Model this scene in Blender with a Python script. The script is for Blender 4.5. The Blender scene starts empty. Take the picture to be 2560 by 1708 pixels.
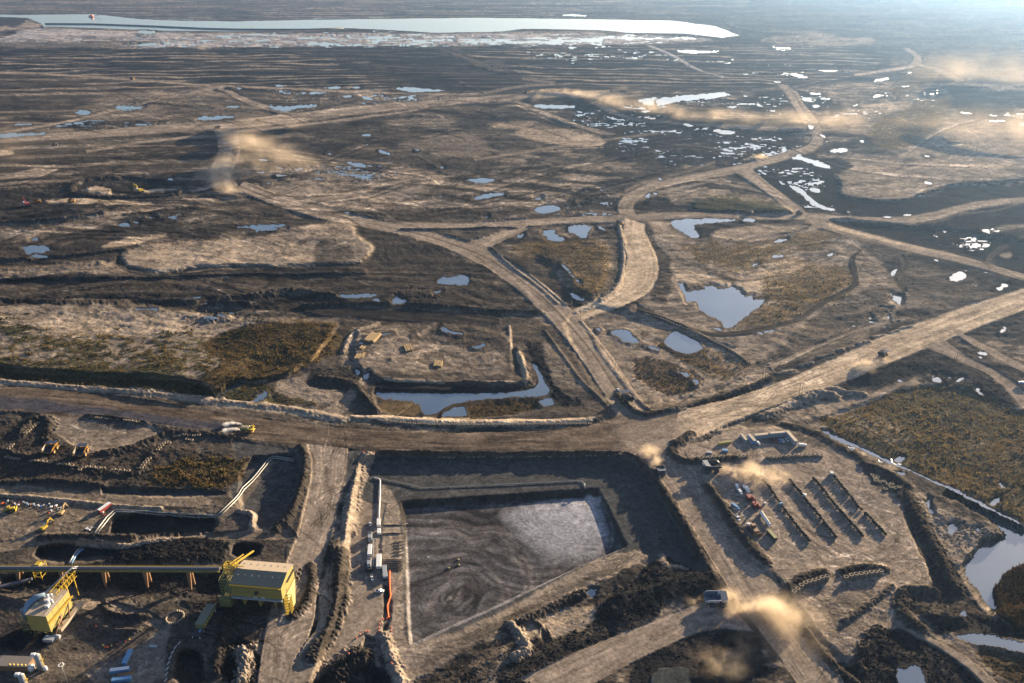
import bpy, bmesh, math, random
import numpy as np
from mathutils import Vector, Matrix
random.seed(7)
HAZE_D = 2.1e-5
SC = bpy.context.scene
COL = SC.collection
# ---------------------------------------------------------------- camera
H = 430.0                     # camera height above the mine floor (m)
F = 1991.0                    # focal length in photograph pixels (2560 wide)
CU, CV = 1280.0, 854.0
TH = math.radians(25.8)       # pitch below the horizon
ST, CT = math.sin(TH), math.cos(TH)
cd = bpy.data.cameras.new('camera')
cam = bpy.data.objects.new('camera', cd)
COL.objects.link(cam)
cam.location = (0, 0, H)
cam.rotation_euler = (math.radians(90) - TH, 0, 0)
cd.sensor_width = 36.0
cd.lens = 36.0 * F / 2560.0
cd.clip_start = 1.0
cd.clip_end = 200000.0
SC.camera = cam
# ---------------------------------------------------------------- sky and sun
SUN_EL = math.radians(11.5)
SUN_AZ = math.radians(43.0)   # to the right of the view direction (+Y), clockwise
w = bpy.data.worlds.new('World'); SC.world = w; w.use_nodes = True
nt = w.node_tree
bg = nt.nodes['Background']
sky = nt.nodes.new('ShaderNodeTexSky')
sky.sky_type = 'NISHITA'; sky.sun_disc = False
sky.sun_elevation = SUN_EL; sky.sun_rotation = SUN_AZ
sky.air_density = 1.0; sky.dust_density = 1.6; sky.ozone_density = 1.6
tn = nt.nodes.new('ShaderNodeVectorMath'); tn.operation = 'MULTIPLY'; tn.inputs[1].default_value = (.95, .97, 1.12)   # cool evening air
nt.links.new(sky.outputs[0], tn.inputs[0]); nt.links.new(tn.outputs[0], bg.inputs[0])
bg.inputs[1].default_value = 0.052
ld = bpy.data.lights.new('sun', 'SUN')
ld.energy = 5.0; ld.angle = math.radians(0.5); ld.color = (1.0, 0.78, 0.52)
sun = bpy.data.objects.new('sun', ld); COL.objects.link(sun)
SDIR = Vector((math.sin(SUN_AZ)*math.cos(SUN_EL), math.cos(SUN_AZ)*math.cos(SUN_EL), math.sin(SUN_EL)))
sun.rotation_euler = SDIR.to_track_quat('Z', 'Y').to_euler()
vs = SC.view_settings
vs.view_transform = 'Standard'; vs.look = 'None'; vs.gamma = 1.0; vs.use_curve_mapping = False
vs.exposure = 2.0
SC.render.engine = 'CYCLES'
SC.cycles.use_denoising = True
SC.cycles.max_bounces = 5
SC.cycles.diffuse_bounces = 2
SC.cycles.volume_bounces = 1
SC.cycles.use_adaptive_sampling = True

# ---------------------------------------------------------------- tracing helpers
# every traced list is in the pixel frame of one enlarged region of the photograph;
# it is turned into photograph pixels and then dropped onto the ground.
REG = {'D': (0, 0, .91797), 'z1': (0, 1240, 2.7326), 'z2': (800, 1080, 2.4965), 'z3': (1600, 1040, 2.3469),
       'z4': (0, 900, 2.7326), 'z5': (0, 1340, 4.262), 'z6': (400, 1340, 4.262), 'z7': (860, 1180, 2.971),
       'z8': (1680, 1060, 3.790), 'z9': (860, 1120, 3.0128), 'a1': (0, 0, 2.7326), 'a2': (820, 0, 2.7326),
       'a3': (1640, 0, 2.5543), 'a4': (0, 300, 2.7326), 'a5': (820, 300, 2.7326), 'a6': (1640, 380, 2.5543),
       'b1': (0, 720, 2.7326), 'b2': (760, 720, 2.7326), 'b3': (1600, 680, 2.4479), 'b4': (800, 1440, 2.7326),
       's': (0, 0, 1.0)}

def T(reg, s):
    x0, y0, k = REG[reg]
    a = np.array([[float(q) for q in p.split(',')] for p in s.split()])
    return a / k + np.array([x0, y0])

def unproj(u, v, z=0.0):
    """photograph pixel -> point at height z"""
    du = u - CU; dv = CV - v
    dz = -ST * F + CT * dv
    t = (z - H) / dz
    return du * t, (CT * F + ST * dv) * t

def proj(x, y, z):
    zc = CT * y - ST * (z - H)
    yc = ST * y + CT * (z - H)
    return CU + F * x / zc, CV - F * yc / zc

# ---------------------------------------------------------------- numpy noise
def _hash(ix, iy, seed):
    h = (ix.astype(np.int64) * 374761393 + iy.astype(np.int64) * 668265263 + seed * 1442695041) & 0xFFFFFFFF
    h = ((h ^ (h >> 13)) * 1274126177) & 0xFFFFFFFF
    h = h ^ (h >> 16)
    return (h & 0xFFFF).astype(np.float32) / 65535.0

def vnoise(x, y, seed=0):
    ix = np.floor(x); iy = np.floor(y)
    fx = (x - ix).astype(np.float32); fy = (y - iy).astype(np.float32)
    fx = fx * fx * fx * (fx * (fx * 6 - 15) + 10); fy = fy * fy * fy * (fy * (fy * 6 - 15) + 10)
    a = _hash(ix, iy, seed); b = _hash(ix + 1, iy, seed); c = _hash(ix, iy + 1, seed); d = _hash(ix + 1, iy + 1, seed)
    return ((a + (b - a) * fx) * (1 - fy) + (c + (d - c) * fx) * fy) * 2 - 1

def fbm(x, y, oct=4, seed=0, gain=.5):
    s = 0; a = 1.0; n = 0
    for o in range(oct):
        ca, sa = math.cos(o * 1.3), math.sin(o * 1.3)
        s = s + a * vnoise((x * ca - y * sa) * 2 ** o + 17.3 * o, (x * sa + y * ca) * 2 ** o - 9.1 * o, seed + o)
        n += a; a *= gain
    return s / n

def smooth(a, b, x):
    t = np.clip((x - a) / (b - a), 0, 1)
    return t * t * (3 - 2 * t)

# ---------------------------------------------------------------- the ground grid (finer near the camera, one sheet to the horizon)
US = np.concatenate([np.linspace(-9000, -500, 18), np.arange(-400, 2961, 2.0), np.linspace(3060, 11500, 18)])
VS = np.concatenate([[-101, -97, -92, -86, -78, -70, -60, -50, -40, -32, -25], np.arange(-20, 1860, 1.6), np.array([1880, 1920, 2000, 2150, 2400, 3000, 4200])])
NU, NV = len(US), len(VS)
U, V = np.meshgrid(US, VS)
U = U.astype(np.float64); V = V.astype(np.float64)
X0, Y0 = unproj(U, V)
LX = (X0 / Y0).astype(np.float64); LY = np.log(Y0)
PX = (CT * (V + 110) / 430.0)              # photograph pixels per metre
N1 = fbm(LX * 60, LY * 60, 4, 11)          # outline jitter, scale free
N2 = fbm(LX * 260, LY * 260, 3, 23)
CELL = np.maximum(2.0 / PX, 1.6 / (PX * np.clip((V + 110) / 2300 + .02, .02, 1)))
A = np.zeros(U.shape + (3,), np.float32)    # albedo
HB = np.zeros(U.shape, np.float32)          # broad levels
HD = np.zeros(U.shape, np.float32)          # berms and small relief
RGH = np.ones(U.shape, np.float32)          # roughness of the relief
ROADM = np.zeros(U.shape, np.float32)
WAT = np.full(U.shape, 0, np.float32)       # water coverage
SCRUB = np.zeros(U.shape, np.float32)

def window(p, pad):
    u0, v0 = p.min(0) - pad; u1, v1 = p.max(0) + pad
    i0, i1 = np.searchsorted(US, [u0, u1]); j0, j1 = np.searchsorted(VS, [v0, v1])
    return slice(max(j0 - 1, 0), min(j1 + 1, NV)), slice(max(i0 - 1, 0), min(i1 + 1, NU))

def segd(px, py, p, closed):
    n = len(p); best = None
    for i in range(n if closed else n - 1):
        a = p[i]; b = p[(i + 1) % n]
        d = b - a; L = d[0] ** 2 + d[1] ** 2 + 1e-9
        t = np.clip(((px - a[0]) * d[0] + (py - a[1]) * d[1]) / L, 0, 1)
        q = (px - a[0] - t * d[0]) ** 2 + (py - a[1] - t * d[1]) ** 2
        best = q if best is None else np.minimum(best, q)
    return np.sqrt(best)

def inside(px, py, p):
    r = np.zeros(px.shape, bool); n = len(p); j = n - 1
    for i in range(n):
        xi, yi = p[i]; xj, yj = p[j]
        if yi != yj:
            r ^= ((yi > py) != (yj > py)) & (px < (xj - xi) * (py - yi) / (yj - yi) + xi)
        j = i
    return r

def cham(p, it=1, closed=True):
    for _ in range(it):
        q = []
        n = len(p)
        if not closed: q.append(p[0])
        for i in range(n if closed else n - 1):
            a = p[i]; b = p[(i + 1) % n]
            q += [a * .75 + b * .25, a * .25 + b * .75]
        if not closed: q.append(p[-1])
        p = np.array(q)
    return p

def mask(p, soft, jit, rnd=1):
    if rnd: p = cham(p, rnd)
    w_ = window(p, soft * 2 + jit * 2 + 4)
    u, v = U[w_], V[w_]
    sd = segd(u, v, p, True)
    sd = np.where(inside(u, v, p), -sd, sd)
    sd = sd + jit * (N1[w_] * 1.3 + N2[w_] * .6)
    return w_, (1 - smooth(-soft, soft, sd)).astype(np.float32), sd

# real-world base colours (linear)
C = {'T': (.195, .160, .126), 'S': (.30, .24, .175), 'R': (.185, .152, .122), 'K': (.021, .021, .023), 'M': (.066, .057, .049),
     'G': (.052, .050, .024), 'O': (.12, .086, .045), 'B': (.062, .062, .062), 'P': (.070, .067, .070), 'L': (.27, .275, .30),
     'F': (.05, .055, .055), 'D': (.045, .039, .034), 'W': (.27, .25, .245), 'C': (.055, .040, .022), 'V': (.085,.06,.045), 'H': (.10, .078, .06), 'N': (.05, .053, .07), 'U': (.145, .118, .092)}
# ================================================================ TERRAIN
# base cover: brown-grey stripped ground, mottled
def mixc(w_, m, col):
    A[w_] = A[w_] * (1 - m[..., None]) + np.array(col, np.float32) * m[..., None]

NB = fbm(LX * 22, LY * 34, 5, 31); NS = fbm(LX * 90, LY * 120, 4, 37)
NK = fbm(X0 / 160.0, Y0 / 160.0, 5, 41)
far = smooth(900, 60, V)
whole = (slice(0, NV), slice(0, NU))
A[:] = np.array(C['M'])
mixc(whole, smooth(-.05, .4, NB + .3 * NS) * .72, C['T'])
mixc(whole, smooth(.05, .4, -NB + .35 * NS + .12 * far) * .8, C['K'])

def poly(cls, reg, pts, soft=3, jit=6, op=1.0, rgh=None, var=.0, rnd=1, scrub=0.0):
    w_, m, sd = mask(T(reg, pts), soft, jit, rnd)
    m = m * op
    if var: m = m * np.clip(1 - var + var * 1.6 * smooth(-.35, .35, NS[w_] + .6 * NB[w_]), 0, 1)
    mixc(w_, m, C[cls])
    if rgh is not None: RGH[w_] = RGH[w_] * (1 - m) + rgh * m
    if scrub: SCRUB[w_] = np.maximum(SCRUB[w_] * (1 - m), m * scrub)
    else: SCRUB[w_] *= (1 - m)

def level(reg, pts, h, soft=8, jit=3, rnd=1):
    w_, m, sd = mask(T(reg, pts), soft, jit, rnd)
    HB[w_] = HB[w_] * (1 - m) + h * m

def stripes(reg, pts, cls, n, tilt=0.0, op=.6, sharp=.25, wob=1.0, soft=6):
    """long windrows running across the view: n furrows per unit of ln(distance)"""
    w_, m, sd = mask(T(reg, pts), soft, 4)
    ph = (LY[w_] + tilt * LX[w_] + wob * .006 * fbm(LX[w_] * 4, LY[w_] * 7, 3, 51)) * n
    ph = ph + .16 * vnoise(LX[w_] * 12, LY[w_] * 40, 52) + .35 * vnoise(LX[w_] * 1.5, ph * .2, 57)
    s = np.sin(ph * 2 * math.pi)
    brk = smooth(-.7, .0, vnoise(LX[w_] * 9, np.floor(ph) * 7.7, 53) + .4 * vnoise(LX[w_] * 70, LY[w_] * 200, 54))
    m2 = m * smooth(1 - sharp * 2, 1 - sharp * .3, s) * brk * op
    mixc(w_, m2, C[cls])
    return w_, m, s

def rowpoly(reg, pts):
    q = T(reg, pts.replace('|', ' '))
    return q[0::2], q[1::2]

def road(reg, pts, cls='R', op=1.0, streak=1.0, soft=2.0, h=None, cnt=9, dark=None, verge=.6, smoothn=1):
    L, R_ = rowpoly(reg, pts)
    if smoothn: L = cham(L, 1, False); R_ = cham(R_, 1, False)
    P = np.vstack([L, R_[::-1]])
    w_ = window(P, 14)
    u, v = U[w_], V[w_]
    dl = segd(u, v, L, False); dr = segd(u, v, R_, False)
    ins = inside(u, v, P)
    wd = dl + dr
    sd = np.where(ins, -np.minimum(dl, dr), np.minimum(dl, dr)) + 1.6 * N2[w_] * np.clip(wd / 20, .3, 1.5)
    m = (1 - smooth(-soft, soft, sd)).astype(np.float32)
    ac = dl / (wd + 1e-6)
    c = (L + R_) / 2
    al = np.zeros(u.shape); best = None; acc = 0.0
    for i in range(len(c) - 1):
        a, b = c[i], c[i + 1]; d = b - a; Ls = math.hypot(*d) + 1e-9
        t = np.clip(((u - a[0]) * d[0] + (v - a[1]) * d[1]) / Ls ** 2, 0, 1)
        q = (u - a[0] - t * d[0]) ** 2 + (v - a[1] - t * d[1]) ** 2
        if best is None: best = q; al = t * Ls
        else:
            k = q < best; best = np.where(k, q, best); al = np.where(k, acc + t * Ls, al)
        acc += Ls
    st = vnoise(ac * cnt + .6 * vnoise(al / 90, ac * 2, 3), al / 70, 61) * .55 + vnoise(ac * cnt * 2.7, al / 45, 62) * .45
    st = st * streak
    # dark dirt thrown on the verges
    vg = (1 - smooth(soft, soft + 5, sd)) * (1 - m)
    mixc(w_, (vg * verge * (.5 + .5 * N2[w_])).clip(0, 1).astype(np.float32), C['D'])
    col = np.array(C[cls]) * (1 + .34 * st[..., None] + .12 * N1[w_][..., None])
    if dark is not None:
        col = col * (1 - .45 * smooth(dark[0], dark[0] + .08, ac) * (1 - smooth(dark[1], dark[1] + .08, ac)))[..., None]
    mm = (m * op)[..., None]
    A[w_] = A[w_] * (1 - mm) + np.clip(col, .01, 1) * mm
    RGH[w_] = RGH[w_] * (1 - m) + .12 * m
    ROADM[w_] = np.maximum(ROADM[w_], m * (1 if op > .8 else 0))
    SCRUB[w_] *= (1 - m)
    HD[w_] = HD[w_] * (1 - m) + .10 * st * m
    if h is not None:
        m3 = (1 - smooth(0, 8, sd)).astype(np.float32)
        HB[w_] = HB[w_] * (1 - m3) + h * m3

def berm(reg, pts, h, hw, cls=None, wob=.35, op=1, rnd=1, scal=0):
    """a ridge: h m high, hw m half width, along a traced line"""
    p = T(reg, pts)
    if rnd: p = cham(p, 1, False)
    w_ = window(p, 60)
    xw, yw = unproj(p[:, 0], p[:, 1]); q = np.stack([xw, yw], 1)
    d = segd(X0[w_], Y0[w_], q, False)
    wn = 1 + wob * (N1[w_] + N2[w_])
    if scal: wn = wn + scal * np.sin(X0[w_] / 11.0)
    prof = (1 - smooth(0, 1, d / (hw * wn))).astype(np.float32)
    HD[w_] = np.maximum(HD[w_], HD[w_] * (1 - prof) + h * prof * (1 + .3 * N2[w_]))
    RGH[w_] = RGH[w_] * (1 - .5 * prof) + .5 * prof * .7
    if cls: mixc(w_, (prof > .15) * prof ** .3 * op, C[cls])
    ROADM[w_] *= (1 - (prof > .3))

def pitd(reg, pts, h, soft=6, jit=2, rnd=1):
    w_, m, sd = mask(T(reg, pts), soft, jit, rnd)
    HD[w_] += h * m

PONDS = []
def pond(reg, s, dz=-.5, jit=2.2, tone=None, rnd=1, soft=1.6):
    """water bodies, one per ';' piece"""
    for k in s.split(';'):
        if k.strip(): PONDS.append((T(reg, k), dz, jit, rnd, soft, None))
PUDZ = []
def puddles(reg, pts, thr, sc=1.0, soft=10):
    PUDZ.append((T(reg, pts), thr, sc, soft))

# ---------------- far country
poly('F', 's', '-400,-130 3000,-130 3000,225 2380,215 2260,150 2050,120 1850,85 1700,50 -400,50', 6, 8, .75, rgh=.4, var=.25)
poly('M', 's', '-400,-60 1850,-60 1500,10 1200,25 500,18 -400,20', 6, 10, .5, var=.6)
poly('V', 's', '-400,-100 1700,-60 1400,14 900,18 300,30 -400,20', 6, 10, .6, var=.6)
stripes('s', '-400,-40 1900,-40 1850,40 1500,45 500,60 -400,40', 'T', 32, .06, .8, .4)
stripes('s', '-400,-90 1700,-60 1400,14 900,18 300,30 -400,20', 'M', 26, .04, .8, .5)
stripes('s', '1500,20 3000,-10 3000,200 2000,120', 'M', 16, -.05, .4)
poly('W', 'D', '-200,100 0,95 60,62 300,74 700,77 1000,75 1450,76 1680,92 1500,102 900,107 400,110 -200,112', 3, 4, .85, rgh=.3, var=.35)
poly('T', 'D', '-200,60 0,56 60,50 95,58 70,66 0,72 -200,75', 3, 3, 1)
poly('K', 'D', '-200,22 0,32 40,40 65,48 40,60 0,62 -200,60', 3, 3, .9)
poly('M', 'D', '-200,100 0,97 200,92 400,95 320,108 100,118 -200,125', 3, 6, .9, var=.4)
poly('T', 'a3', '640,265 760,225 1000,205 1250,235 1390,255 1400,285 1200,290 900,320 760,300', 3, 6, .9, var=.4)
K1 = '-200,112 0,112 300,114 740,106 1500,104 1690,92 1850,105 2050,118 2040,160 1900,190 1800,200 1680,208 1430,213 1040,214 860,208 600,202 430,188 0,163 -200,150'
poly('K', 'D', K1, 4, 4, .98, rgh=.5)
stripes('D', K1, 'M', 38, .05, .95, .5)
stripes('D', '0,120 800,120 1000,215 600,202 430,188 0,163', 'T', 36, -.12, .95, .36)
stripes('D', '1000,112 1500,108 1700,100 2040,120 1990,180 1600,205 1200,190', 'T', 36, .16, .95, .34)
poly('M', 'a2', '820,320 880,330 1000,400 1150,430 1280,490 1220,510 1050,440', 3, 4, .95)
poly('M', 'a2', '1060,395 1160,395 1280,490 1190,500', 3, 6, .8)
poly('K', 'a2', '0,400 250,430 500,500 900,540 850,620 350,600 200,480', 4, 5, .7)
poly('D', 'D', '-200,160 0,165 430,193 480,203 300,245 130,285 0,302 -200,320', 4, 4, .85, rgh=.6)
stripes('D', '-200,160 0,165 430,193 480,203 300,245 130,285 0,302 -200,320', 'T', 24, -.08, .85, .5)
poly('T', 'a1', '700,640 1250,600 1450,590 1700,720 1950,790 1400,840 1000,850 450,800 620,700', 6, 10, .6, var=.5, rgh=.5)
poly('K', 'a1', '0,800 400,790 650,840 1100,860 300,874 0,874', 4, 8, .85)
poly('T', 'D', '880,215 1200,215 900,236 740,250 650,235 620,215', 4, 8, .6, var=.5)
poly('M', 'D', '540,205 860,212 800,245 650,262 560,225', 4, 8, .8, var=.4)
# ---------------- middle distance, centre
poly('K', 'a2', '1330,640 1620,645 1730,720 1700,750 1400,750 1300,700', 3, 4, .9, rgh=.5)
poly('K', 'a3', '0,765 450,795 850,830 960,880 985,920 700,1000 450,1070 150,1060 -300,1040 -400,900 -200,780', 5, 10, .9, var=.55, rgh=.7)
poly('K', 'a3', '900,610 1080,640 1240,670 1220,730 1010,730 930,660', 4, 8, .9)
poly('K', 'a3', '0,600 300,640 430,620 750,640 860,700 400,740 0,740', 4, 10, .6, var=.6)
poly('T', 'a3', '1000,590 1300,540 1650,560 1850,520 1880,640 1700,700 1640,800 1300,900 1200,760 1100,720 1250,690', 5, 10, .6, var=.5, rgh=.9)
poly('O', 'a3', '1650,640 1900,560 1850,760 1580,990 1350,900 1400,760 1560,720', 5, 10, .8, var=.55, scrub=.35)
poly('O', 'a3', '1450,600 1650,450 1800,440 1780,540 1600,600', 4, 8, .7, var=.5, scrub=.5)
poly('S', 'a3', '1280,700 1450,640 1640,640 1640,700 1500,720 1350,760', 5, 6, .6, var=.4)
poly('T', 'a3', '1600,1000 1700,880 1850,800 2350,760 2350,1073 1900,1080', 6, 8, .9, rgh=.4, var=.2)
poly('T', 'a3', '2350,800 1900,780 1650,960 1640,1080 2800,1200 2900,800', 8, 8, .6, rgh=.4)
poly('K', 'a3', '1880,560 2350,600 2800,640 2800,700 2350,690 2250,740 1950,760 1900,680', 5, 6, .75, var=.4, rgh=.5)
poly('T', 'a3', '1180,1010 1500,980 2350,1060 2350,1400 1700,1300 1250,1200', 6, 8, .8, var=.35, rgh=.4)
poly('S', 'a5', '1250,90 1350,60 1450,50 1700,60 1920,140 1860,195 1600,180 1400,140', 3, 5, .9, rgh=.4)
poly('S', 'a5', '1070,60 1200,10 1400,10 1380,40 1250,60', 3, 5, .8)
poly('K', 'a5', '1400,0 1600,50 1700,60 1920,135 1900,180 2200,190 2350,200 2350,0', 4, 12, .75, var=.45)
poly('K', 'a5', '1500,192 1870,198 1900,170 2200,190 2150,250 1900,250 1700,235', 4, 8, .7)
poly('D', 'a5', '-100,40 400,70 720,60 750,110 500,145 230,135 -100,150', 4, 8, .85, var=.3)
poly('D', 'a5', '-100,250 200,200 600,210 950,250 1200,280 1100,320 700,330 400,280 100,300', 5, 8, .8, var=.35)
poly('T', 'a5', '400,180 700,110 900,80 1050,120 1150,230 900,245 700,205', 5, 6, .75, var=.3, rgh=.4)
poly('M', 'a5', '940,30 1080,80 1350,130 1500,190 1400,240 1180,220 1080,130', 5, 8, .9)
poly('T', 'a5', '-200,330 700,360 1300,380 1700,330 2100,300 1700,480 1600,600 1200,620 500,640 -200,600', 8, 14, .65, var=.5, rgh=.7)
stripes('a5', '600,420 1400,330 2200,260 2300,340 1800,480 1400,560 700,620', 'D', 18, .45, .9, .5, 2)
stripes('a5', '1500,340 2200,280 2350,320 1900,520 1500,600', 'K', 20, .5, .8, .5, 2)
poly('T', 'a4', '1700,420 2350,380 2350,600 2100,560 1750,480', 5, 10, .7, var=.4, rgh=.5)
poly('D', 'a5', '200,640 700,595 1200,612 1350,590 1420,640 1970,640 1975,664 1500,672 1100,690 600,708 400,690', 4, 6, .85)
poly('M', 'a5', '500,750 1300,738 1190,772 980,838 860,846 680,802', 3, 4, .85, var=.3)
poly('D', 's', '-300,420 300,430 560,440 900,560 1180,640 1300,760 1250,860 900,830 -300,800', 40, 30, .55, var=.5)
poly('D', 's', '-300,200 400,230 900,240 1400,260 1500,330 1300,400 800,420 -300,400', 30, 26, .45, var=.7)
# a light cover over the west plateau
poly('D', 'a4', '-200,120 500,120 560,220 900,170 1480,130 1500,200 1490,320 1350,400 1000,370 700,420 -200,470', 5, 8, .9, var=.25, rgh=.6)
stripes('a4', '-200,120 500,120 1480,130 1490,320 1350,400 700,420 -200,470', 'T', 22, -.1, .6, .45, 2)
poly('S', 'a4', '-200,195 90,205 105,240 -200,252', 3, 3, .85)
poly('T', 'a4', '-200,400 0,380 200,340 400,335 380,360 200,395 0,412 -200,430', 3, 4, .9)
poly('K', 'a4', '-200,470 500,440 480,400 800,380 950,385 1300,440 1250,500 900,640 400,700 -200,720', 4, 8, .85, var=.25, rgh=1.2)
poly('S', 'a4', '300,545 500,530 700,545 1110,578 900,587 500,570 330,570', 3, 4, .9, rgh=.3)
poly('S', 'a4', '560,460 750,450 760,500 740,510 620,490', 3, 4, .8, rgh=.3)
poly('S', 'a4', '730,505 960,508 1230,480 1240,460 1000,470 900,500', 3, 4, .8, rgh=.3)
poly('T', 'a4', '1150,540 1350,535 1600,560 1400,565', 3, 4, .7)
poly('T', 'a4', '-100,720 300,690 700,620 1300,590 1350,610 900,690 400,770 -100,830', 5, 8, .6, var=.5)
poly('K', 'a4', '780,700 900,640 1250,600 1390,590 1300,640 1100,690 900,740', 4, 6, .85, rgh=1.5)
poly('D', 'a4', '-100,840 350,830 380,950 600,930 820,890 900,860 1300,790 1340,810 800,990 -100,1040', 4, 8, .85, var=.3, rgh=1.3)
poly('S', 'a4', '660,890 800,820 1000,790 1180,780 1000,840 850,872', 3, 4, .75)
poly('D', 'a5', '-100,715 250,720 480,780 680,850 790,855 900,950 1050,1030 1160,1140 1350,1257 700,1257 -100,1257', 5, 6, .88, var=.2, rgh=1.0)
KID = '820,950 860,905 1000,855 1250,825 1650,818 1900,775 2100,722 2300,700 2420,720 2440,800 2560,860 2500,960 2350,985 2100,988 1900,1008 1720,990 1500,1000 1300,1012 1100,1048 950,1018 850,998'
poly('T', 'a4', KID, 4, 5, .95, var=.25, rgh=.7)
poly('S', 'a4', '1000,880 1500,850 2000,830 2050,960 1700,980 1300,990 1000,960', 8, 14, .5, var=.5)
level('a4', KID, 4, 8, 3)
level('a4', '-300,1010 300,1000 800,985 900,1035 1100,1062 1500,1022 1900,1022 2500,1000 2500,1050 2000,1060 1400,1072 1000,1090 -300,1090', 3, 5, 3)
poly('K', 'a4', '800,930 830,1000 950,1045 1100,1062 1350,1040 1500,1020 1900,1020 2400,1000 2400,1026 1900,1042 1500,1044 1150,1078 900,1060 790,1010', 3, 3, .9, rgh=.8)  # shadow under the plateau cliff, painted into the ground colour
poly('T', 'a4', '-200,1030 700,960 800,1000 900,1050 600,1060 -200,1100', 4, 5, .55, var=.3)
poly('K', 'a4', '-300,1085 400,1055 900,1078 1500,1050 1900,1040 2400,1026 2400,1045 1500,1078 900,1108 -300,1122', 3, 4, .9)
poly('D', 'a4', '-300,1120 2400,1050 2500,1200 1700,1200 900,1210 -300,1225', 5, 8, .75, var=.3)
poly('K', 'b1', '-300,100 600,95 1500,110 1900,150 2350,150 2350,40 2000,20 1500,60 900,45 -300,80', 5, 6, .85, var=.2, rgh=1.5)
poly('T', 'a4', '2080,820 2350,790 2560,860 2500,960 2350,980 2100,980', 8, 6, .3)
poly('M', 'a5', '-100,830 60,830 180,900 180,960 0,1000 -100,1000', 6, 6, .9)
# dark basin right of centre
poly('K', 'a6', '590,95 700,62 830,20 900,-10 1150,40 1270,90 1230,120 1110,140 1170,200 1160,270 1280,310 1550,320 1750,270 1900,215 2150,208 2350,195 2800,190 2800,330 2350,300 2100,302 1900,362 1700,432 1450,440 1200,392 960,380 850,300 740,200', 3, 5, .97, rgh=.6)
poly('T', 'a6', '1240,100 1150,150 1180,200 1170,265 1290,305 1560,315 1750,262 1900,205 1700,150 1450,100', 4, 5, .8, var=.4, rgh=.4)
poly('K', 'a6', '1080,422 1400,452 1700,472 1900,412 2100,342 2350,322 2800,330 2800,900 2350,800 2150,735 1700,604 1350,542 1120,480', 3, 5, .97, rgh=.8)
poly('M', 'a6', '2150,520 2000,580 2180,470 2350,440 2800,440 2800,540', 4, 6, .7, var=.4)
poly('T', 'a6', '2190,655 2230,640 2280,645 2260,675 2210,672', 3, 3, .9)
poly('T', 'a6', '2230,450 2350,455 2800,440 2800,480 2300,490 2160,520', 4, 6, .6, var=.3)
poly('M', 'a6', '1200,550 1700,615 2150,740 2350,870 2600,1040 1700,1000 1250,800', 5, 8, .7, var=.4)
poly('K', 'a6', '1560,655 1800,660 1990,700 2350,830 2350,860 2200,925 2000,900 2080,830 1900,760 1700,720', 4, 8, .8, var=.3)
poly('K', 'a6', '1500,690 1570,640 1620,700 1570,780 1530,850 1600,900 1580,971 1480,900 1420,760', 4, 8, .6, var=.3)
poly('K', 'a6', '30,20 -100,90 -300,150 -300,110 150,0', 4, 8, .6)
poly('T', 'a6', '60,220 250,150 560,180 780,270 820,300 650,340 400,290 200,330 100,330', 4, 6, .8, var=.4)
poly('G', 'a6', '240,300 400,285 640,300 860,360 870,395 600,385 240,372', 11, 15, .85, rgh=1.2)
poly('K', 'a6', '60,215 250,195 500,215 760,270 790,300 560,255 250,225', 4, 5, .8)
poly('K', 'a6', '300,170 480,128 560,135 630,185 500,195 420,160', 4, 5, .85)
poly('K', 'a6', '-80,280 30,270 140,355 20,365 -80,360', 4, 5, .8)
poly('T', 'a6', '380,500 560,480 900,470 960,490 700,560 560,575 420,560 370,530', 4, 5, .9, rgh=.4)
poly('K', 'a6', '250,450 520,440 960,420 975,455 850,480 560,470 400,490 370,530 300,560 250,520', 3, 4, .85)
# east meadow with the ragged pond
MEAD = '1440,555 1520,520 1640,600 1800,560 1960,545 2080,640 2060,700 1950,800 1900,860 1660,960 1500,1010 1400,900 1340,790 1350,760 1500,740 1560,700'
poly('T', 's', '1560,580 1640,540 1700,600 1850,600 2000,560 2170,620 2260,720 2240,800 2110,880 1900,930 1650,1010 1590,1000 1430,800 1500,780 1610,760 1660,700 1640,640', 6, 8, .75, var=.3, rgh=.6)
poly('O', 'a6', '180,570 700,600 940,520 1100,520 1180,560 1000,640 850,620 640,740 500,770 250,700', 11, 15, .85, var=.35, scrub=.4)
poly('O', 'a6', '760,700 1000,690 1250,760 1280,830 1100,960 900,1000 640,960 700,830', 11, 15, .8, var=.4, scrub=.35)
poly('S', 'a6', '100,745 300,755 480,840 560,860 620,780 800,690 1000,720 740,830 620,930 500,930 350,860 150,830', 6, 9, .6, var=.3)
poly('M', 'a6', '120,650 300,730 450,790 520,830 480,840 350,780 130,700', 4, 4, .8)
poly('O', 'b3', '620,20 1250,60 1350,120 1100,200 950,300 700,340 560,350 760,200 900,130', 11, 15, .75, var=.4, scrub=.4)
poly('M', 'b3', '1200,180 1500,60 1560,200 1450,320 1250,380 1000,480 820,560 640,620 850,460 1000,330', 6, 9, .8, var=.3, rgh=1.2)
poly('M', 'b3', '1230,370 1900,240 1700,330 1200,520 850,640 900,540', 5, 6, .5, var=.3)
poly('V', 'b3', '0,380 220,520 480,640 680,600 640,540 400,460 300,500 150,460 60,400', 5, 6, .8, scrub=.45)
poly('V', 'b3', '-20,500 200,560 380,640 380,700 200,770 60,700 -60,620', 5, 6, .85, rgh=1.3, scrub=.45)
poly('O', 'b3', '400,560 640,520 640,620 560,660 480,650', 11, 15, .7, scrub=.4)
poly('T', 'b3', '0,270 180,300 350,400 560,480 660,560 740,600 620,640 400,540 420,440 240,370 100,330 0,330', 5, 6, .6, var=.3)
poly('S', 'b3', '0,820 120,800 380,740 760,610 800,650 500,730 250,800 60,850', 4, 5, .55, var=.3)
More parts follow.
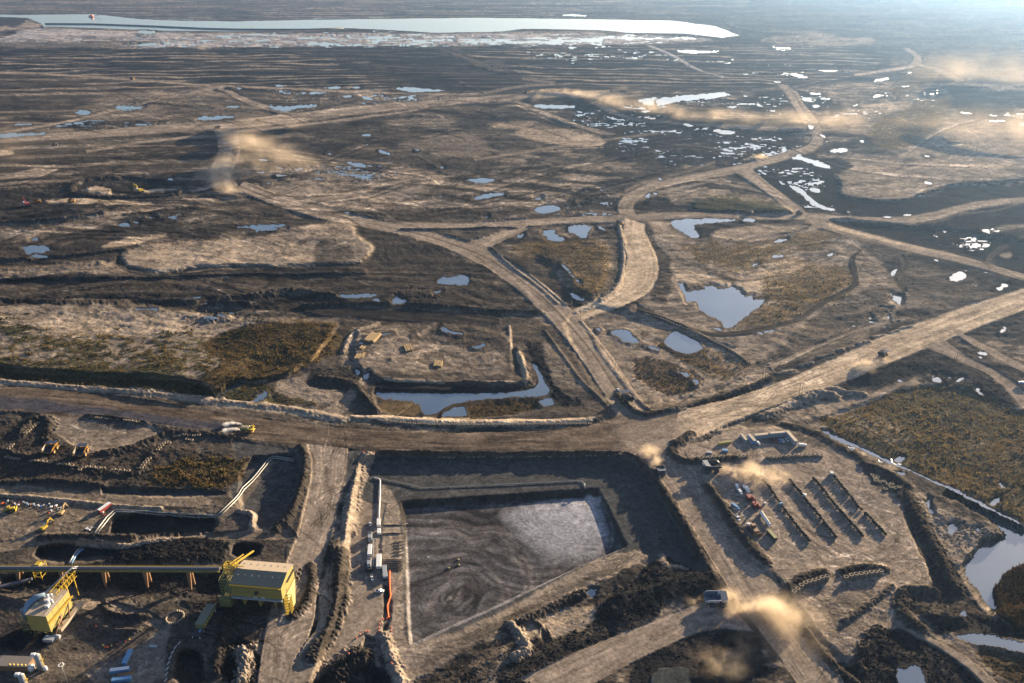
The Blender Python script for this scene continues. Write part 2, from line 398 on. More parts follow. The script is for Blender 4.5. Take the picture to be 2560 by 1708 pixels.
# triangle between the roads with grass
poly('O', 'a5', '1300,860 1560,840 1880,830 1940,900 1900,1160 1820,1240 1760,1257 1640,1160 1560,980 1420,960 1250,930', 11, 15, .75, var=.3, scrub=.35)
poly('D', 'a5', '1090,870 1200,840 1280,940 1400,960 1520,900 1600,940 1620,1010 1550,1050 1640,1160 1660,1257 1530,1230 1300,1050', 5, 8, .75, var=.25)
poly('M', 'a5', '1900,740 1990,740 2000,960 1980,1180 1830,1257 1880,1160 1940,1000', 4, 5, .85)
poly('D', 'a5', '2110,720 2190,680 2260,860 2350,950 2350,1257 2180,1230 2260,1100 2250,960 2170,860', 5, 6, .8, rgh=1.2)
poly('T', 'a5', '2190,690 2450,700 2450,800 2300,870 2240,780', 5, 6, .8)
# ---------------- orange grass field, lower right
FIELD = '2040,1055 2070,1040 2151,1011 2254,974 2327,962 2417,974 2499,999 2560,1039 2800,1100 2900,1500 2640,1345 2560,1313 2324,1198 2197,1138 2100,1088'
poly('O', 's', FIELD, 5, 6, .95, scrub=1.0)
poly('G', 's', FIELD, 5, 6, .75, var=.9, scrub=1.0)
poly('M', 's', FIELD, 5, 10, .6, var=1.0, scrub=.4)
poly('T', 'b3', '1160,890 1350,830 1500,930 1700,980 1600,1060 1300,1000', 8, 9, .3, var=.5)
poly('D', 'b3', '2090,760 2120,770 1950,900 1790,1000 1760,990', 3, 3, .8)
poly('K', 'b3', '1200,600 1500,560 1700,500 1850,480 1950,560 2150,640 2250,740 2350,850 2200,780 2000,700 1750,680 1650,620 1400,760 1180,700', 5, 9, .75, var=.35, rgh=1.4)
poly('T', 'b3', '1050,800 1350,760 1500,700 1800,620 1660,680 1500,760 1300,860 1150,900 1090,860', 4, 6, .85, rgh=.5)
poly('S', 'b3', '1080,800 1140,780 1130,880 1080,900 1000,900', 4, 6, .5)
poly('K', 'b3', '2000,330 2350,200 2600,140 2600,480 2350,450 2150,430', 5, 8, .55, var=.5)
poly('K', 'b3', '1840,430 1980,450 2100,520 2350,590 2600,640 2600,780 2350,640 2150,590 1950,500', 4, 5, .75, var=.3)
# ---------------- camp block and left fields
poly('M', 'b2', '-60,180 600,160 1330,200 1600,190 1750,330 2000,640 2120,860 2090,900 1900,940 900,940 60,870 -100,700', 4, 5, .9, rgh=.9)
poly('T', 'b2', '330,260 520,230 1000,400 1350,400 1420,560 1300,600 900,580 520,580 250,540 270,420', 7, 10, .65, var=.3, rgh=.8)
poly('K', 'b2', '0,130 600,145 1000,175 1340,185 1350,265 1000,245 500,215 0,180', 3, 3, .8, rgh=.25)
stripes('b2', '0,130 600,145 1000,175 1340,185 1350,265 1000,245 500,215 0,180', 'M', 60, .3, .7, .5, .5, 3)
poly('K', 'b2', '500,640 700,650 1100,662 1540,664 1600,640 1580,690 1400,718 1100,724 560,715 480,680', 4, 4, .92)
poly('K', 'b2', '0,560 300,540 480,600 300,700 120,760 0,740', 5, 8, .6, var=.3, rgh=1.8)
poly('K', 'b2', '1500,370 1640,360 1670,560 1720,700 1830,740 1900,790 1720,810 1650,760 1640,650 1560,500', 4, 5, .85, rgh=1.5)
poly('T', 'b2', '1620,360 1700,350 1900,640 1960,700 1720,670 1660,540', 4, 4, .5, var=.3)
poly('C', 'b2', '860,882 1000,800 1150,776 1400,752 1600,745 1640,800 1400,845 1110,890', 4, 4, .95, rgh=1.4)
poly('O', 'b2', '510,768 790,776 800,862 560,850 500,805', 3, 3, .8, rgh=.1)
poly('S', 'b2', '1440,440 1480,440 1540,560 1535,660 1490,650 1485,570', 3, 4, .8, rgh=1.5)
poly('S', 'b2', '540,615 700,625 930,620 980,655 900,648 560,640', 3, 3, .75)
poly('S', 'b2', '1130,640 1300,620 1440,620 1500,650 1300,650', 3, 3, .75)
poly('R', 'b2', '410,575 450,600 420,660 240,900 60,890 330,690 390,620', 3, 3, .9)
poly('R', 'b2', '380,580 430,440 560,380 760,320 880,240 900,240 800,330 600,420 470,520 440,590', 3, 4, .6)
poly('S', 'b2', '290,875 450,868 600,870 860,888 1300,892 1990,892 1960,926 1300,942 800,932 500,915', 3, 2.5, 1.0, rgh=.4)
poly('T', 'b1', '-300,120 600,115 900,140 1500,185 1820,215 1500,290 1330,400 1500,420 1640,420 1600,500 1350,620 1300,640 1000,600 400,560 -300,520', 4, 6, .85, var=.1, rgh=.8)
poly('S', 'b1', '200,200 900,180 1400,230 1300,290 1000,330 300,300', 12, 20, .45, var=.6)
poly('G', 'b1', '-300,170 100,180 300,300 700,330 1200,310 1400,300 1500,440 1650,420 1600,500 1350,640 1000,600 400,560 -300,520', 8, 30, .8, var=1.0, scrub=.5)
poly('G', 'b1', '-300,470 400,510 1000,540 1340,600 1300,660 1000,625 400,575 -300,545', 5, 6, .85, var=.4, scrub=.4)
poly('C', 'b1', '1330,405 1480,300 1850,230 2250,225 2320,260 2080,560 1650,640 1490,750 1440,680 1350,640 1560,500', 4, 5, .95, rgh=1.2, scrub=.4)
poly('O', 'b1', '1400,660 1650,450 1760,470 1700,540 1500,640', 4, 6, .55, var=.4, scrub=.45)
poly('O', 'b1', '2340,330 2360,390 2080,560 1720,620 2010,470 2250,290', 4, 6, .8, var=.3, scrub=1)
poly('C', 'b1', '-300,548 400,580 900,628 1300,655 1440,680 1480,752 1200,742 700,690 -300,612', 3, 3, .95, rgh=1.0, scrub=.6)
poly('O', 'b1', '-300,540 400,572 900,620 1300,648 1300,662 900,636 400,590 -300,556', 2, 2, .8, scrub=.5)
poly('T', 'b1', '1850,650 2050,590 2120,570 2080,660 2330,700 2350,740 2200,810 1900,770', 5, 6, .8, rgh=.8)
poly('G', 'b1', '1540,650 1650,640 1850,650 1880,720 2200,790 2000,800 1700,770 1500,760', 4, 5, .85, var=.2, scrub=.6)
poly('S', 'b1', '-300,612 0,622 400,657 1000,712 1480,757 1620,770 1940,800 2150,850 2350,890 2350,925 2000,868 1550,812 1000,755 400,692 -300,640', 3, 3, 1.0, rgh=.5)
# ---------------- tyre yard and the ground right of it
YARD = '190,180 300,120 500,60 620,60 850,60 1150,170 1300,290 1520,440 1560,620 1690,850 1730,1010 1550,1020 1500,1200 1300,1440 1150,1400 900,1080 850,990 600,780 400,430 250,300'
poly('T', 'z3', '0,60 500,20 900,40 1150,120 1500,330 1900,620 2200,800 2300,900 2300,1300 2100,1568 900,1600 700,1100', 8, 8, .6, var=.4)
poly('R', 'z3', YARD, 4, 5, 1.0, rgh=.45)
poly('T', 'z3', '700,850 1500,780 1650,900 1600,1010 1300,920 900,960', 20, 15, .5, var=.5)
level('z3', YARD, 1.8, 9, 3)
poly('M', 'z3', '880,1000 1500,1000 1400,1350 1200,1430 1050,1250', 6, 9, .45, var=.6, rgh=1.2)
poly('T', 'z3', '1550,480 1700,560 2120,650 2150,700 1900,800 1800,830 1650,640', 5, 6, .7, var=.4, rgh=1.4)
poly('D', 'z3', '1530,440 1600,480 1720,680 1840,860 1900,1000 2010,1130 2200,1230 2400,1300 1800,1300 1700,1160 1560,1180 1535,1040 1740,1010 1650,800 1560,640', 5, 6, .85, rgh=1.3)
poly('K', 'z3', '1320,1300 1500,1230 1700,1310 1900,1450 2100,1600 1100,1700 1130,1440 1290,1470', 5, 8, .9, rgh=1.8)
poly('K', 'z3', '1690,1160 1900,1130 2200,1230 2500,1330 2500,1300 1840,1290 1700,1260', 5, 8, .75, rgh=1.5)
poly('C', 'z3', '1900,1320 2253,1390 2500,1450 2500,1600 2150,1568', 5, 8, .8, rgh=1.5)
poly('M', 'z3', '1580,1020 1730,1015 1750,1060 1600,1060', 3, 3, .9)
poly('D', 'z3', '1300,280 1530,420 1560,440 1450,460 1380,420 1310,340', 4, 5, .8)
poly('D', 'z3', '840,60 1000,100 1100,180 1040,190 900,130 830,90', 4, 6, .6)
poly('K', 'z3', '150,180 230,130 400,80 500,90 380,150 240,170 290,250 350,280 300,290 200,240', 4, 5, .75, rgh=1.6)
# ---------------- sunken pad round the tailings cell
PAD = '858,1135 900,1122 1100,1136 1560,1136 1600,1155 1640,1200 1700,1300 1770,1420 1760,1450 1650,1440 1570,1400 1300,1560 1100,1640 980,1700 960,1600 985,1500 975,1300 920,1250 870,1240'
poly('B', 's', PAD, 5, 4, 1.0, rgh=.3)
level('s', '905,1136 1100,1140 1560,1140 1600,1160 1630,1200 1700,1320 1760,1430 1650,1470 1500,1500 1000,1760 760,1760 800,1650 850,1520 862,1400 872,1330 888,1240', -6.5, 8, 2)
poly('T', 'z2', '380,300 480,400 510,640 540,1300 570,1330 1000,1200 1600,850 1910,740 2100,780 1800,920 1000,1280 600,1568 430,1568 450,1200 440,860 330,860 350,600', 5, 5, .95, rgh=.5)
poly('D', 'z2', '600,1420 1000,1240 1500,980 1900,780 1960,800 1500,1040 1000,1320 640,1490', 10, 6, .6, var=.5)
poly('B', 'z2', '360,290 480,400 1700,330 1750,350 1930,700 2100,700 1900,250 1000,170 300,150', 6, 4, .9)
RIM = '495,430 1000,395 1740,350 1915,705 1900,730 1600,848 560,1320 548,1200 535,900 520,640'
poly('D', 'z2', RIM, 3, 2, 1.0, rgh=.15, rnd=0)
poly('P', 'z2', '525,455 1000,420 1700,380 1760,400 1895,705 1600,835 575,1305 558,1200 548,900 535,640', 3, 2, 1.0, rgh=.0, rnd=0)
pitd('z2', '515,445 1000,410 1730,360 1905,710 1600,842 568,1312 553,1200 541,900 528,640', -4.5, 5, 1, 0)
# swirling slurry colours
w_, m_, sd_ = mask(T('z2', '528,458 1000,424 1700,384 1755,404 1890,705 1600,832 578,1300 560,1200 550,900 538,640'), 2, 1, 0)
qu = (U[w_] - 800) * 2.4965; qv = (V[w_] - 1080) * 2.4965 
wx = qu + 90 * fbm(qu / 420, qv / 300, 3, 71); wy = qv + 90 * fbm(qu / 420 + 9, qv / 300, 3, 72)
sw = np.sin(np.hypot((wx - 900) * .8, (wy - 1000)) / 22 + 3.5 * fbm(wx / 200, wy / 160, 3, 73))
sl = smooth(-.3, .9, sw) * smooth(-.35, .15, fbm(wx / 260, wy / 190, 3, 74)) * (.6 + .4 * np.sin(np.hypot((wx - 900) * .8, (wy - 1000)) / 6.5))
mixc(w_, m_ * sl * .6, (.16, .142, .13))
rr_ = np.hypot((wx - 820) * .8, (wy - 1010)); th_ = np.arctan2(wy - 1010, wx - 820)
l1 = vnoise(rr_ / 26, th_ * 1.1, 78) + .6 * vnoise(rr_ / 11, th_ * 1.6, 79)
r2_ = np.hypot((wx - 1330), (wy - 620) * 1.3); l2 = vnoise(r2_ / 24, np.arctan2(wy - 620, wx - 1330) * 1.0, 80) + .5 * vnoise(r2_ / 10, 1.4 * np.arctan2(wy - 620, wx - 1330), 81)
bl_ = smooth(-.2, .2, fbm(wx / 500, wy / 400, 2, 82) + (qu - 1050) / 900); ll_ = l1 * (1 - bl_) + l2 * bl_
A[w_] = A[w_] * (1 + (m_ * .62 * np.clip(ll_, -.9, 1.3))[..., None])
mixc(w_, m_ * smooth(0, .6, fbm(wx / 150, wy / 60, 4, 75)) * .6, (.05, .044, .046))
cone = cham(T('z2', '1080,485 1200,435 1400,400 1600,380 1740,400 1790,520 1825,640 1760,780 1620,830 1400,800 1280,700 1160,570'), 1)
cp = cone * 1.0
sdc = segd(U[w_], V[w_], cp, True); sdc = np.where(inside(U[w_], V[w_], cp), -sdc, sdc)
mc = (1 - smooth(-3, 3, sdc + 2 * N1[w_])) * m_
rad = np.hypot((qu - 1640) * .75, (qv - 430) * 1.15)
rg = .5 + .5 * vnoise(rad / 7 + 4 * fbm(qu / 200, qv / 200, 3, 76), np.arctan2(qv - 400, qu - 1640) * 1.5, 77) * (.6 + .4 * np.sin(rad / 37))
mc = mc * (1 - smooth(-26, 2, sdc + 8 * N1[w_]) * .75)
mc = mc * (.25 + .75 * smooth(760, 200, rad))
mixc(w_, mc, (.125, .122, .128))
mixc(w_, mc * smooth(520, 60, rad) * .8, (.27, .275, .30))
mixc(w_, mc * rg * .45 * smooth(750, 150, rad), (.26, .255, .27))
mixc(w_, mc * (1 - rg) ** 3 * .35, (.06, .055, .06))
fl = smooth(30, 0, np.abs(np.hypot(qu - 1190, qv - 700) - 250 + 30 * N1[w_])) * mc
mixc(w_, m_ * smooth(5, 0, np.abs(sdc)) * .25, (.06, .055, .06))
HD[w_] += (mc * 1.0 * smooth(600, 0, rad)).astype(np.float32)
poly('W', 'z2', '530,640 545,640 560,900 565,1200 580,1300 600,1305 590,1325 556,1328 546,1200 538,900', 2, 2, .45)
poly('W', 'z2', '590,1308 1100,1085 1600,838 1860,735 1860,745 1600,856 1100,1105 600,1325', 1.5, 1.5, .55, rnd=0)
poly('W', 'z2', '1640,400 1660,370 1750,380 1760,430 1700,440 1680,470 1660,450', 3, 3, .9)
# rough hollows south-east of the cell
HOL = '700,1560 1000,1390 1200,1240 1500,1120 1700,1040 2000,980 2147,900 2147,1110 2000,1220 1700,1450 1560,1560 1500,1650 700,1650'
poly('D', 'z2', HOL, 6, 8, .75, rgh=1.6)
poly('T', 'z2', '1200,1190 1450,1120 1700,1080 1750,1180 1500,1290 1300,1320', 6, 9, .85, rgh=1.0)
poly('T', 'z2', '900,1420 1150,1330 1250,1400 1200,1568 1000,1568', 8, 9, .5, var=.4, rgh=1.2)
poly('K', 'z2', '1900,980 2147,900 2147,1080 2050,1180 1850,1200 1700,1180 1750,1080', 6, 8, .9, rgh=2.0)
poly('K', 'z2', '1100,1500 1350,1400 1600,1300 1900,1230 1980,1220 1600,1500 1500,1620 1100,1620', 6, 8, .8, rgh=1.5)
poly('K', 'z3', '-60,1450 200,1330 400,1210 600,1200 690,1290 780,1568 -60,1700', 5, 6, .9, rgh=1.2)
poly('K', 'z3', '0,930 130,830 260,920 430,930 440,1000 330,1050 100,1100 -60,1130', 5, 7, .9, rgh=1.8)
# ---------------- lower left works
LL = '-300,960 160,970 380,990 560,1020 740,1040 780,1100 760,1240 720,1400 640,1560 620,1800 -300,1800'
poly('M', 's', LL, 8, 6, .85, rgh=.8)
poly('B', 'z4', '1580,540 2040,620 2080,680 2040,900 1850,1170 1740,1165 1730,1060 1640,1050 1560,900 1600,640', 5, 4, .95, rgh=.3)
poly('D', 'z4', '-300,560 160,360 330,380 350,560 700,620 1000,600 1600,640 1640,850 1500,910 700,870 -300,850', 7, 9, .75, var=.2, rgh=1.6)
poly('R', 'z4', '-60,350 200,350 330,380 345,470 500,600 620,680 900,600 1160,510 1040,450 600,380 300,345', 5, 5, .75, rgh=.3)
poly('B', 'z4', '520,410 560,390 900,430 920,480 700,500 540,480', 5, 4, .7, rgh=.3)
poly('C', 'z4', '1000,780 1300,680 1700,660 1680,800 1560,880 1100,880', 6, 9, .85, rgh=2.0, scrub=1)
poly('U', 'z4', '-300,850 0,850 300,880 700,935 1100,930 1450,945 1470,975 1400,1030 1100,1000 700,985 300,960 -300,935', 4, 4, .85, rgh=.6)
poly('B', 'z4', '680,875 1100,900 1550,915 1500,945 1100,925 680,925', 4, 4, .9)
poly('K', 'z4', '-300,925 300,955 800,990 1330,1020 1340,1008 1350,1035 1100,1035 700,1005 -300,940', 2, 2, .85)
poly('U', 'z4', '-300,950 200,965 600,990 1100,1035 1450,1058 1480,1078 1460,1084 800,1042 760,1050 640,1190 560,1240 -300,1240', 3, 4, .8, rgh=.6)
poly('U', 'z4', '1480,1090 1580,1000 1800,760 1850,680 1880,700 1760,860 1620,1060 1500,1130', 3, 3, .8)
poly('K', 'z4', '800,1062 1440,1092 1480,1110 1450,1200 900,1230 740,1230', 4, 4, .75)  # shade of the sunken trench, also darkened into the ground colour
poly('M', 'z4', '1690,1070 1750,1070 1740,1165 1700,1170', 3, 3, 1)
poly('K', 'z1', '200,390 380,330 560,320 820,350 870,380 700,430 300,430', 5, 5, .8)
poly('K', 'z1', '650,450 900,340 1100,310 1600,310 1560,400 1500,465 700,465', 6, 9, .92, rgh=1.9)
poly('K', 'z1', '0,540 420,530 1480,520 1560,640 1600,800 1450,820 900,650 0,640', 8, 10, .75, var=.2, rgh=1.6)
poly('D', 'z1', '1620,700 1950,700 1930,810 1850,900 1750,1000 1600,1279 1480,1279 1500,1000', 6, 8, .8, var=.2, rgh=.6)
poly('K', 'z1', '1600,330 1640,330 1800,335 1790,400 1740,430 1580,430', 3, 3, .9, rgh=.2)
poly('D', 'z1', '1200,1100 1260,1060 1350,1070 1400,1120 1400,1300 1180,1300', 3, 3, 1.0, rgh=.15)
poly('K', 'z1', '1500,1050 1600,960 1700,1000 1760,1060 1740,1300 1600,1300 1520,1200', 6, 9, .8, rgh=1.9)
poly('C', 'z1', '1650,1040 1720,1000 1760,1080 1750,1300 1650,1300', 6, 9, .8, rgh=1.8)
poly('K', 'z1', '2150,1150 2350,1050 2600,1100 2600,1400 2100,1400', 6, 9, .8, rgh=1.8)
poly('K', 's', '0,1560 130,1560 110,1640 0,1640', 6, 6, .8)
poly('R', 'z1', '500,1279 900,1070 1130,880 1180,900 1130,1050 1140,1300', 6, 4, .8, rgh=.3)
poly('U', 'z1', '-100,1100 400,1040 700,1080 760,1130 480,1279 -100,1279', 6, 8, .4, rgh=.5)
# ---------------- haul roads
road('D', '-200,176|-200,180 0,162|0,167 200,173|200,178 330,183|330,188 480,194|480,199 700,203|700,208 900,213|900,217 1100,214|1100,218', 'T', cnt=2, verge=.2)
road('D', '0,303|0,308 130,283|130,288 300,243|300,248 400,219|400,223 490,199|500,204', 'R', cnt=2, verge=.2)
road('D', '508,196|490,199 570,228|550,232 640,250|620,255 715,270|690,275', 'R', cnt=2)
road('D', '0,279|0,282 60,280|60,283 130,283|130,286', 'T', cnt=2, verge=.1)
road('D', '1480,103|1494,103 1545,130|1556,130 1590,160|1605,160 1660,176|1660,180', 'W', .8, cnt=2)
road('D', '-200,322|-200,336 0,312|0,326 200,300|205,318 400,283|405,303 500,281|510,298 620,266|640,286 760,250|780,268 900,236|920,252 1100,221|1120,234 1250,212|1260,225 1400,207|1400,216', 'R', cnt=5)
road('D', '520,302|520,308 640,290|645,295 870,263|870,268 960,249|960,253', 'R', cnt=2)
road('D', '200,345|200,352 330,322|330,328 450,310|450,316 520,310|520,318', 'R', .8, cnt=2)
road('D', '491,298|545,306 500,325|552,335 503,350|548,362 480,395|530,405 490,430|560,445', 'R', cnt=4)
road('D', '440,438|440,445 500,415|510,425 560,395|560,402', 'R', .6, cnt=2)
road('D', '1175,232|1195,232 1240,262|1265,262 1300,285|1330,285 1380,310|1420,310', 'R', .7, cnt=3)
road('D', '1350,235|1370,232 1400,262|1420,258 1460,280|1460,272 1600,290|1600,283 1750,300|1760,292 1850,300|1850,290', 'R', .9, cnt=3)
road('D', '1000,110|1008,108 1060,135|1075,132 1120,160|1140,157', 'M', .9, cnt=2)
road('D', '1100,215|1100,222 1180,195|1190,200 1300,190|1300,196 1200,180|1200,184', 'R', .6, cnt=2)
road('D', '680,470|680,462 800,450|800,441 900,425|900,417 980,405|975,400', 'T', .8, cnt=3)
road('D', '560,340|560,346 700,345|700,351 760,370|770,362 900,380|900,374', 'R', .5, cnt=2)
road('D', '1700,505|1710,512 1780,518|1790,528 1850,500|1860,512', 'R', .3, cnt=2)
road('D', '1090,365|1090,370 1300,330|1310,335 1540,300|1540,304', 'R', .6, cnt=2)
road('D', '1410,500|1420,500 1440,470|1430,465 1540,440|1530,435 1650,415|1650,411', 'R', .6, cnt=2)
road('D', '1440,452|1452,458 1430,430|1436,436 1560,395|1570,400 1640,370|1640,375', 'R', .6, cnt=2)
road('D', '1415,505|1440,505 1310,470|1320,478 1350,440|1360,445 1500,405|1500,410 1640,378|1640,383', 'M', .6, cnt=2)
road('D', '1960,170|1960,176 2050,155|2050,166 2095,146|2110,152 2100,128|2120,135 2070,112|2090,112', 'R', cnt=3)
road('D', '2100,150|2112,146 2150,165|2165,158 2200,190|2215,185', 'R', .6, cnt=3)
road('D', '1780,192|1810,196 1795,205|1830,210 1815,235|1845,240 1835,268|1872,270 1850,292|1885,298 1868,315|1892,325 1848,338|1862,352 1780,356|1790,370 1700,378|1715,391 1620,394|1640,408 1540,410|1550,423 1470,427|1490,442 1424,455|1455,465 1413,478|1450,482 1425,498|1470,506', 'T', cnt=5)
road('D', '1680,392|1720,385 1755,440|1778,432 1815,487|1843,480 1865,520|1888,508 1960,547|1975,532 2080,577|2090,562 2200,602|2210,587 2350,645|2350,630 2500,690|2500,672', 'T', cnt=4)
road('D', '1845,488|1850,505 1950,496|1950,510 2050,500|2060,515 2130,490|2140,508 2200,470|2210,486 2280,457|2285,472 2350,453|2350,467 2500,445|2500,460', 'T', .95, cnt=4)
road('D', '860,508|860,522 1050,515|1050,528 1200,504|1205,520 1330,497|1330,512 1430,494|1440,511 1560,486|1560,500 1700,491|1700,503 1840,491|1845,505', 'R', cnt=4)
road('D', '1850,500|1880,508 1870,522|1885,530 1800,545|1800,538 1720,556|1720,550', 'R', .8, cnt=3)
road('D', '1200,512|1220,524 1130,540|1150,556 1075,555|1105,580', 'T', cnt=4)
road('D', '2350,455|2350,462 2300,480|2300,486 2200,490|2200,494', 'R', .3, cnt=2)
road('D', '2540,500|2540,512 2350,535|2350,545 2270,580|2280,590 2255,605|2270,612', 'M', .9, cnt=3)
road('D', '1300,717|1310,744 1350,697|1372,722 1402,672|1442,700 1426,640|1497,672 1440,600|1512,630 1432,560|1508,585 1430,525|1485,545 1432,500|1480,515', 'S', 1, 1, cnt=6)
road('D', '540,434|560,416 590,458|616,438 670,485|686,461 740,505|756,482 850,525|868,505 930,543|955,521', 'T', .9, .6, cnt=5)
road('D', '540,432|556,418 590,456|612,440 670,482|682,464 740,502|752,485 850,522|865,508 930,541|952,522 1010,564|1042,546 1070,590|1120,570 1130,622|1178,608 1190,668|1248,650 1245,718|1305,705 1290,768|1348,750 1330,820|1395,805 1370,882|1435,868 1400,925|1475,925 1425,975|1500,975', 'R', cnt=8, dark=(.42, .5))
road('D', '1475,955|1520,1045 1620,930|1645,982 1780,882|1822,916 1900,830|1942,876 2000,782|2042,834 2150,724|2182,776 2350,662|2350,712 2500,615|2500,660 2700,560|2700,600', 'S', .9, 1.3, cnt=9)  # paler class: sunlit brightness of this road put into its colour
road('D', '2180,752|2200,772 2250,785|2240,800 2350,840|2350,856 2450,880|2450,900', 'T', .85, cnt=3)
road('D', '2120,795|2160,775 2200,830|2215,818 2290,870|2305,858 2350,945|2380,925 2450,1000|2470,980', 'R', .85, cnt=4)
road('D', '-200,882|-200,950 0,884|0,942 180,900|170,957 400,932|380,978 570,958|550,1008 740,978|720,1022 900,992|890,1040 1100,993|1100,1043 1300,987|1300,1045 1440,950|1450,1045 1560,930|1540,1025', 'H', 1, 1.7, cnt=8)
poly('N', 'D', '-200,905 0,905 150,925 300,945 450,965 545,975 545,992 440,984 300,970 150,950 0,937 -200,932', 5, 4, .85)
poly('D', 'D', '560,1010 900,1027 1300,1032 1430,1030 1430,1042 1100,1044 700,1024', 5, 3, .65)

road('D', '1420,1010|1560,1010 1490,1060|1575,1060 1530,1125|1625,1125 1580,1200|1690,1205 1640,1300|1765,1300 1700,1395|1815,1390 1760,1470|1870,1470 1830,1568|1940,1568 1900,1680|2010,1680', 'R', 1, .9, cnt=9)
road('D', '1660,1372|1730,1450 1590,1390|1630,1440 1460,1440|1510,1490 1330,1492|1400,1548 1190,1560|1290,1612', 'R', 1, 1, cnt=8)
road('s', '765,1110|870,1122 782,1180|866,1200 765,1250|840,1290 745,1340|810,1400 720,1400|795,1480 690,1480|780,1580 660,1580|740,1640 640,1720|720,1720', 'R', 1, 1, cnt=8, verge=.2)
road('s', '795,1480|880,1280 800,1560|935,1400 750,1620|930,1520 700,1740|900,1640', 'R', .9, .8, cnt=7, verge=.1)
road('s', '865,1260|965,1260 850,1350|950,1350 860,1450|960,1480 830,1560|955,1600', 'R', .9, .5, cnt=5, verge=.1)
road('z1', '640,700|560,770 1000,790|950,850 1150,880|1120,940 1150,1000|1080,1020', 'R', .5, .6, cnt=5, verge=.1)
road('z1', '0,320|0,390 300,270|330,330 600,290|620,330 900,300|900,340 1200,270|1250,320 1600,260|1640,300 1950,200|2050,300', 'U', .75, .8, cnt=6, verge=.2)
road('b3', '-20,200|-20,245 180,290|180,320 400,370|420,395 560,365|580,390 800,330|820,352 950,290|980,310 1060,210|1090,230 1180,140|1210,155 1290,90|1340,90 1300,20|1340,10 1270,-80|1310,-90 1340,-130|1370,-140', 'D', .95, 1, cnt=4, verge=.2)
road('b3', '780,580|810,600 1000,480|1020,495 1300,360|1310,372 1520,300|1530,312', 'T', .8, .6, cnt=3)
road('z3', '1490,1230|1580,1250 1700,1330|1750,1320 1900,1460|1960,1440 2040,1600|2140,1600', 'R', .95, .8, cnt=4)
road('a6', '1170,540|1180,530 1350,575|1360,565 1520,625|1535,612 1570,700|1600,695 1530,800|1570,790 1560,900|1600,900', 'M', .8, .8, cnt=3)

poly('R', 'D', '1440,950 1560,950 1590,1010 1560,1060 1450,1050 1420,1000', 42, 12, .9, rgh=.12)
# ---------------- levels (m)
level('b1', '-400,100 600,90 1500,180 1850,215 2250,225 2320,255 2080,555 1650,640 1470,735 1440,690 1300,648 1000,612 400,566 -400,520', 7, 6, 2)
level('b2', '500,240 1380,260 1440,560 1400,600 1540,600 1560,650 1100,650 500,640 350,540 330,300', 3.0, 6, 3)
pitd('b2', '470,700 1100,712 1560,690 1600,600 1720,720 1700,830 1000,890 500,860', -2.5, 6, 2)
level('s', '1400,790 1520,760 1700,830 1880,880 1680,960 1560,1005 1500,1000 1440,880', -2.5, 7, 3)
level('s', FIELD, -2.5, 8, 3)
level('a5', '1640,860 1900,840 1930,1000 1850,1200 1700,1230 1600,1000 1440,960 1500,900', 6, 18, 5)
level('a6', '1240,100 1150,150 1180,200 1170,265 1290,305 1560,315 1750,262 1900,205 2300,190 2700,100 1700,90', 6, 5, 3)
level('a6', '240,300 400,285 640,300 860,360 870,395 600,385 240,372', 5, 5, 2)
level('a6', '1100,425 1400,455 1700,480 2350,560 2600,640 2600,740 2300,745 1700,600 1350,538 1130,480', -6, 6, 3)
level('z3', '1770,470 1950,560 2150,690 2000,745 1960,830 1900,900 2000,1080 2110,1140 2600,1140 2600,800 2253,640 2060,560', -6, 10, 4)
level('z4', '700,875 1550,912 1500,948 700,930', -3, 4, 2)
level('z4', '790,1064 1460,1096 1500,1120 1430,1202 740,1225', -6, 5, 2)
level('z4', '1640,690 1990,640 2060,700 2030,900 1850,1160 1750,1150 1740,1060 1640,1040', -5, 6, 2)
level('z1', '210,390 380,332 560,322 820,352 800,400 700,450 300,450', -5, 6, 2)
level('z1', '0,520 1480,500 1560,640 1500,690 1000,720 560,740 0,700', -6, 14, 4)
level('z1', '1600,338 1780,338 1760,420 1570,430', -4, 4, 1)
level('z1', '1210,1100 1270,1065 1350,1075 1390,1130 1390,1300 1190,1300', -4, 5, 1)
level('z2', '1380,1230 1400,1210 1440,1300 1380,1325', -3, 3, 1)
# ---------------- berms: region, line, height, half width
berm('b1', '-300,622 0,632 400,668 1000,728 1480,772 1620,785 1940,815 2150,860 2350,905', 2.0, 9, 'T', .25, 1, 1, .25)
berm('b2', '300,890 600,895 900,915 1300,920 1900,915 2040,890 2110,850', 2.0, 8, None, .2)
berm('b2', '2110,850 2020,750 1890,630 1800,500 1720,390 1640,290', 1.2, 4, None, .15)
berm('b2', '1895,230 1960,300 2020,440 2180,640 2290,780 2380,850', 1.3, 5, None, .15)
berm('b3', '-140,760 -60,840 20,880 80,875 300,820 560,740 800,655', 3.2, 7, 'D')
berm('z3', '300,110 180,190 190,240 260,280 400,260 560,255', 4, 8, 'D')
berm('z3', '400,420 470,520 560,660 640,760 730,850', 3.2, 8, 'D')
berm('z3', '1080,918 1000,932 900,990 850,1040 870,1120 930,1220 1000,1300 1080,1400 1180,1500 1300,1600', 2.6, 7, 'D')
berm('z3', '1190,920 1250,895 1330,885 1430,900', 3, 6, 'D')
berm('z3', '1200,1210 1350,1110 1480,1000', 2.2, 4, 'M')
berm('z3', '0,265 120,420 250,640 330,780 430,960', 3, 6, 'D')
berm('z2', '380,130 900,143 1300,148 1900,135 2000,180 2100,300', 2.6, 6, 'M')
berm('z2', '300,150 260,260 210,400 190,520 175,630', 3.6, 9, 'T', .28)
berm('z2', '110,740 145,900 130,1080 80,1220 0,1320 -60,1400', 3.4, 8, 'M', .28)
berm('z2', '400,1270 430,1360 450,1420', 4, 6, 'T')
berm('z2', '460,1460 500,1568 520,1640', 4, 7, 'T')
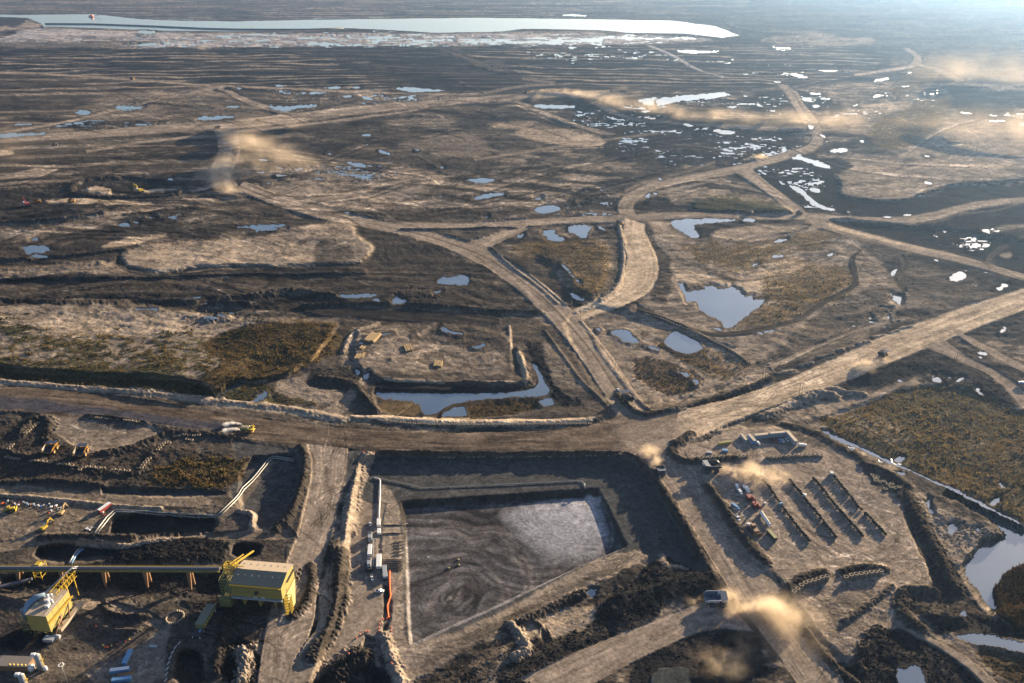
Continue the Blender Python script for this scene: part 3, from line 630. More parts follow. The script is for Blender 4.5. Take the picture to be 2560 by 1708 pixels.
berm('z2', '100,1500 170,1440 260,1400', 5, 12, 'D')
berm('z2', '140,740 130,840 150,900', 2, 5, 'T')
berm('z2', '1650,1010 1500,1080 1380,1140 1250,1200', 3, 6, 'D')
berm('z2', '1190,1210 1260,1300 1310,1370 1220,1420', 4, 6, 'T')
berm('z2', '1350,1200 1440,1300', 2.5, 4, 'M')
berm('z4', '2060,600 2100,690 2060,900 1990,1090 1880,1170', 3.4, 6, 'D', .28)
berm('z4', '1640,1050 1745,1065 1725,1165', 3, 4, 'T', .2)
berm('z4', '600,385 800,405 1000,440', 2.4, 5, 'D')
berm('z4', '130,520 200,420 300,385 340,440 320,560', 3, 8, 'D', .5)
berm('z4', '700,660 900,620 1050,560 1180,500 1400,520 1600,540', 3, 9, 'D', .6)
berm('z4', '0,840 400,845 700,870', 2.5, 7, 'D', .4)
berm('z4', '0,935 600,985 1100,1030', 2.0, 4, 'T', .2)
berm('z4', '0,610 300,720 600,770 900,800 950,770 1050,650', 2.5, 8, 'D', .6)
berm('z1', '280,290 500,280 900,290', 3, 6, 'D', .3)
berm('z1', '560,320 800,350 900,360 1200,320', 2.5, 6, 'T', .3)
berm('z1', '2120,480 2140,600 2090,740 2000,830', 2.6, 6, 'D', .25)
berm('z1', '2330,400 2320,560 2330,760 2250,960 2150,1100', 3.4, 8, 'D', .28)
berm('z1', '700,760 760,820 900,830 1000,835', 2.5, 5, 'D', .4)
berm('z1', '640,900 720,930 900,935 940,925', 2.0, 4, 'M', .4)
berm('z1', '1560,800 1520,940 1500,1060 1480,1200', 3, 6, 'D', .5)
berm('z1', '1660,1060 1690,1180 1640,1279', 6, 8, 'T', .6)
berm('a4', '480,480 520,430 700,400 900,390 1000,400 1200,425', 5, 14, 'D', .5)
berm('a4', '490,500 620,520 900,530 1200,515 1240,490', 4, 9, 'D', .5)
berm('a4', '0,700 400,690 700,650', 5, 13, 'D', .4)
berm('a4', '0,960 200,950 600,925 850,900', 4, 10, 'D', .4)
berm('b1', '0,80 400,95 900,105 1300,95 1700,120', 4, 9, 'D', .5)
berm('b1', '1500,100 1800,60 1950,20 2200,40 2350,60', 6, 14, 'D', .6)
berm('b2', '0,120 500,110 900,130 1300,160 1600,170', 5, 8, 'D', .5)
berm('b2', '270,440 330,300 500,240', 2.5, 6, 'T')
berm('b2', '1455,420 1500,520 1540,640 1400,650 1100,640', 3.0, 7, None)
berm('b2', '1400,260 1415,420', 2, 3, 'T')
berm('b2', '110,620 300,640 380,700', 3, 10, 'D')
berm('b2', '380,720 440,780 480,840', 5, 8, 'D')
berm('b2', '1840,60 1815,140 1720,60 1540,-90', 1.3, 4, None, .15)
berm('a5', '1990,720 2020,860 2020,1000 1980,1160 1860,1240', 3, 6, 'T', .3)
berm('a5', '500,752 900,752 1290,742', 2.5, 5, 'D', .3)
berm('a5', '1110,870 1230,990 1430,1130 1570,1257', 1.3, 5, None, .15)
berm('b3', '0,240 200,300 400,400 560,480 660,560', 2, 5, 'M', .3)
berm('b3', '980,570 1050,560', 2, 4, 'T'); berm('b3', '1090,530 1180,510', 2, 4, 'T'); berm('b3', '1210,490 1300,465', 2, 4, 'T')
berm('b3', '1330,450 1400,430', 2, 4, 'T'); berm('b3', '1420,400 1500,385', 2, 4, 'T'); berm('b3', '840,620 950,598', 2, 4, 'T')
berm('b3', '1530,375 1580,360', 2, 4, 'T'); berm('b3', '1590,350 1660,335', 2, 4, 'T')
berm('b3', '1000,780 1100,740 1180,760', 5, 12, 'T'); berm('b3', '1190,720 1260,740 1360,750', 4, 8, 'T')
berm('b3', '750,880 900,820 950,800', 3, 9, 'T')
berm('z3', '850,50 1000,90 1150,170 1300,260', 3, 9, 'D'); berm('z3', '1310,290 1450,350 1560,420', 4, 8, 'D')
berm('z3', '1530,440 1650,640 1760,830 1850,1000', 4, 10, 'D', .4)
berm('z3', '1580,1020 1730,1020', 4, 7, 'M', .2)
berm('z3', '1550,1050 1530,1150 1640,1250', 4, 9, 'D', .3)
berm('z3', '1700,1180 1880,1190', 4, 8, 'D', .3)
berm('z3', '130,830 130,900 270,915', 2, 4, 'T', .2)
berm('z3', '1400,1250 1300,1400 1290,1480', 3, 7, 'D', .5)

poly('F', 'z3', '60,1480 270,1465 300,1568 300,1640 60,1640', 3, 3, .9, rgh=.1)
# ---------------- water
LAKE = '-300,30 44,38 234,36 256,38 348,48 457,53 585,54 860,49 1040,47 1186,45 1369,47 1552,50 1680,52 1740,60 1785,65 1820,78 1847,89 1804,94 1718,84 1570,82 1497,75 1387,73 1306,72 1250,79 1080,82 1000,76 860,70 714,77 585,78 440,77 329,74 234,70 110,66 104,59 66,44 -300,36'
PONDS.append((T('s', LAKE), 0.0, .6, 0, .8, 'lake'))
pond('a1', '520,770 550,757 610,760 625,772 590,787 535,783;785,730 860,720 990,735 960,745 830,752;1340,810 1480,795 1600,793 1580,805 1400,825;1815,725 1950,728 2190,710 2150,725 2000,745 1970,768 1880,750;1540,730 1600,725 1640,732 1560,738;1610,603 1630,597 1655,605 1630,615;2190,600 2320,595 2330,605 2250,607;70,855 150,843 240,852 100,858;870,848 1080,855 960,862;930,218 1000,212 1080,220 1000,230')
pond('a2', '450,608 560,597 640,608 800,615 780,628 600,628 520,620;1395,725 1450,715 1680,722 1690,735 1560,742 1430,738;2110,680 2350,658 2600,635 2620,645 2500,665 2350,690 2250,720 2140,710;220,660 260,658 320,680 260,683;470,668 550,657 500,672;80,660 165,652 150,668;1880,800 1930,798 2050,830 1980,820;1690,765 1730,762 1740,775;0,598 90,594 80,606 0,606;160,600 210,592 220,604', jit=1.5)
pond('a2', '1560,105 1700,101 1790,108 1650,112;1640,325 1700,325 1670,332;1860,385 1930,384 1920,392;2110,755 2200,755 2190,770 2110,768;2000,730 2100,740 2180,735 2140,750')
pond('a3', '0,640 60,620 410,590 490,600 400,625 250,635 150,648 60,668 0,672;1100,962 1180,942 1240,960 1160,978;760,465 830,465 960,490 970,503 860,482;350,820 500,840 500,855 420,855 370,840;160,790 240,800 220,812;980,590 1070,600 990,605;1000,675 1030,668 1045,682 1010,688;1390,520 1420,505 1480,498 1490,508 1420,518;1385,615 1420,603 1460,610 1400,628;1250,680 1300,655 1290,670;640,665 690,680 650,682;1020,445 1200,455 1060,457;750,520 810,525 760,530;1040,855 1090,875 1070,880;1685,990 1780,1000 1720,1003;1935,715 2025,725 1980,728;1740,605 1780,592 1770,605;1905,538 1970,542;970,800 1010,800 1000,830 975,820;120,325 200,318 330,330 420,325 350,340 200,342', jit=1.5)
pond('a3', '500,655 560,650 540,660;455,682 520,680 490,688;560,612 590,615 570,620;1600,465 1635,462 1620,470;1085,900 1105,905 1090,912;1295,900 1330,892 1320,915;2050,708 2160,716 2100,718;2110,770 2250,775 2180,780;730,300 800,305 880,312 800,314;400,970 530,985 450,985;150,840 180,843;350,1060 380,1055;120,745 180,745')
pond('a4', '1610,730 1850,715 1965,710 1950,730 1800,760 1740,755 1700,740;155,860 320,855 345,895 270,920 190,915 160,890;205,940 230,925 325,925 325,945;195,830 265,805 260,820;815,730 830,705 890,715 880,728;910,690 950,690 950,710 915,708;1135,670 1240,635 1215,670;1010,665 1070,668 1040,672;1755,268 1800,265 1835,280 1780,285;1710,355 1825,355 1800,365;2225,235 2245,220 2275,235 2250,243;2185,315 2260,320 2210,325;0,95 305,88 300,102 0,128 -300,140 -300,100;1880,375 1970,380 1920,386;2145,402 2235,402 2190,408;1790,432 1850,434 1820,438;1140,408 1190,410')
pond('a5', '1455,760 1550,745 1550,780 1640,820 1520,830;1650,725 1800,720 1770,790 1740,815 1710,780 1640,765;1840,720 1900,755 1860,745;1280,800 1340,780 1310,810;920,405 1100,395 1170,415 1030,430;985,545 1050,515 1200,495 1195,518 1080,525 1020,548;350,205 440,230 360,235;1595,975 1725,1115 1715,1120 1600,995;1645,1170 1765,1215 1720,1250 1670,1210;740,1110 790,1075 850,1085 950,1055 965,1125 880,1128 780,1120;720,1175 775,1160 770,1180 725,1187;105,285 250,300 270,330 180,315;230,100 295,98 290,112 235,110;2160,520 2205,500 2200,530 2185,540;2220,495 2260,505 2230,515;2255,395 2285,405 2265,415;730,525 780,523 760,532;0,222 30,235 0,240;245,168 310,175;590,203 640,206;1600,640 1530,645;1910,650 1950,640;1400,540 1460,535 1450,545;110,632 155,630 130,640;2285,98 2345,112;2230,210 2290,212 2260,218;760,318 790,322 780,330;1060,670 1100,662', jit=1.8)
pond('a5', '1395,610 1520,580 1605,605 1540,630 1450,645', jit=.6)
pond('a6', '130,432 510,430 480,445 250,455 235,480 290,550 210,545 150,500 85,450;545,430 630,425 635,450 570,445;745,580 780,560 840,558 830,568;735,680 750,665 810,660 805,672;605,740 630,715 655,712;1090,665 1130,645 1120,665;1500,770 1540,740 1530,780 1500,805;1490,910 1530,910 1570,960 1560,985 1500,930;1860,820 1920,770 1960,765 1990,800 1930,830;2170,860 2210,845 2255,855 2200,885;840,215 900,225 1000,290 1040,340 1160,375 1080,370 960,320 930,270;970,230 1050,235 1050,260 1000,255;850,40 920,18 960,40 1050,60 1130,110 1060,100 960,60;1990,620 2030,580 2080,590 2060,610;2075,500 2120,495 2140,525 2100,520;2040,565 2140,565 2080,580;1830,500 1870,498 1840,520;1760,530 1820,550;1565,405 1640,400 1620,408;1450,415 1510,415 1480,422;755,130 830,128 800,140;850,122 910,124 890,132;645,112 690,135 700,145;1740,375 1760,365 1780,362;1780,360 1815,355;1830,335 1865,338;2080,280 2200,275;2110,293 2160,290;1690,20 1790,30 1730,34;1705,190 1760,200 1750,212;1460,630 1490,640;1765,685 1820,690 1790,700;2120,700 2155,710;2155,685 2200,700;1215,380 1240,386;960,525 985,522', jit=1.6)
pond('b3', '232,70 262,72 270,110 285,122 400,115 395,90 440,92 540,105 560,95 610,120 640,155 690,150 690,175 760,172 740,205 550,345 515,340 500,300 420,270 370,240 345,180 290,180', jit=1.6, rnd=0)
pond('b3', '205,366 230,368 400,455 330,500 240,495 145,440 165,400', jit=1)
pond('b3', '705,375 780,360 825,358 790,372 740,378 775,400;205,605 260,610 310,635 300,645 240,620;320,660 360,665 350,690;1775,640 1830,650 1850,680 1800,672;1815,630 1930,655;1920,670 1975,645 1985,660 1940,680;2055,720 2075,715 2070,740 2100,758;2050,495 2100,490 2135,510 2090,512;2060,520 2095,525;2150,590 2205,605;1540,140 1570,145 1605,165 1590,200 1560,180;1380,285 1420,278 1410,292;1330,300 1355,298;1290,335 1325,328;1516,270 1528,300;1030,455 1062,452;440,345 500,350 500,362;590,335 620,342;1380,405 1410,403;1575,665 1605,668 1590,676;2180,100 2230,75 2265,85 2200,115;0,430 130,485 60,460;2530,640 2570,690;2210,355 2245,350 2200,385')
pond('b2', '470,710 560,720 750,718 1100,728 1400,722 1560,698 1610,650 1600,600 1555,520 1580,525 1620,590 1650,650 1690,710 1650,740 1400,745 1150,768 1000,795 920,850 860,868 810,860 790,775 550,765;1070,805 1110,830 1110,880 940,880 960,850;1590,770 1690,750 1715,800 1640,810;245,50 500,38 490,60 330,72 250,60;600,90 640,60 660,85 700,90 690,105 610,108;470,85 500,75 530,100;930,290 945,262 1000,295 1090,310 1080,320 990,305;1155,405 1240,380 1220,410 1170,412;400,600 450,575 440,620 410,625;350,560 385,560 380,600 355,590;520,315 610,305 620,315 530,322;730,335 765,310 770,318;2080,300 2160,283 2200,290 2300,365 2290,380 2210,380;2000,280 2020,270 2028,298 2005,298;365,380 395,370 400,385;540,500 575,498 560,510', jit=1.4)
pond('b1', '1720,770 1780,720 1830,710 1810,760 1760,780;1480,750 1600,660 1660,645 1680,652 1600,680 1500,756;880,145 1080,140 1070,155;1280,70 1400,62 1340,75;1340,110 1440,108;1480,180 1560,195 1520,200;1610,208 1690,215')
# lower right
pond('z3', '1770,470 1850,470 1950,560 2050,600 2130,680 2150,700 2140,740 2000,745 1960,830 1900,870 1920,960 1990,1020 2010,1080 2060,1130 2110,1140 2075,1060 2100,1000 2140,930 2230,890 2300,800 2300,690 2253,650 2160,600 2060,560 1900,500', jit=2.4)
pond('z3', '1840,1290 1970,1275 2100,1300 2253,1330 2500,1370 2500,1440 2253,1385 2050,1350 1900,1320;1500,1480 1560,1490 1600,1460 1650,1475 1680,1568 1690,1660 1530,1660;1800,650 1840,640 1860,665 1840,700 1810,690;1690,480 1702,500 1700,550 1720,580 1700,565 1682,530;1900,500 1940,480 1935,510;1220,180 1250,188 1265,205 1240,200;1400,262 1420,268 1412,276;1500,330 1560,340 1540,348;2020,540 2080,490 2120,480 2080,520 2040,550;2090,390 2150,430;1870,1160 1910,1150 1915,1180')
pond('z3', '1060,88 1100,92 1150,125 1250,165 1290,180 1400,240 1500,275 1540,300 1640,345 1750,395 1850,430 2000,510 2100,565 2253,640 2253,655 2100,580 2000,530 1850,450 1700,380 1560,310 1480,290 1400,250 1250,180 1150,145 1090,105;1480,270 1510,240 1560,250 1530,275', jit=1.4)
pond('z2', '1660,990 1720,985 1720,1020 1690,1030')
pond('z2', '1505,1125 1510,1120 1500,1125')
# puddle fields: outline, threshold, scale
puddles('s', '300,88 700,84 1250,86 1700,88 1830,98 1560,110 900,112 480,118 300,112', 0.02, .8)
puddles('a3', '500,380 720,400 720,430 200,400 0,380 0,340', 0.49, .8)
puddles('a3', '300,470 700,470 1000,440 1300,500 1300,440 900,430 300,460', 0.49, .6)
puddles('a3', '0,620 500,610 900,600 880,720 300,700 0,720', 0.37, .5)
puddles('a3', '-200,800 480,830 900,900 940,960 600,1040 200,1060 -300,1060', 0.37, .6)
puddles('a3', '880,600 1100,620 1120,700 960,690', 0.20, .6)
puddles('a6', '620,110 950,100 1100,200 1080,260 950,220 750,180', 0.20, .5)
puddles('a6', '930,300 1100,340 1150,380 1000,370', 0.15, .5)
puddles('a4', '1650,320 2350,310 2350,360 1800,350', 0.20, .5)
puddles('a1', '1750,600 2350,600 2350,690 1950,700', 0.25, .6)
puddles('a1', '300,820 1100,830 1400,860 700,900 300,890', 0.30, .6)
puddles('a2', '0,640 600,650 600,700 300,710 0,700', 0.25, .6)
puddles('a2', '1300,330 2300,340 2300,420 1500,410', 0.35, .6)
puddles('a2', '1650,740 2350,720 2350,830 1900,820', 0.25, .6)
puddles('a3', '1050,830 1400,790 1500,700 1700,640 1900,600 1800,540 1500,560 1200,700', 0.45, .5)
puddles('a5', '0,280 500,300 450,420 0,380', 0.26, .5)
puddles('a5', '1950,60 2350,180 2350,340 2100,300', 0.32, .5)
puddles('a5', '1350,560 1800,480 2000,440 1950,660 1500,650', 0.40, .5)
puddles('a6', '1850,560 2200,480 2150,620 1950,640', 0.25, .6)
puddles('a6', '1880,780 2100,760 2250,860 2100,900', 0.32, .5)
puddles('b3', '1300,280 1560,220 1620,290 1500,320', 0.35, .5)
puddles('b2', '560,40 900,0 900,120 700,120', 0.25, .5)
puddles('b1', '850,110 1800,170 1820,230 1400,200', 0.25, .6)
puddles('z3', '1680,600 1900,640 2150,730 2000,740 1850,720', 0.30, .5)
puddles('D', '2200,260 2600,240 2600,300 2250,290', 0.40, .6)
puddles('D', '1300,250 1500,260 1700,300 1500,330 1350,300', 0.40, .6)

# ---------------- wheel ruts and faint winding tracks worn into the ground
trng = np.random.default_rng(3)
def rut(p, wpx, amt, mtr=None):
    wpx = wpx * 2.0; amt = amt * 1.5
    w_ = window(p, 4); 
    if (w_[0].stop - w_[0].start) < 2: return
    d = segd(U[w_], V[w_], p, False)
    m = (smooth(wpx, wpx * .3, d) * amt * (.55 + .6 * N2[w_]).clip(0, 1.2)).astype(np.float32)
    A[w_] = A[w_] * (1 + m[..., None])
    if mtr: HD[w_] += m * mtr
def ruts(reg, pts, n, ang, spread, ln, curv=.25, wpx=1.3, amt=.38):
    P = T(reg, pts); lo, hi = P.min(0), P.max(0); k = 0; tries = 0
    while k < n and tries < n * 20:
        tries += 1
        c = lo + (hi - lo) * trng.random(2)
        if not inside(c[:1], c[1:], P)[0]: continue
        a = math.radians(ang + trng.normal() * spread); L_ = ln * (.4 + trng.random()); cv = trng.normal() * curv
        q = [c]; 
        for i in range(7):
            a += cv / 7; q.append(q[-1] + np.array((math.cos(a), -math.sin(a) * .62)) * L_ / 7)
        q = np.array(q); sgn = 1 if trng.random() < .5 else -1
        rut(q, wpx, amt * sgn * (.5 + .7 * trng.random()))
        if trng.random() < .6: rut(q + np.array((7.5, 3.0)), wpx, amt * sgn * .7)
        k += 1
ruts('z3', YARD, 120, -58, 22, 90, 1.2)
ruts('z3', '700,850 1500,780 1650,900 1600,1010 1300,920 900,960', 40, 5, 20, 90, 1.6)
ruts('z3', '880,1000 1500,1000 1400,1350 1200,1430 1050,1250', 60, 40, 40, 40, .8)
ruts('z2', '380,300 480,400 510,640 540,1300 1000,1240 1600,880 1910,760 2100,780 1800,940 1000,1300 600,1568 430,1568 450,1200', 70, 30, 18, 90, .5)
ruts('z2', '0,100 240,140 190,400 100,740 130,1000 0,1300', 40, 80, 14, 90, .5)
ruts('z1', '1250,800 1600,800 2050,600 2350,600 2200,1000 2000,1279 1500,1279', 80, 70, 25, 90, 1.4)
ruts('z1', '0,600 1200,600 1300,900 900,1279 0,1279', 60, 10, 40, 60, 1.2, amt=.3)
ruts('z4', '0,960 600,1000 640,1190 0,1240', 40, 15, 25, 60, 1)
ruts('z4', '340,350 1000,420 1100,480 620,670 380,560', 40, -15, 25, 60, 1.3)
ruts('z4', '2080,600 2350,600 2350,1202 2000,1202', 40, 82, 14, 80, .5)
ruts('b2', '330,260 1350,400 1420,560 900,580 270,420', 90, 20, 40, 45, 1.5)
ruts('b2', '300,870 1990,892 1960,926 500,915', 30, 0, 6, 60, .2)
ruts('b3', '0,820 700,560 1500,200 1700,300 1000,620 900,900 0,900', 120, 28, 14, 90, .4)
ruts('b3', '1160,890 1350,810 2000,720 2350,900 2350,1175 1700,1175', 60, 40, 50, 70, .8, amt=.25)
ruts('a6', '0,520 1400,560 1500,971 0,971', 110, 20, 35, 90, .8, 1.2, .3)
ruts('a6', '1240,100 2350,20 2350,190 1600,310 1240,280', 70, 8, 14, 90, .5, 1.1, .3)
ruts('a5', '0,380 1900,300 1900,640 0,690', 170, 14, 14, 110, .6, 1.2, .42)
ruts('a5', '1300,860 1900,840 1850,1240 1550,1000', 50, 60, 40, 60, .8, 1.2, .3)
ruts('a4', '820,950 1250,820 2100,720 2350,980 1300,1010', 70, 12, 18, 80, .8, 1.1, .35)
ruts('a4', '0,120 1480,130 1350,400 0,470', 80, 6, 8, 150, .3, 1.1, .4)
ruts('a4', '0,470 1300,480 2300,560 2300,700 900,790 0,830', 150, 8, 10, 110, .5, 1.2, .45)
ruts('a4', '0,1040 2350,1030 2350,1250 0,1250', 90, 3, 10, 110, .4, 1.2, .4)
ruts('b1', '0,130 1500,190 1600,500 0,520', 90, 8, 16, 50, .8, 1.2, .3)
ruts('a3', '1000,560 2350,560 2350,1073 1200,1000', 120, 20, 25, 80, .7, 1.0, .35)
ruts('a3', '0,600 900,600 980,900 0,1073', 90, 6, 14, 90, .6, 1.0, .4)
ruts('a2', '0,620 2350,700 2350,874 0,874', 120, 6, 10, 120, .5, 1.0, .4)
ruts('a1', '0,600 2350,600 2350,874 0,874', 110, 6, 10, 120, .4, 1.0, .4)
def trail(reg, pts, wpx=1.6, amt=.5):
    rut(cham(cham(T(reg, pts), 1, False), 1, False), wpx, amt)
for r_, t_ in (('a5', '0,270 200,200 350,120 600,130 900,60'), ('a5', '620,240 700,290 780,340 740,345'), ('a5', '100,300 500,360 700,390 760,440'), ('a5', '1050,500 1400,380 1800,300 2200,220 2350,210'),
               ('a5', '640,620 1100,560 1500,470 1660,440'), ('a5', '1650,580 1700,520 1850,460 2100,400 2350,330'), ('a5', '1060,20 1180,60 1190,90 1080,110'), ('a5', '1400,20 1350,60 1380,70'), ('a5', '0,560 300,520 560,420 700,400'),
               ('a4', '1700,430 1950,520 2350,500'), ('a4', '1800,180 2100,260 2350,300'), ('a4', '0,450 150,440 400,330'), ('a4', '0,820 300,700 800,650 1300,590'), ('a4', '1900,600 2350,620'), ('b1', '850,60 1300,90 1800,60 2350,30'),
               ('a6', '80,330 240,230 520,210 800,290'), ('a6', '0,230 250,175 600,190'), ('a6', '1600,310 1690,240 1900,200'), ('a6', '900,600 1200,560 1350,640 1290,760 1250,860 1000,960'), ('a6', '1000,20 1240,120 1900,180 2350,170'),
               ('a3', '880,560 1300,470 1700,420'), ('a3', '1180,1000 1500,1040 2000,1060'), ('a3', '1600,980 1850,800 2350,700'), ('a3', '0,900 300,940 700,1000'), ('a3', '460,120 430,140 560,190 900,210'), ('a2', '900,560 1000,600 1080,635'), ('a2', '1230,690 1400,780 1650,860'), ('a2', '1800,780 1850,860'),
               ('b2', '520,250 330,300 280,440 350,500'), ('b2', '880,640 780,760 600,880'), ('z3', '1500,1230 1350,1400 1290,1568'), ('z3', '1700,460 1560,640 1760,900'), ('b3', '1160,890 1400,960 1560,1090'), ('b3', '1000,1010 1300,900 1500,740')):
    trail(r_, t_); rut(cham(cham(T(r_, t_), 1, False), 1, False) + np.array((0, 5.0)), 1.3, -.45)
# ================================================================ solve the ground surface
RELW = [(130, 2.6), (46, 1.25), (17, .62), (7, .33), (3.2, .16), (1.6, .07)]
Z = HB + HD
RX, RY = X0, Y0
for k_, (wl, am) in enumerate(RELW):
    f_ = np.clip((wl * 1.0 / CELL - 1.2) / 2.0, 0, 1)
    rg_ = (RGH if wl > 20 else RGH * (1 + .8 * np.clip(NK, 0, 1))) * np.clip(RGH * 1.6, .25, 1)
    n_ = vnoise(RX / wl + 7 * k_, RY / wl - 3 * k_, 100 + k_) + .5 * vnoise(RY / wl * 1.9, RX / wl * 1.9, 120 + k_)
    if wl < 30: n_ = n_ - np.abs(n_) * .5 * np.clip(RGH, 0, 1)
    am2 = am * (1 if wl > 100 else .62)
    Z = Z + am2 * f_ * n_ * rg_
# far terrain only visible through its large swells
Z = Z + far * 9 * fbm(LX * 18, LY * 40, 3, 131) * smooth(1500, 4000, Y0) * (RGH > .35)
N4 = vnoise(LX * 420, LY * 560, 161); N5 = vnoise(LX*160+3, LY * 330, 162)
Z = Z + .28 * np.sin((LY * 34 + LX * 3 + 1.3 * vnoise(LX * 9, LY * 14, 184)) * 6.283) * smooth(1000, 820, V) * smooth(300, 500, V) * np.clip(RGH, 0, 1)
Z = Z + Y0 / 796 * .30 * (N4 * .5 + N5 * .7) * np.clip(RGH - .12, .0, 1.5) * smooth(3500, 1500, Y0)
WLV = np.full(U.shape, -999.0)
for (p, dz, jit, rnd, soft, nm) in PONDS:
    w_, m, sd = mask(p, soft, jit, rnd)
    if jit > 1: sd = sd + (jit * .9 * vnoise(LX[w_] * 330, LY[w_] * 330, 171) + jit * .8 * vnoise(LX[w_] * 130, LY[w_] * 130, 172)) * np.clip(1.3 * (p.max(0) - p.min(0))[1] / 14, .35, 1.3)
    ins = sd < 0
    if ins.sum() < 1: continue
    lev = float(np.median((HB[w_] + np.minimum(HD[w_], 0))[ins])) + dz * .6
    near = smooth(11, 2, sd)
    Z[w_] = Z[w_] * (1 - near) + (lev + .30) * near
    HB[w_] = HB[w_] * (1 - near) + lev * near
    Z[w_] = np.where(sd < 1.2, lev + .3 - 1.3 * (1 - smooth(-2.0, 1.2, sd)), Z[w_])
    mud = smooth(9, 1, sd) * .55
    mixc(w_, mud.astype(np.float32), C['D'])
    WLV[w_] = np.where(sd < 4.5, lev, WLV[w_])
clu = .5 * vnoise(LX * 26, LY * 60, 145) + .25 * vnoise(LX * 9, LY * 20, 146)
PN = fbm(LX * 80, LY * 250, 3, 141) + clu - .04
PN2 = fbm(LX * 150, LY * 460, 3, 143) + clu - .04
for (p, thr, sc, soft) in PUDZ:
    w_, m, sd = mask(p, soft, 12, 1)
    pn = (PN if sc > .65 else PN2)[w_]
    k = (pn > thr - .06) & (m > .5) & (WLV[w_] < -900) & (ROADM[w_] < .3)
    lev = HB[w_] - .2
    bl = smooth(thr - .28, thr - .06, pn) * smooth(.2, .6, m) * (WLV[w_] < -900) * (ROADM[w_] < .3)
    Z[w_] = Z[w_] * (1 - bl) + (lev + .25) * bl
    Z[w_] = np.where(k, lev + .25 - 6 * np.clip(pn - thr + .06, 0, .2), Z[w_])
    k2 = (pn > thr - .2) & (m > .3) & (WLV[w_] < -900) & (ROADM[w_] < .3)
    WLV[w_] = np.where(k2, lev - .1, WLV[w_])
# position: each grid point slides along its sight line to its broad level, so raised ground stays where it was traced
t_ = (HB - H) / (-ST * F + CT * (CV - V))
Yk = (CT * F + ST * (CV - V)) * t_
Yk = np.maximum.accumulate(Yk[::-1] + np.arange(NV)[:, None] * 1e-3, axis=0)[::-1]
Xk = (U - CU) * Yk / (CT * F + ST * (CV - V))
ZF = Z.astype(np.float64)
# distance cap
capm = Yk > 60000
N3 = vnoise(LX * 480, LY * 800, 151) * .6 + vnoise(LX * 900, LY * 1300, 152) * .4
N4_ = vnoise(LX * 300, LY * 1100, 158) * (1 - .6 * ROADM)
wq = .012 * fbm(LX * 40, LY * 40, 2, 155)
R1 = np.abs(vnoise((LX + wq) * 55, (LY - wq) * 75, 153)); R2 = np.abs(vnoise((LX - wq) * 120 + LY * 60, (LY + wq) * 150, 154)); R3 = np.abs(vnoise((LX + wq) * 18, (LY + wq) * 60, 157))
trk = np.maximum(np.maximum(smooth(.09, .0, R1) * .8, smooth(.10, .0, R2) * .6), smooth(.05, 0, R3))
und = (1 - ROADM) * np.clip(RGH, 0, 1)
wx_ = LX + .05 * fbm(LX * 6, LY * 9, 3, 181); wy_ = LY + .035 * fbm(LX * 5, LY * 8, 3, 182)
bph = wy_ * 34 + wx_ * 9 * vnoise(LX * 2.2, LY * 3, 183) + 1.3 * vnoise(LX * 9, LY * 14, 184)
bnd = np.sin(bph * 6.283) * .5 + np.sin(bph * 6.283 * 2.37 + 2) * .35 + .5 * vnoise(wx_ * 60, wy_ * 420, 185)
bz_ = smooth(1000, 820, V) * und * smooth(-.35, .3, vnoise(LX * 7, LY * 11, 186) + .15)
A = A * np.clip(1 + .42 * bnd * bz_, .35, 2.0)[..., None]
HB_BENCH = 0
A = A * (1 + (.26 * N2 + .26 * NS + .32 * N3 + .22 * np.sign(N4_) * np.abs(N4_) ** 1.5)[..., None])
A = A * (1 + (.45 * trk * und * (.5 + N1))[..., None])
lum_ = A.mean(2, keepdims=True)
A = A * (np.clip(lum_, .005, 1) / .12) ** .19      # contrast curve: pale ground lighter, dark ground darker
A = np.clip(A, .007, .6)

def surf(u, v):
    """point of the finished ground seen at photograph pixel (u, v)"""
    uu, vv = u, v
    for _ in range(4):
        i = int(np.clip(np.searchsorted(US, uu), 1, NU - 1)); j = int(np.clip(np.searchsorted(VS, vv), 1, NV - 1))
        fx = (uu - US[i - 1]) / (US[i] - US[i - 1]); fy = (vv - VS[j - 1]) / (VS[j] - VS[j - 1])
        g = lambda M: ((M[j - 1, i - 1] * (1 - fx) + M[j - 1, i] * fx) * (1 - fy) + (M[j, i - 1] * (1 - fx) + M[j, i] * fx) * fy)
        x, y, z = g(Xk), g(Yk), g(ZF)
        pu, pv = proj(x, y, z)
        uu += (u - pu) * .8; vv += (v - pv) * .8
    return Vector((x, y, z))

def S(reg, x, y):
    a, b, k = REG[reg]
    return surf(a + x / k, b + y / k)

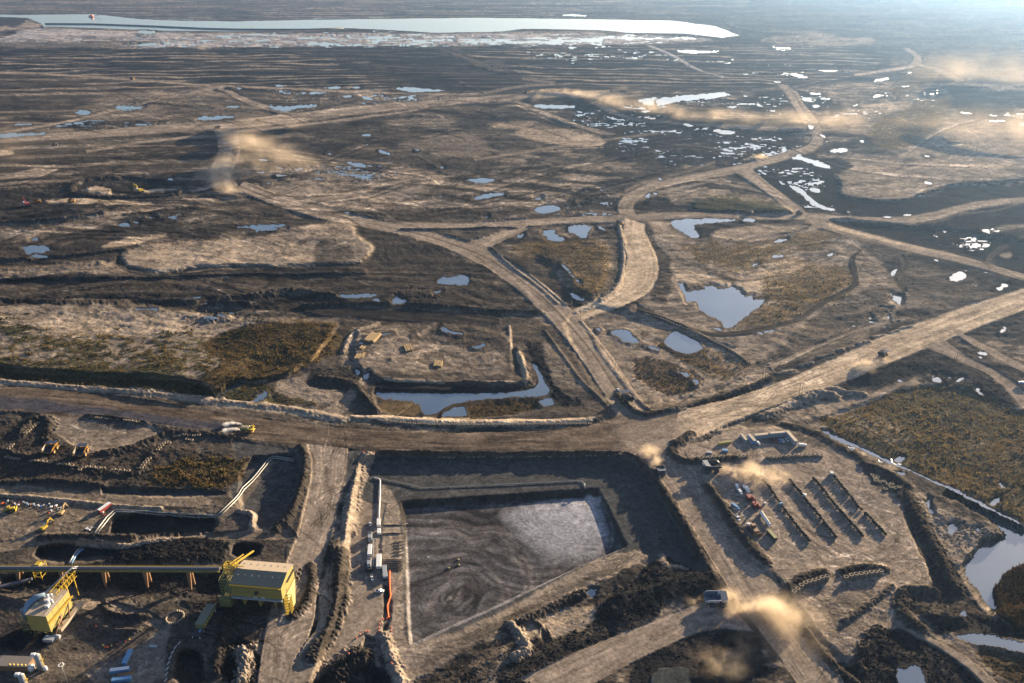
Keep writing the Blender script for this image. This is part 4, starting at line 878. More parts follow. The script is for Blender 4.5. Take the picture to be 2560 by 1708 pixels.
def gridmesh(name, fm, zz, mat, col=True):
    """one mesh from the grid cells in fm"""
    jj, ii = np.nonzero(fm)
    a = jj * NU + ii
    q = np.stack([a, a + NU, a + NU + 1, a + 1], 1)
    used, inv = np.unique(q.ravel(), return_inverse=True)
    me = bpy.data.meshes.new(name)
    co = np.stack([Xk.ravel()[used], Yk.ravel()[used], zz.ravel()[used]], 1).astype(np.float32)
    me.vertices.add(len(used)); me.vertices.foreach_set('co', co.ravel())
    nf = len(q)
    me.loops.add(nf * 4); me.loops.foreach_set('vertex_index', inv.astype(np.int32).ravel())
    me.polygons.add(nf); me.polygons.foreach_set('loop_start', np.arange(nf, dtype=np.int32) * 4)
    me.polygons.foreach_set('loop_total', np.full(nf, 4, np.int32))
    me.polygons.foreach_set('use_smooth', np.ones(nf, bool))
    me.update(calc_edges=True)
    if col:
        at = me.color_attributes.new('Col', 'FLOAT_COLOR', 'POINT')
        c4 = np.ones((len(used), 4), np.float32); c4[:, 3] = np.clip(RGH, 0, 1).ravel()[used]; c4[:, :3] = A.reshape(-1, 3)[used]
        at.data.foreach_set('color', c4.ravel())
    me.materials.append(mat)
    o = bpy.data.objects.new(name, me); COL.objects.link(o)
    o['kind'] = 'structure'
    return o

def newmat(name):
    m = bpy.data.materials.new(name); m.use_nodes = True
    return m, m.node_tree.nodes, m.node_tree.links, m.node_tree.nodes['Principled BSDF']

gm, N, Lk, bs = newmat('stripped_earth')
at = N.new('ShaderNodeAttribute'); at.attribute_name = 'Col'
geo = N.new('ShaderNodeNewGeometry')
n1 = N.new('ShaderNodeTexNoise'); n1.inputs['Scale'].default_value = .35; n1.inputs['Detail'].default_value = 5; n1.inputs['Roughness'].default_value = .65
n2 = N.new('ShaderNodeTexNoise'); n2.inputs['Scale'].default_value = .06; n2.inputs['Detail'].default_value = 6; n2.inputs['Roughness'].default_value = .7
Lk.new(geo.outputs['Position'], n1.inputs['Vector']); Lk.new(geo.outputs['Position'], n2.inputs['Vector'])
mr = N.new('ShaderNodeMapRange'); mr.inputs[1].default_value = .3; mr.inputs[2].default_value = .7; mr.inputs[3].default_value = .72; mr.inputs[4].default_value = 1.28
Lk.new(n1.outputs['Fac'], mr.inputs[0])
mr2 = N.new('ShaderNodeMapRange'); mr2.inputs[1].default_value = .3; mr2.inputs[2].default_value = .7; mr2.inputs[3].default_value = .8; mr2.inputs[4].default_value = 1.2
Lk.new(n2.outputs['Fac'], mr2.inputs[0])
mu = N.new('ShaderNodeMath'); mu.operation = 'MULTIPLY'; Lk.new(mr.outputs[0], mu.inputs[0]); Lk.new(mr2.outputs[0], mu.inputs[1])
vm = N.new('ShaderNodeVectorMath'); vm.operation = 'SCALE'
Lk.new(at.outputs['Color'], vm.inputs[0]); Lk.new(mu.outputs[0], vm.inputs['Scale'])
Lk.new(vm.outputs[0], bs.inputs['Base Color'])
bs.inputs['Roughness'].default_value = .85
bs.inputs['Specular IOR Level'].default_value = 0.0
bs.inputs['IOR'].default_value = 1.0
bp = N.new('ShaderNodeBump'); Lk.new(at.outputs['Alpha'], bp.inputs['Strength']); bp.inputs['Distance'].default_value = .5
Lk.new(n1.outputs['Fac'], bp.inputs['Height']); Lk.new(bp.outputs[0], bs.inputs['Normal'])

wm, N, Lk, bs = newmat('still_water')
bs.inputs['Base Color'].default_value = (.05, .055, .06, 1)
bs.inputs['Roughness'].default_value = .12
bs.inputs['IOR'].default_value = 2.0
bs.inputs['Specular IOR Level'].default_value = 1.0
nz = N.new('ShaderNodeTexNoise'); nz.inputs['Scale'].default_value = .02; nz.inputs['Detail'].default_value = 4
gg = N.new('ShaderNodeNewGeometry'); Lk.new(gg.outputs['Position'], nz.inputs['Vector'])
cr = N.new('ShaderNodeValToRGB'); cr.color_ramp.elements[0].color = (.035, .05, .062, 1); cr.color_ramp.elements[1].color = (.06, .075, .085, 1)
cr.color_ramp.elements[0].position = .4; cr.color_ramp.elements[1].position = .65
Lk.new(nz.outputs['Fac'], cr.inputs[0]); Lk.new(cr.outputs[0], bs.inputs['Base Color'])

RF = (ROADM[:-1, :-1] + ROADM[1:, :-1] + ROADM[1:, 1:] + ROADM[:-1, 1:]) / 4
roadf = RF > .5
ground = gridmesh('ground', ~roadf, ZF, gm)
haul_road = gridmesh('haul_road', roadf, ZF, gm)
wf = (WLV[:-1, :-1] > -900) & (WLV[1:, :-1] > -900) & (WLV[1:, 1:] > -900) & (WLV[:-1, 1:] > -900)
big = np.zeros(U.shape, bool); w_, m_, sd_ = mask(T('s', LAKE), 1, 1, 0); big[w_] = sd_ < 5
bigf = big[:-1, :-1] & wf
gridmesh('lake', bigf, WLV, wm, False)
gridmesh('pond_water', wf & ~bigf, WLV, wm, False)

# ---------------- haze: one closed box of thin even air
hm = bpy.data.materials.new('haze_air'); hm.use_nodes = True
N = hm.node_tree.nodes; Lk = hm.node_tree.links; N.remove(N['Principled BSDF'])
pv = N.new('ShaderNodeVolumePrincipled'); pv.inputs['Color'].default_value = (.36, .60, 1.0, 1); pv.inputs['Density'].default_value = HAZE_D
pv.inputs['Anisotropy'].default_value = .62
Lk.new(pv.outputs[0], N['Material Output'].inputs['Volume'])
def boxobj(name, lo, hi, mat):
    me = bpy.data.meshes.new(name); bm = bmesh.new()
    r = bmesh.ops.create_cube(bm, size=1)
    for v_ in r['verts']: v_.co = Vector([lo[k] + (v_.co[k] + .5) * (hi[k] - lo[k]) for k in range(3)])
    bm.to_mesh(me); bm.free(); me.materials.append(mat)
    o = bpy.data.objects.new(name, me); COL.objects.link(o); return o
gx = float(np.abs(Xk).max()) + 500; gy = float(Yk.max()) + 500
print('ground extent', gx, gy, Yk.min(), ZF.min(), ZF.max())
if HAZE_D > 0:
    hz = boxobj('haze', (-gx, -3000, float(ZF.min()) - 1.5), (gx, gy, 460), hm); hz['kind'] = 'stuff'
# ================================================================ OBJECT KIT
def pmat(name, col, rough=.6, metal=0.0, dirt=.35, bump=0.0, spec=.3, streak=0):
    m, N, L, b = newmat(name)
    b.inputs['Roughness'].default_value = rough; b.inputs['Metallic'].default_value = metal
    b.inputs['Specular IOR Level'].default_value = spec
    n = N.new('ShaderNodeTexNoise'); n.inputs['Scale'].default_value = .7; n.inputs['Detail'].default_value = 5; n.inputs['Roughness'].default_value = .7
    g = N.new('ShaderNodeTexCoord')
    if streak:
        mp = N.new('ShaderNodeMapping'); mp.inputs['Scale'].default_value = (1.6, 1.6, .12); L.new(g.outputs['Object'], mp.inputs[0]); L.new(mp.outputs[0], n.inputs['Vector'])
    else: L.new(g.outputs['Object'], n.inputs['Vector'])
    r = N.new('ShaderNodeValToRGB'); r.color_ramp.elements[0].position = .38; r.color_ramp.elements[1].position = .66
    c = np.array(col); d = np.array((.14, .11, .08))
    r.color_ramp.elements[0].color = (*c, 1); r.color_ramp.elements[1].color = (*(c * (1 - dirt) + d * dirt), 1)
    L.new(n.outputs['Fac'], r.inputs[0]); L.new(r.outputs[0], b.inputs['Base Color'])
    return m
M = dict(
    yellow=pmat('yellow_paint', (.45, .31, .03), .5, dirt=.25), truckyellow=pmat('truck_yellow', (.48, .25, .025), .55, dirt=.35),
    wall_yellow=pmat('yellow_cladding', (.30, .25, .07), .6, dirt=.42, streak=1), roof=pmat('olive_shaded_roof', (.15, .15, .11), .55, dirt=.5, streak=0),
    steel=pmat('galvanised_steel', (.24, .25, .27), .35, .5, dirt=.2), dark=pmat('dark_steel', (.03, .03, .035), .5),
    rubber=pmat('worn_rubber', (.030, .029, .028), .85, dirt=.30), dusty=pmat('dusty_rubber', (.21, .17, .125), .9, dirt=.6),
    white=pmat('white_paint', (.62, .62, .62), .4, dirt=.12), blue=pmat('pale_blue_paint', (.12, .25, .42), .4, dirt=.1),
    red=pmat('red_paint', (.22, .035, .03), .5, dirt=.2), orange=pmat('orange_plastic', (.85, .14, .02), .5, dirt=.05),
    glass=pmat('dark_glass', (.02, .025, .03), .08, dirt=0, spec=.8), tray=pmat('scuffed_tray_steel', (.06, .085, .13), .45, .2, dirt=.3),
    ore=pmat('oil_sand_load', (.03, .028, .026), .9), timber=pmat('pale_timber', (.33, .235, .115), .8, dirt=.25),
    trolley=pmat('rusty_brown_steel', (.20, .11, .055), .7, dirt=.4), belt=pmat('conveyor_cover', (.12, .12, .14), .45, .2, dirt=.3),
    wood=pmat('grey_wood_pole', (.10, .08, .06), .9), pipe=pmat('pipe_coating', (.27, .27, .25), .4, .1, dirt=.2),
    hose=pmat('black_hose', (.02, .02, .02), .6, dirt=.15), duct=pmat('blue_grey_duct', (.16, .23, .30), .4, .3, dirt=.1), contain=pmat('grey_container', (.27, .30, .33), .5, dirt=.2),
    tan=pmat('tan_roof_metal', (.33, .27, .20), .6, dirt=.3), greenp=pmat('olive_green_paint', (.17, .17, .06), .5, dirt=.2), brass=pmat('yellow_bronze', (.7, .5, .1), .4))
def face_pal(): pass

class MB:
    def __init__(s): s.v = []; s.f = []; s.sm = []
    def add(s, vs_, fs, smooth_=False):
        o = len(s.v); s.v += [tuple(p) for p in vs_]; s.f += [tuple(i + o for i in f) for f in fs]; s.sm += [smooth_] * len(fs); return s
    def hexa(s, b, t):
        """8 corners: bottom four and top four, counter clockwise"""
        return s.add(list(b) + list(t), [(3, 2, 1, 0), (4, 5, 6, 7), (0, 1, 5, 4), (1, 2, 6, 5), (2, 3, 7, 6), (3, 0, 4, 7)])
    def box(s, x0, x1, y0, y1, z0, z1, bev=0):
        b = [(x0, y0), (x1, y0), (x1, y1), (x0, y1)]
        if not bev: return s.hexa([(x, y, z0) for x, y in b], [(x, y, z1) for x, y in b])
        q = [(x0 + bev, y0 + bev), (x1 - bev, y0 + bev), (x1 - bev, y1 - bev), (x0 + bev, y1 - bev)]
        vs_ = [(x, y, z0) for x, y in b] + [(x, y, z1 - bev) for x, y in b] + [(x, y, z1) for x, y in q]
        fs = [(3, 2, 1, 0), (8, 9, 10, 11)]
        for i in range(4):
            j = (i + 1) % 4; fs += [(i, j, j + 4, i + 4), (i + 4, j + 4, j + 8, i + 8)]
        return s.add(vs_, fs)
    def bar(s, p, q, w_=.2, h_=None):
        p = Vector(p); q = Vector(q); h_ = h_ or w_
        d = (q - p).normalized(); up = Vector((0, 0, 1)) if abs(d.z) < .95 else Vector((1, 0, 0))
        a = d.cross(up).normalized() * w_ / 2; b = d.cross(a).normalized() * h_ / 2
        return s.hexa([p - a - b, p + a - b, p + a + b, p - a + b], [q - a - b, q + a - b, q + a + b, q - a + b])
    def tube(s, pts, r, n=10, caps=True, rs=None):
        pts = [Vector(p) for p in pts]; k = len(pts); vs_ = []
        pa = None
        for i, p in enumerate(pts):
            d = (pts[min(i + 1, k - 1)] - pts[max(i - 1, 0)]).normalized()
            if pa is None:
                up = Vector((0, 0, 1)) if abs(d.z) < .9 else Vector((1, 0, 0)); a = d.cross(up).normalized()
            else: a = (pa - d * pa.dot(d)).normalized()
            pa = a; b = d.cross(a); rr = rs[i] if rs else r
            vs_ += [p + (a * math.cos(t) + b * math.sin(t)) * rr for t in [2 * math.pi * j / n for j in range(n)]]
        fs = [(i * n + j, i * n + (j + 1) % n, (i + 1) * n + (j + 1) % n, (i + 1) * n + j) for i in range(k - 1) for j in range(n)]
        o = len(s.v); s.add(vs_, fs, True)
        if caps:
            s.f += [tuple(o + j for j in range(n - 1, -1, -1)), tuple(o + (k - 1) * n + j for j in range(n))]; s.sm += [False, False]
        return s
    def lathe(s, prof, n=24, org=(0, 0, 0), ax='z', closed=False, smooth_=True):
        vs_ = []
        for (r, h) in prof:
            for j in range(n):
                t = 2 * math.pi * j / n; a, b = r * math.cos(t), r * math.sin(t)
                p = {'z': (a, b, h), 'y': (a, h, b), 'x': (h, a, b)}[ax]
                vs_.append((p[0] + org[0], p[1] + org[1], p[2] + org[2]))
        k = len(prof); fs = []
        for i in range(k if closed else k - 1):
            i2 = (i + 1) % k
            fs += [(i * n + j, i * n + (j + 1) % n, i2 * n + (j + 1) % n, i2 * n + j) for j in range(n)]
        return s.add(vs_, fs, smooth_)
    def build(s, name, mat, parent=None, loc=None):
        me = bpy.data.meshes.new(name); me.from_pydata(s.v, [], s.f)
        me.polygons.foreach_set('use_smooth', s.sm); me.update()
        bm = bmesh.new(); bm.from_mesh(me); bmesh.ops.recalc_face_normals(bm, faces=bm.faces); bm.to_mesh(me); bm.free()
        me.materials.append(M[mat] if isinstance(mat, str) else mat)
        o = bpy.data.objects.new(name, me); COL.objects.link(o)
        if parent is not None: o.parent = parent
        if loc is not None: o.location = loc
        return o

def tag(o, label, cat, group=None):
    o['label'] = label; o['category'] = cat
    if group: o['group'] = group
    return o
def thing(name, label, cat, loc=(0, 0, 0), rz=0.0, group=None):
    o = bpy.data.objects.new(name, None); COL.objects.link(o); o.location = loc; o.rotation_euler = (0, 0, rz)
    o.empty_display_size = .5
    return tag(o, label, cat, group)
def copy_tree(o, parent=None):
    c = o.copy(); COL.objects.link(c)
    if parent is not None: c.parent = parent
    for ch in list(o.children): copy_tree(ch, c)
    return c
PLACED = set()
def put(proto, p, rz, label, group=None, scale=1.0, tilt=(0, 0)):
    if proto.name in PLACED: o = copy_tree(proto)
    else: o = proto; PLACED.add(proto.name)
    o.location = p; o.rotation_euler = (tilt[0], tilt[1], rz); o.scale = (scale,) * 3
    o['label'] = label
    if group: o['group'] = group
    return o
def head(p, q): return math.atan2(q.y - p.y, q.x - p.x)
ORD = ['first', 'second', 'third', 'fourth', 'fifth', 'sixth', 'seventh', 'eighth', 'ninth', 'tenth', 'eleventh', 'twelfth', 'thirteenth', 'fourteenth', 'fifteenth', 'sixteenth',
       'seventeenth', 'eighteenth', 'nineteenth', 'twentieth', 'twenty-first', 'twenty-second', 'twenty-third', 'twenty-fourth', 'twenty-fifth', 'twenty-sixth']

# ---------------------------------------------------------------- vehicles
def wheel(par, x, y, r, w_, name='wheel', mat='rubber', rim='truckyellow', sgn=1):
    h = w_ / 2
    o = MB().lathe([(r * .55, -h * .9), (r * .86, -h), (r, -h * .7), (r * 1.01, 0), (r, h * .7), (r * .86, h), (r * .55, h * .9)], 20, (0, 0, 0), 'y').build(name, mat, par, (x, y, r))
    MB().lathe([(.02, h * .35 * sgn), (r * .22, h * .35 * sgn), (r * .25, h * .85 * sgn), (r * .5, h * .55 * sgn), (r * .56, h * .92 * sgn), (r * .56, -h * .9 * sgn), (.02, -h * .8 * sgn)], 16, (0, 0, 0), 'y').build('rim', rim, o)
    return o
def haul_truck(paint, traym, label, load=False, capm='tray', liner='dark'):
    t = thing('haul_truck', label, 'haul truck')
    for sy in (-1, 1):
        wheel(t, 4.3, sy * 3.6, 1.95, 1.5, sgn=sy, rim=paint)
        wheel(t, -2.6, sy * 3.95, 1.95, 1.4, sgn=sy, rim=paint)
        wheel(t, -2.6, sy * 2.45, 1.95, 1.4, sgn=sy, rim=paint)
    ch = MB(); ch.box(-5.2, 6.4, -1.2, -.5, 1.6, 2.9); ch.box(-5.2, 6.4, .5, 1.2, 1.6, 2.9); ch.box(-3.3, -1.9, -2.0, 2.0, 1.3, 2.6); ch.box(3.7, 4.9, -3.0, 3.0, 1.5, 2.4); ch.box(6.2, 7.6, -4.3, 4.3, 1.5, 2.3, .1)
    ch.build('chassis', paint, t)
    hd = MB(); hd.box(4.6, 7.3, -1.9, 1.9, 2.3, 5.1, .2)
    hd.build('hood', paint, t)
    MB().box(7.32, 7.42, -1.5, 1.5, 2.6, 4.8).build('grille', 'dark', t)
    dk = MB(); dk.box(3.3, 7.2, -4.4, 4.4, 5.12, 5.3)
    for y in (-4.35, 4.35): dk.bar((3.4, y, 6.2), (7.1, y, 6.2), .08); [dk.bar((x, y, 5.3), (x, y, 6.2), .08) for x in (3.5, 5.3, 7.1)]
    for y in (-3.2, 3.2): dk.bar((7.3, y, 2.3), (7.2, y, 5.1), .3)
    dk.build('deck', paint, t)
    cb = MB().box(3.9, 6.4, 1.2, 3.7, 5.3, 7.1, .12).build('cab', paint, t)
    MB().box(6.42, 6.47, 1.4, 3.5, 6.0, 6.9).box(4.2, 6.2, 3.72, 3.77, 6.0, 6.9).box(4.2, 6.2, 1.13, 1.18, 6.0, 6.9).build('window', 'glass', cb)
    for y in (-3.0, 3.0): MB().box(7.62, 7.70, y - .35, y + .35, 1.7, 2.1).build('headlight', 'white', t)
    # tray: duck tail floor, flared sides, canopy over the deck
    b = MB(); w0, w1 = 3.2, 4.75
    fl = [(-7.6, 4.3), (-4.8, 3.4), (1.9, 4.0), (3.0, 6.7)]
    top = [(-7.7, 5.0), (-4.8, 6.7), (1.9, 7.2), (3.0, 7.4)]
    for i in range(3):
        (xa, za), (xb, zb) = fl[i], fl[i + 1]; (ta, tza), (tb, tzb) = top[i], top[i + 1]
        b.hexa([(xa, -w0, za - .25), (xb, -w0, zb - .25), (xb, w0, zb - .25), (xa, w0, za - .25)], [(xa, -w0, za), (xb, -w0, zb), (xb, w0, zb), (xa, w0, za)])
        for s_ in (-1, 1):
            b.hexa([(xa, s_ * w0, za - .25), (xb, s_ * w0, zb - .25), (xb, s_ * (w0 - .2), zb), (xa, s_ * (w0 - .2), za)],
                   [(ta, s_ * w1, tza), (tb, s_ * w1, tzb), (tb, s_ * (w1 - .25), tzb), (ta, s_ * (w1 - .25), tza)])
    for x in (-5.6, -3.8, -2.0, -.2, 1.5):
        for s_ in (-1, 1): b.bar((x, s_ * (w0 + .1), 3.7), (x, s_ * (w1 + .08), 6.8), .3)
    body = b.build('dump_body', traym, t)
    ln_ = MB(); e_ = .04
    for i in range(3):
        (xa, za), (xb, zb) = fl[i], fl[i + 1]; (ta, tza), (tb, tzb) = top[i], top[i + 1]
        ln_.hexa([(xa, -w0 + .2, za + e_), (xb, -w0 + .2, zb + e_), (xb, w0 - .2, zb + e_), (xa, w0 - .2, za + e_)], [(xa, -w0 + .2, za + .1), (xb, -w0 + .2, zb + .1), (xb, w0 - .2, zb + .1), (xa, w0 - .2, za + .1)])
        for s_ in (-1, 1): ln_.add([(xa, s_ * (w0 - .26), za + .05), (xb, s_ * (w0 - .26), zb + .05), (tb, s_ * (w1 - .31), tzb - .05), (ta, s_ * (w1 - .31), tza - .05)], [(0, 1, 2, 3)])
    ln_.build('liner', liner, body)
    MB().hexa([(3.0, -w1, 7.1), (7.3, -w1 + .8, 7.7), (7.3, w1 - .8, 7.7), (3.0, w1, 7.1)], [(3.0, -w1, 7.4), (7.3, -w1 + .8, 7.95), (7.3, w1 - .8, 7.95), (3.0, w1, 7.4)]).build('canopy', capm, body)
    if load:
        lo = MB(); n = 9; vs_ = []
        for i in range(n):
            for j in range(n):
                x = -6.0 + 8.4 * i / (n - 1); y = -4.1 + 8.2 * j / (n - 1)
                e = min(i, n - 1 - i, j, n - 1 - j) / 4
                vs_.append((x, y, 6.0 + 2.2 * e ** .7 + random.uniform(-.2, .2)))
        lo.add(vs_, [(i * n + j, (i + 1) * n + j, (i + 1) * n + j + 1, i * n + j + 1) for i in range(n - 1) for j in range(n - 1)]); lo.build('load', 'ore', body)
    return t
def pickup(mat, label):
    t = thing('pickup_truck', label, 'pickup')
    MB().box(-2.9, 2.9, -1.0, 1.0, .45, 1.15, .12).box(-2.9, -.7, -1.0, -.88, 1.1, 1.45).box(-2.9, -.7, .88, 1.0, 1.1, 1.45).box(-2.95, -2.85, -1.0, 1.0, 1.1, 1.45).build('body', mat, t)
    c = MB().hexa([(-.8, -.95, 1.12), (1.5, -.95, 1.12), (1.5, .95, 1.12), (-.8, .95, 1.12)], [(-.7, -.8, 1.9), (.7, -.8, 1.9), (.7, .8, 1.9), (-.7, .8, 1.9)]).build('cab', mat, t)
    MB().hexa([(.78, -.78, 1.86), (1.46, -.9, 1.2), (1.46, .9, 1.2), (.78, .78, 1.86)], [(.82, -.78, 1.9), (1.52, -.9, 1.22), (1.52, .9, 1.22), (.82, .78, 1.9)]).box(-.6, .6, -.93, -.90, 1.3, 1.75).box(-.6, .6, .90, .93, 1.3, 1.75).build('window', 'glass', c)
    MB().box(-2.7, -.8, -.85, .85, 1.16, 1.20).build('cargo_bed', 'dark', t)
    for x in (-1.8, 1.9):
        for y in (-.95, .95): wheel(t, x, y, .42, .3, rim='steel', sgn=1 if y > 0 else -1)
    return t
def van(mat, label, L_=7.0):
    t = thing('service_truck', label, 'truck')
    MB().box(-L_ / 2, L_ / 2 - 2.2, -1.2, 1.2, 1.0, 3.2, .08).build('cargo_box', mat, t)
    c = MB().box(L_ / 2 - 2.1, L_ / 2, -1.15, 1.15, .7, 2.6, .2).build('cab', mat, t)
    MB().box(L_ / 2 + .005, L_ / 2 + .03, -1.0, 1.0, 1.6, 2.3).build('window', 'glass', c)
    MB().box(-L_ / 2, L_ / 2 - .3, -.9, .9, .5, .95).build('chassis', 'dark', t)
    for x in (-L_ / 2 + 1.2, L_ / 2 - 1.1):
        for y in (-1.05, 1.05): wheel(t, x, y, .5, .35, rim='steel', sgn=1 if y > 0 else -1)
    return t
def excavator(mat, label, s=1.0, name='excavator', cabm=None):
    t = thing(name, label, 'excavator')
    for y in (-2.2, 2.2):
        tr = MB(); n = 14; vs_ = []
        for yy in (y - .45, y + .45):
            for k in range(n):
                a = math.pi / 2 + math.pi * k / (n / 2 - 1) if k < n // 2 else -math.pi / 2 + math.pi * (k - n // 2) / (n / 2 - 1)
                cx = -2.2 if k < n // 2 else 2.2
                vs_.append((cx + .75 * math.cos(a), yy, .75 + .75 * math.sin(a)))
        tr.add(vs_, [tuple(range(n)), tuple(range(2 * n - 1, n - 1, -1))] + [(k, (k + 1) % n, (k + 1) % n + n, k + n) for k in range(n)]); tr.build('track', 'dark', t)
    MB().box(-1.5, 1.5, -1.9, 1.9, .8, 1.5).build('undercarriage', 'dark', t)
    MB().box(-3.6, 1.6, -2.0, 2.0, 1.55, 3.3, .2).box(-3.9, -2.6, -2.0, 2.0, 1.7, 2.9, .1).build('engine_house', mat, t)
    c = MB().box(.3, 2.4, .7, 2.05, 1.6, 4.0, .15).build('cab', cabm or mat, t)
    MB().box(2.41, 2.45, .85, 1.9, 2.3, 3.8).box(.6, 2.2, 2.06, 2.1, 2.5, 3.7).build('window', 'glass', c)
    b = MB(); pr = [(1.2, 2.6), (3.6, 6.2), (7.8, 6.0), (7.7, 5.2), (4.2, 5.2), (2.3, 2.2)]
    b.add([(x, -.4, z) for x, z in pr] + [(x, .4, z) for x, z in pr], [tuple(range(6)), tuple(range(11, 5, -1))] + [(i, (i + 1) % 6, (i + 1) % 6 + 6, i + 6) for i in range(6)])
    b.tube([(1.6, .6, 2.2), (4.2, .6, 4.9)], .16, 8); b.tube([(1.6, -.6, 2.2), (4.2, -.6, 4.9)], .16, 8)
    b.build('boom', mat, t)
    st = MB().bar((7.2, 0, 6.4), (9.0, 0, 1.9), .55, .7).tube([(5.0, 0, 6.7), (7.3, 0, 6.9)], .15, 8).build('stick', mat, t)
    bk = MB(); pr = [(8.5, 2.1), (9.6, 1.9), (9.9, .9), (9.0, .15), (7.9, .3), (8.2, .9)]
    bk.add([(x, -.8, z) for x, z in pr] + [(x, .8, z) for x, z in pr], [tuple(range(6)), tuple(range(11, 5, -1))] + [(i, (i + 1) % 6, (i + 1) % 6 + 6, i + 6) for i in range(6)])
    bk.build('bucket', 'dark', t)
    return t
def bulldozer(label):
    t = thing('bulldozer', label, 'bulldozer')
    for y in (-1.9, 1.9): MB().hexa([(-2.6, y - .4, 0), (2.6, y - .4, 0), (2.6, y + .4, 0), (-2.6, y + .4, 0)], [(-1.6, y - .4, 1.9), (2.3, y - .4, 1.3), (2.3, y + .4, 1.3), (-1.6, y + .4, 1.9)]).build('track', 'dark', t)
    MB().box(-.5, 3.0, -1.2, 1.2, .7, 2.5, .15).box(-2.6, -.5, -1.4, 1.4, .7, 2.2, .1).build('body', 'yellow', t)
    c = MB().box(-1.8, .2, -1.1, 1.1, 2.2, 3.8, .12).build('cab', 'yellow', t)
    MB().box(.21, .25, -.9, .9, 2.6, 3.6).build('window', 'glass', c)
    MB().hexa([(3.6, -2.6, 0), (3.9, -2.6, 0), (3.9, 2.6, 0), (3.6, 2.6, 0)], [(3.9, -2.6, 2.0), (4.1, -2.6, 2.0), (4.1, 2.6, 2.0), (3.9, 2.6, 2.0)]).bar((0, -2.4, .8), (3.7, -2.4, .6), .3).bar((0, 2.4, .8), (3.7, 2.4, .6), .3).build('blade', 'yellow', t)
    MB().bar((-2.6, 0, 1.2), (-4.0, 0, 1.4), .5).bar((-4.0, 0, 1.6), (-4.1, 0, .2), .3).build('ripper', 'yellow', t)
    return t
# ---------------------------------------------------------------- tyres
def tyre_mesh(name, mat, R_=1.9, W_=1.35):
    h = W_ / 2
    prof = [(R_ * .56, -h * .85), (R_ * .80, -h), (R_ * .97, -h * .72), (R_, -h * .2), (R_, h * .2), (R_ * .97, h * .72), (R_ * .80, h), (R_ * .56, h * .85), (R_ * .62, h * .55), (R_ * .70, 0), (R_ * .62, -h * .55)]
    o = MB().lathe(prof, 22, (0, 0, 0), 'z', True).build(name, mat)
    return o
TY = {'dusty': tyre_mesh('mining_tyre', 'dusty'), 'dark': tyre_mesh('mining_tyre', 'rubber')}
def dark_tyre():
    o = TY['dark']; me = o.data; bm = bmesh.new(); bm.from_mesh(me)
    r = bmesh.ops.create_circle(bm, cap_ends=True, segments=22, radius=1.15); bm.to_mesh(me); bm.free()
dark_tyre()
for k_ in TY: tag(TY[k_], 'large mining tyre', 'tyre')
NT = [0]
def tyre(p, kind, label, group, tilt=(0, 0), rz=0.0, s=1.0):
    o = TY[kind]
    if o.name in PLACED: o = o.copy(); COL.objects.link(o)
    else: PLACED.add(o.name)
    o.location = p; o.rotation_euler = (tilt[0], tilt[1], rz); o.scale = (s,) * 3
    o['label'] = label; o['group'] = group; NT[0] += 1
    return o
def along(reg, pts, n):
    q = T(reg, pts); d = np.r_[0, np.cumsum(np.hypot(*np.diff(q, axis=0).T))]
    t = np.linspace(0, d[-1], n)
    return np.stack([np.interp(t, d, q[:, 0]), np.interp(t, d, q[:, 1])], 1)
def row(reg, pts, n, kind, what, group, stack=1, lift=0.0, s=1.0, gaps=(), jit=.25):
    for i, (u, v) in enumerate(along(reg, pts, n)):
        if i in gaps: continue
        zt = (stack - .5) * 1.33 * s
        # traced ring is the top one: find the ground point under it
        x, y, z0 = surf(u, v)
        for _ in range(3):
            x, y = unproj(u, v, z0 + zt + lift)
            pu, pv = proj(x, y, z0)
            z0 = surf(pu, pv).z
        for k in range(stack):
            side = '' if stack == 1 else (' on top' if k == stack - 1 else (' at the bottom' if k == 0 else ' in the middle'))
            tyre((x + random.uniform(-jit, jit), y + random.uniform(-jit, jit), z0 + (k + .5) * 1.33 * s + lift), kind,
                 '%s tyre from the left%s, %s' % (ORD[i % 26], side, what), group, (random.uniform(-.08, .08), random.uniform(-.08, .08)), random.uniform(0, 6), s)
row('z8', '905,310 950,314 990,314 1030,306 1062,302 1098,302 1140,300 1180,294 1215,300 1252,293 1295,296 1335,292 1372,293 1415,300', 14, 'dusty', 'long row south of the camp', 'tyres stacked beside the container camp', 2)
row('z8', '275,322 322,314 362,314 400,310 440,308 478,302', 6, 'dusty', 'short row right of the junction', 'tyres stacked beside the container camp', 2)
row('z8', '635,302 675,305 712,302', 3, 'dusty', 'trio of stacks at the camp entrance', 'tyres stacked beside the container camp', 2)
row('z3', '905,1030 925,1012 945,993 970,980 995,972 1018,965 1043,957 1070,948 1098,940', 9, 'dusty', 'left curved wall', 'tyres in the two curved walls', 3)
row('z3', '1210,945 1242,935 1270,930 1297,926 1325,924 1355,918 1383,914 1412,909', 8, 'dusty', 'right curved wall', 'tyres in the two curved walls', 3)
for i, q in enumerate('1362,350 1393,358 1375,367 1380,383 1408,390 1433,388 1453,404 1477,403 1470,421 1497,428 1520,423 1438,432 1388,372'.split()):
    x, y = map(float, q.split(',')); p = S('z3', x, y)
    tyre((p.x, p.y, p.z + .65), 'dusty', 'pale worn tyre lying flat, %s from the left in the loose scatter' % ORD[i], 'tyres scattered beside the wet ditch', (random.uniform(-.1, .1), 0))
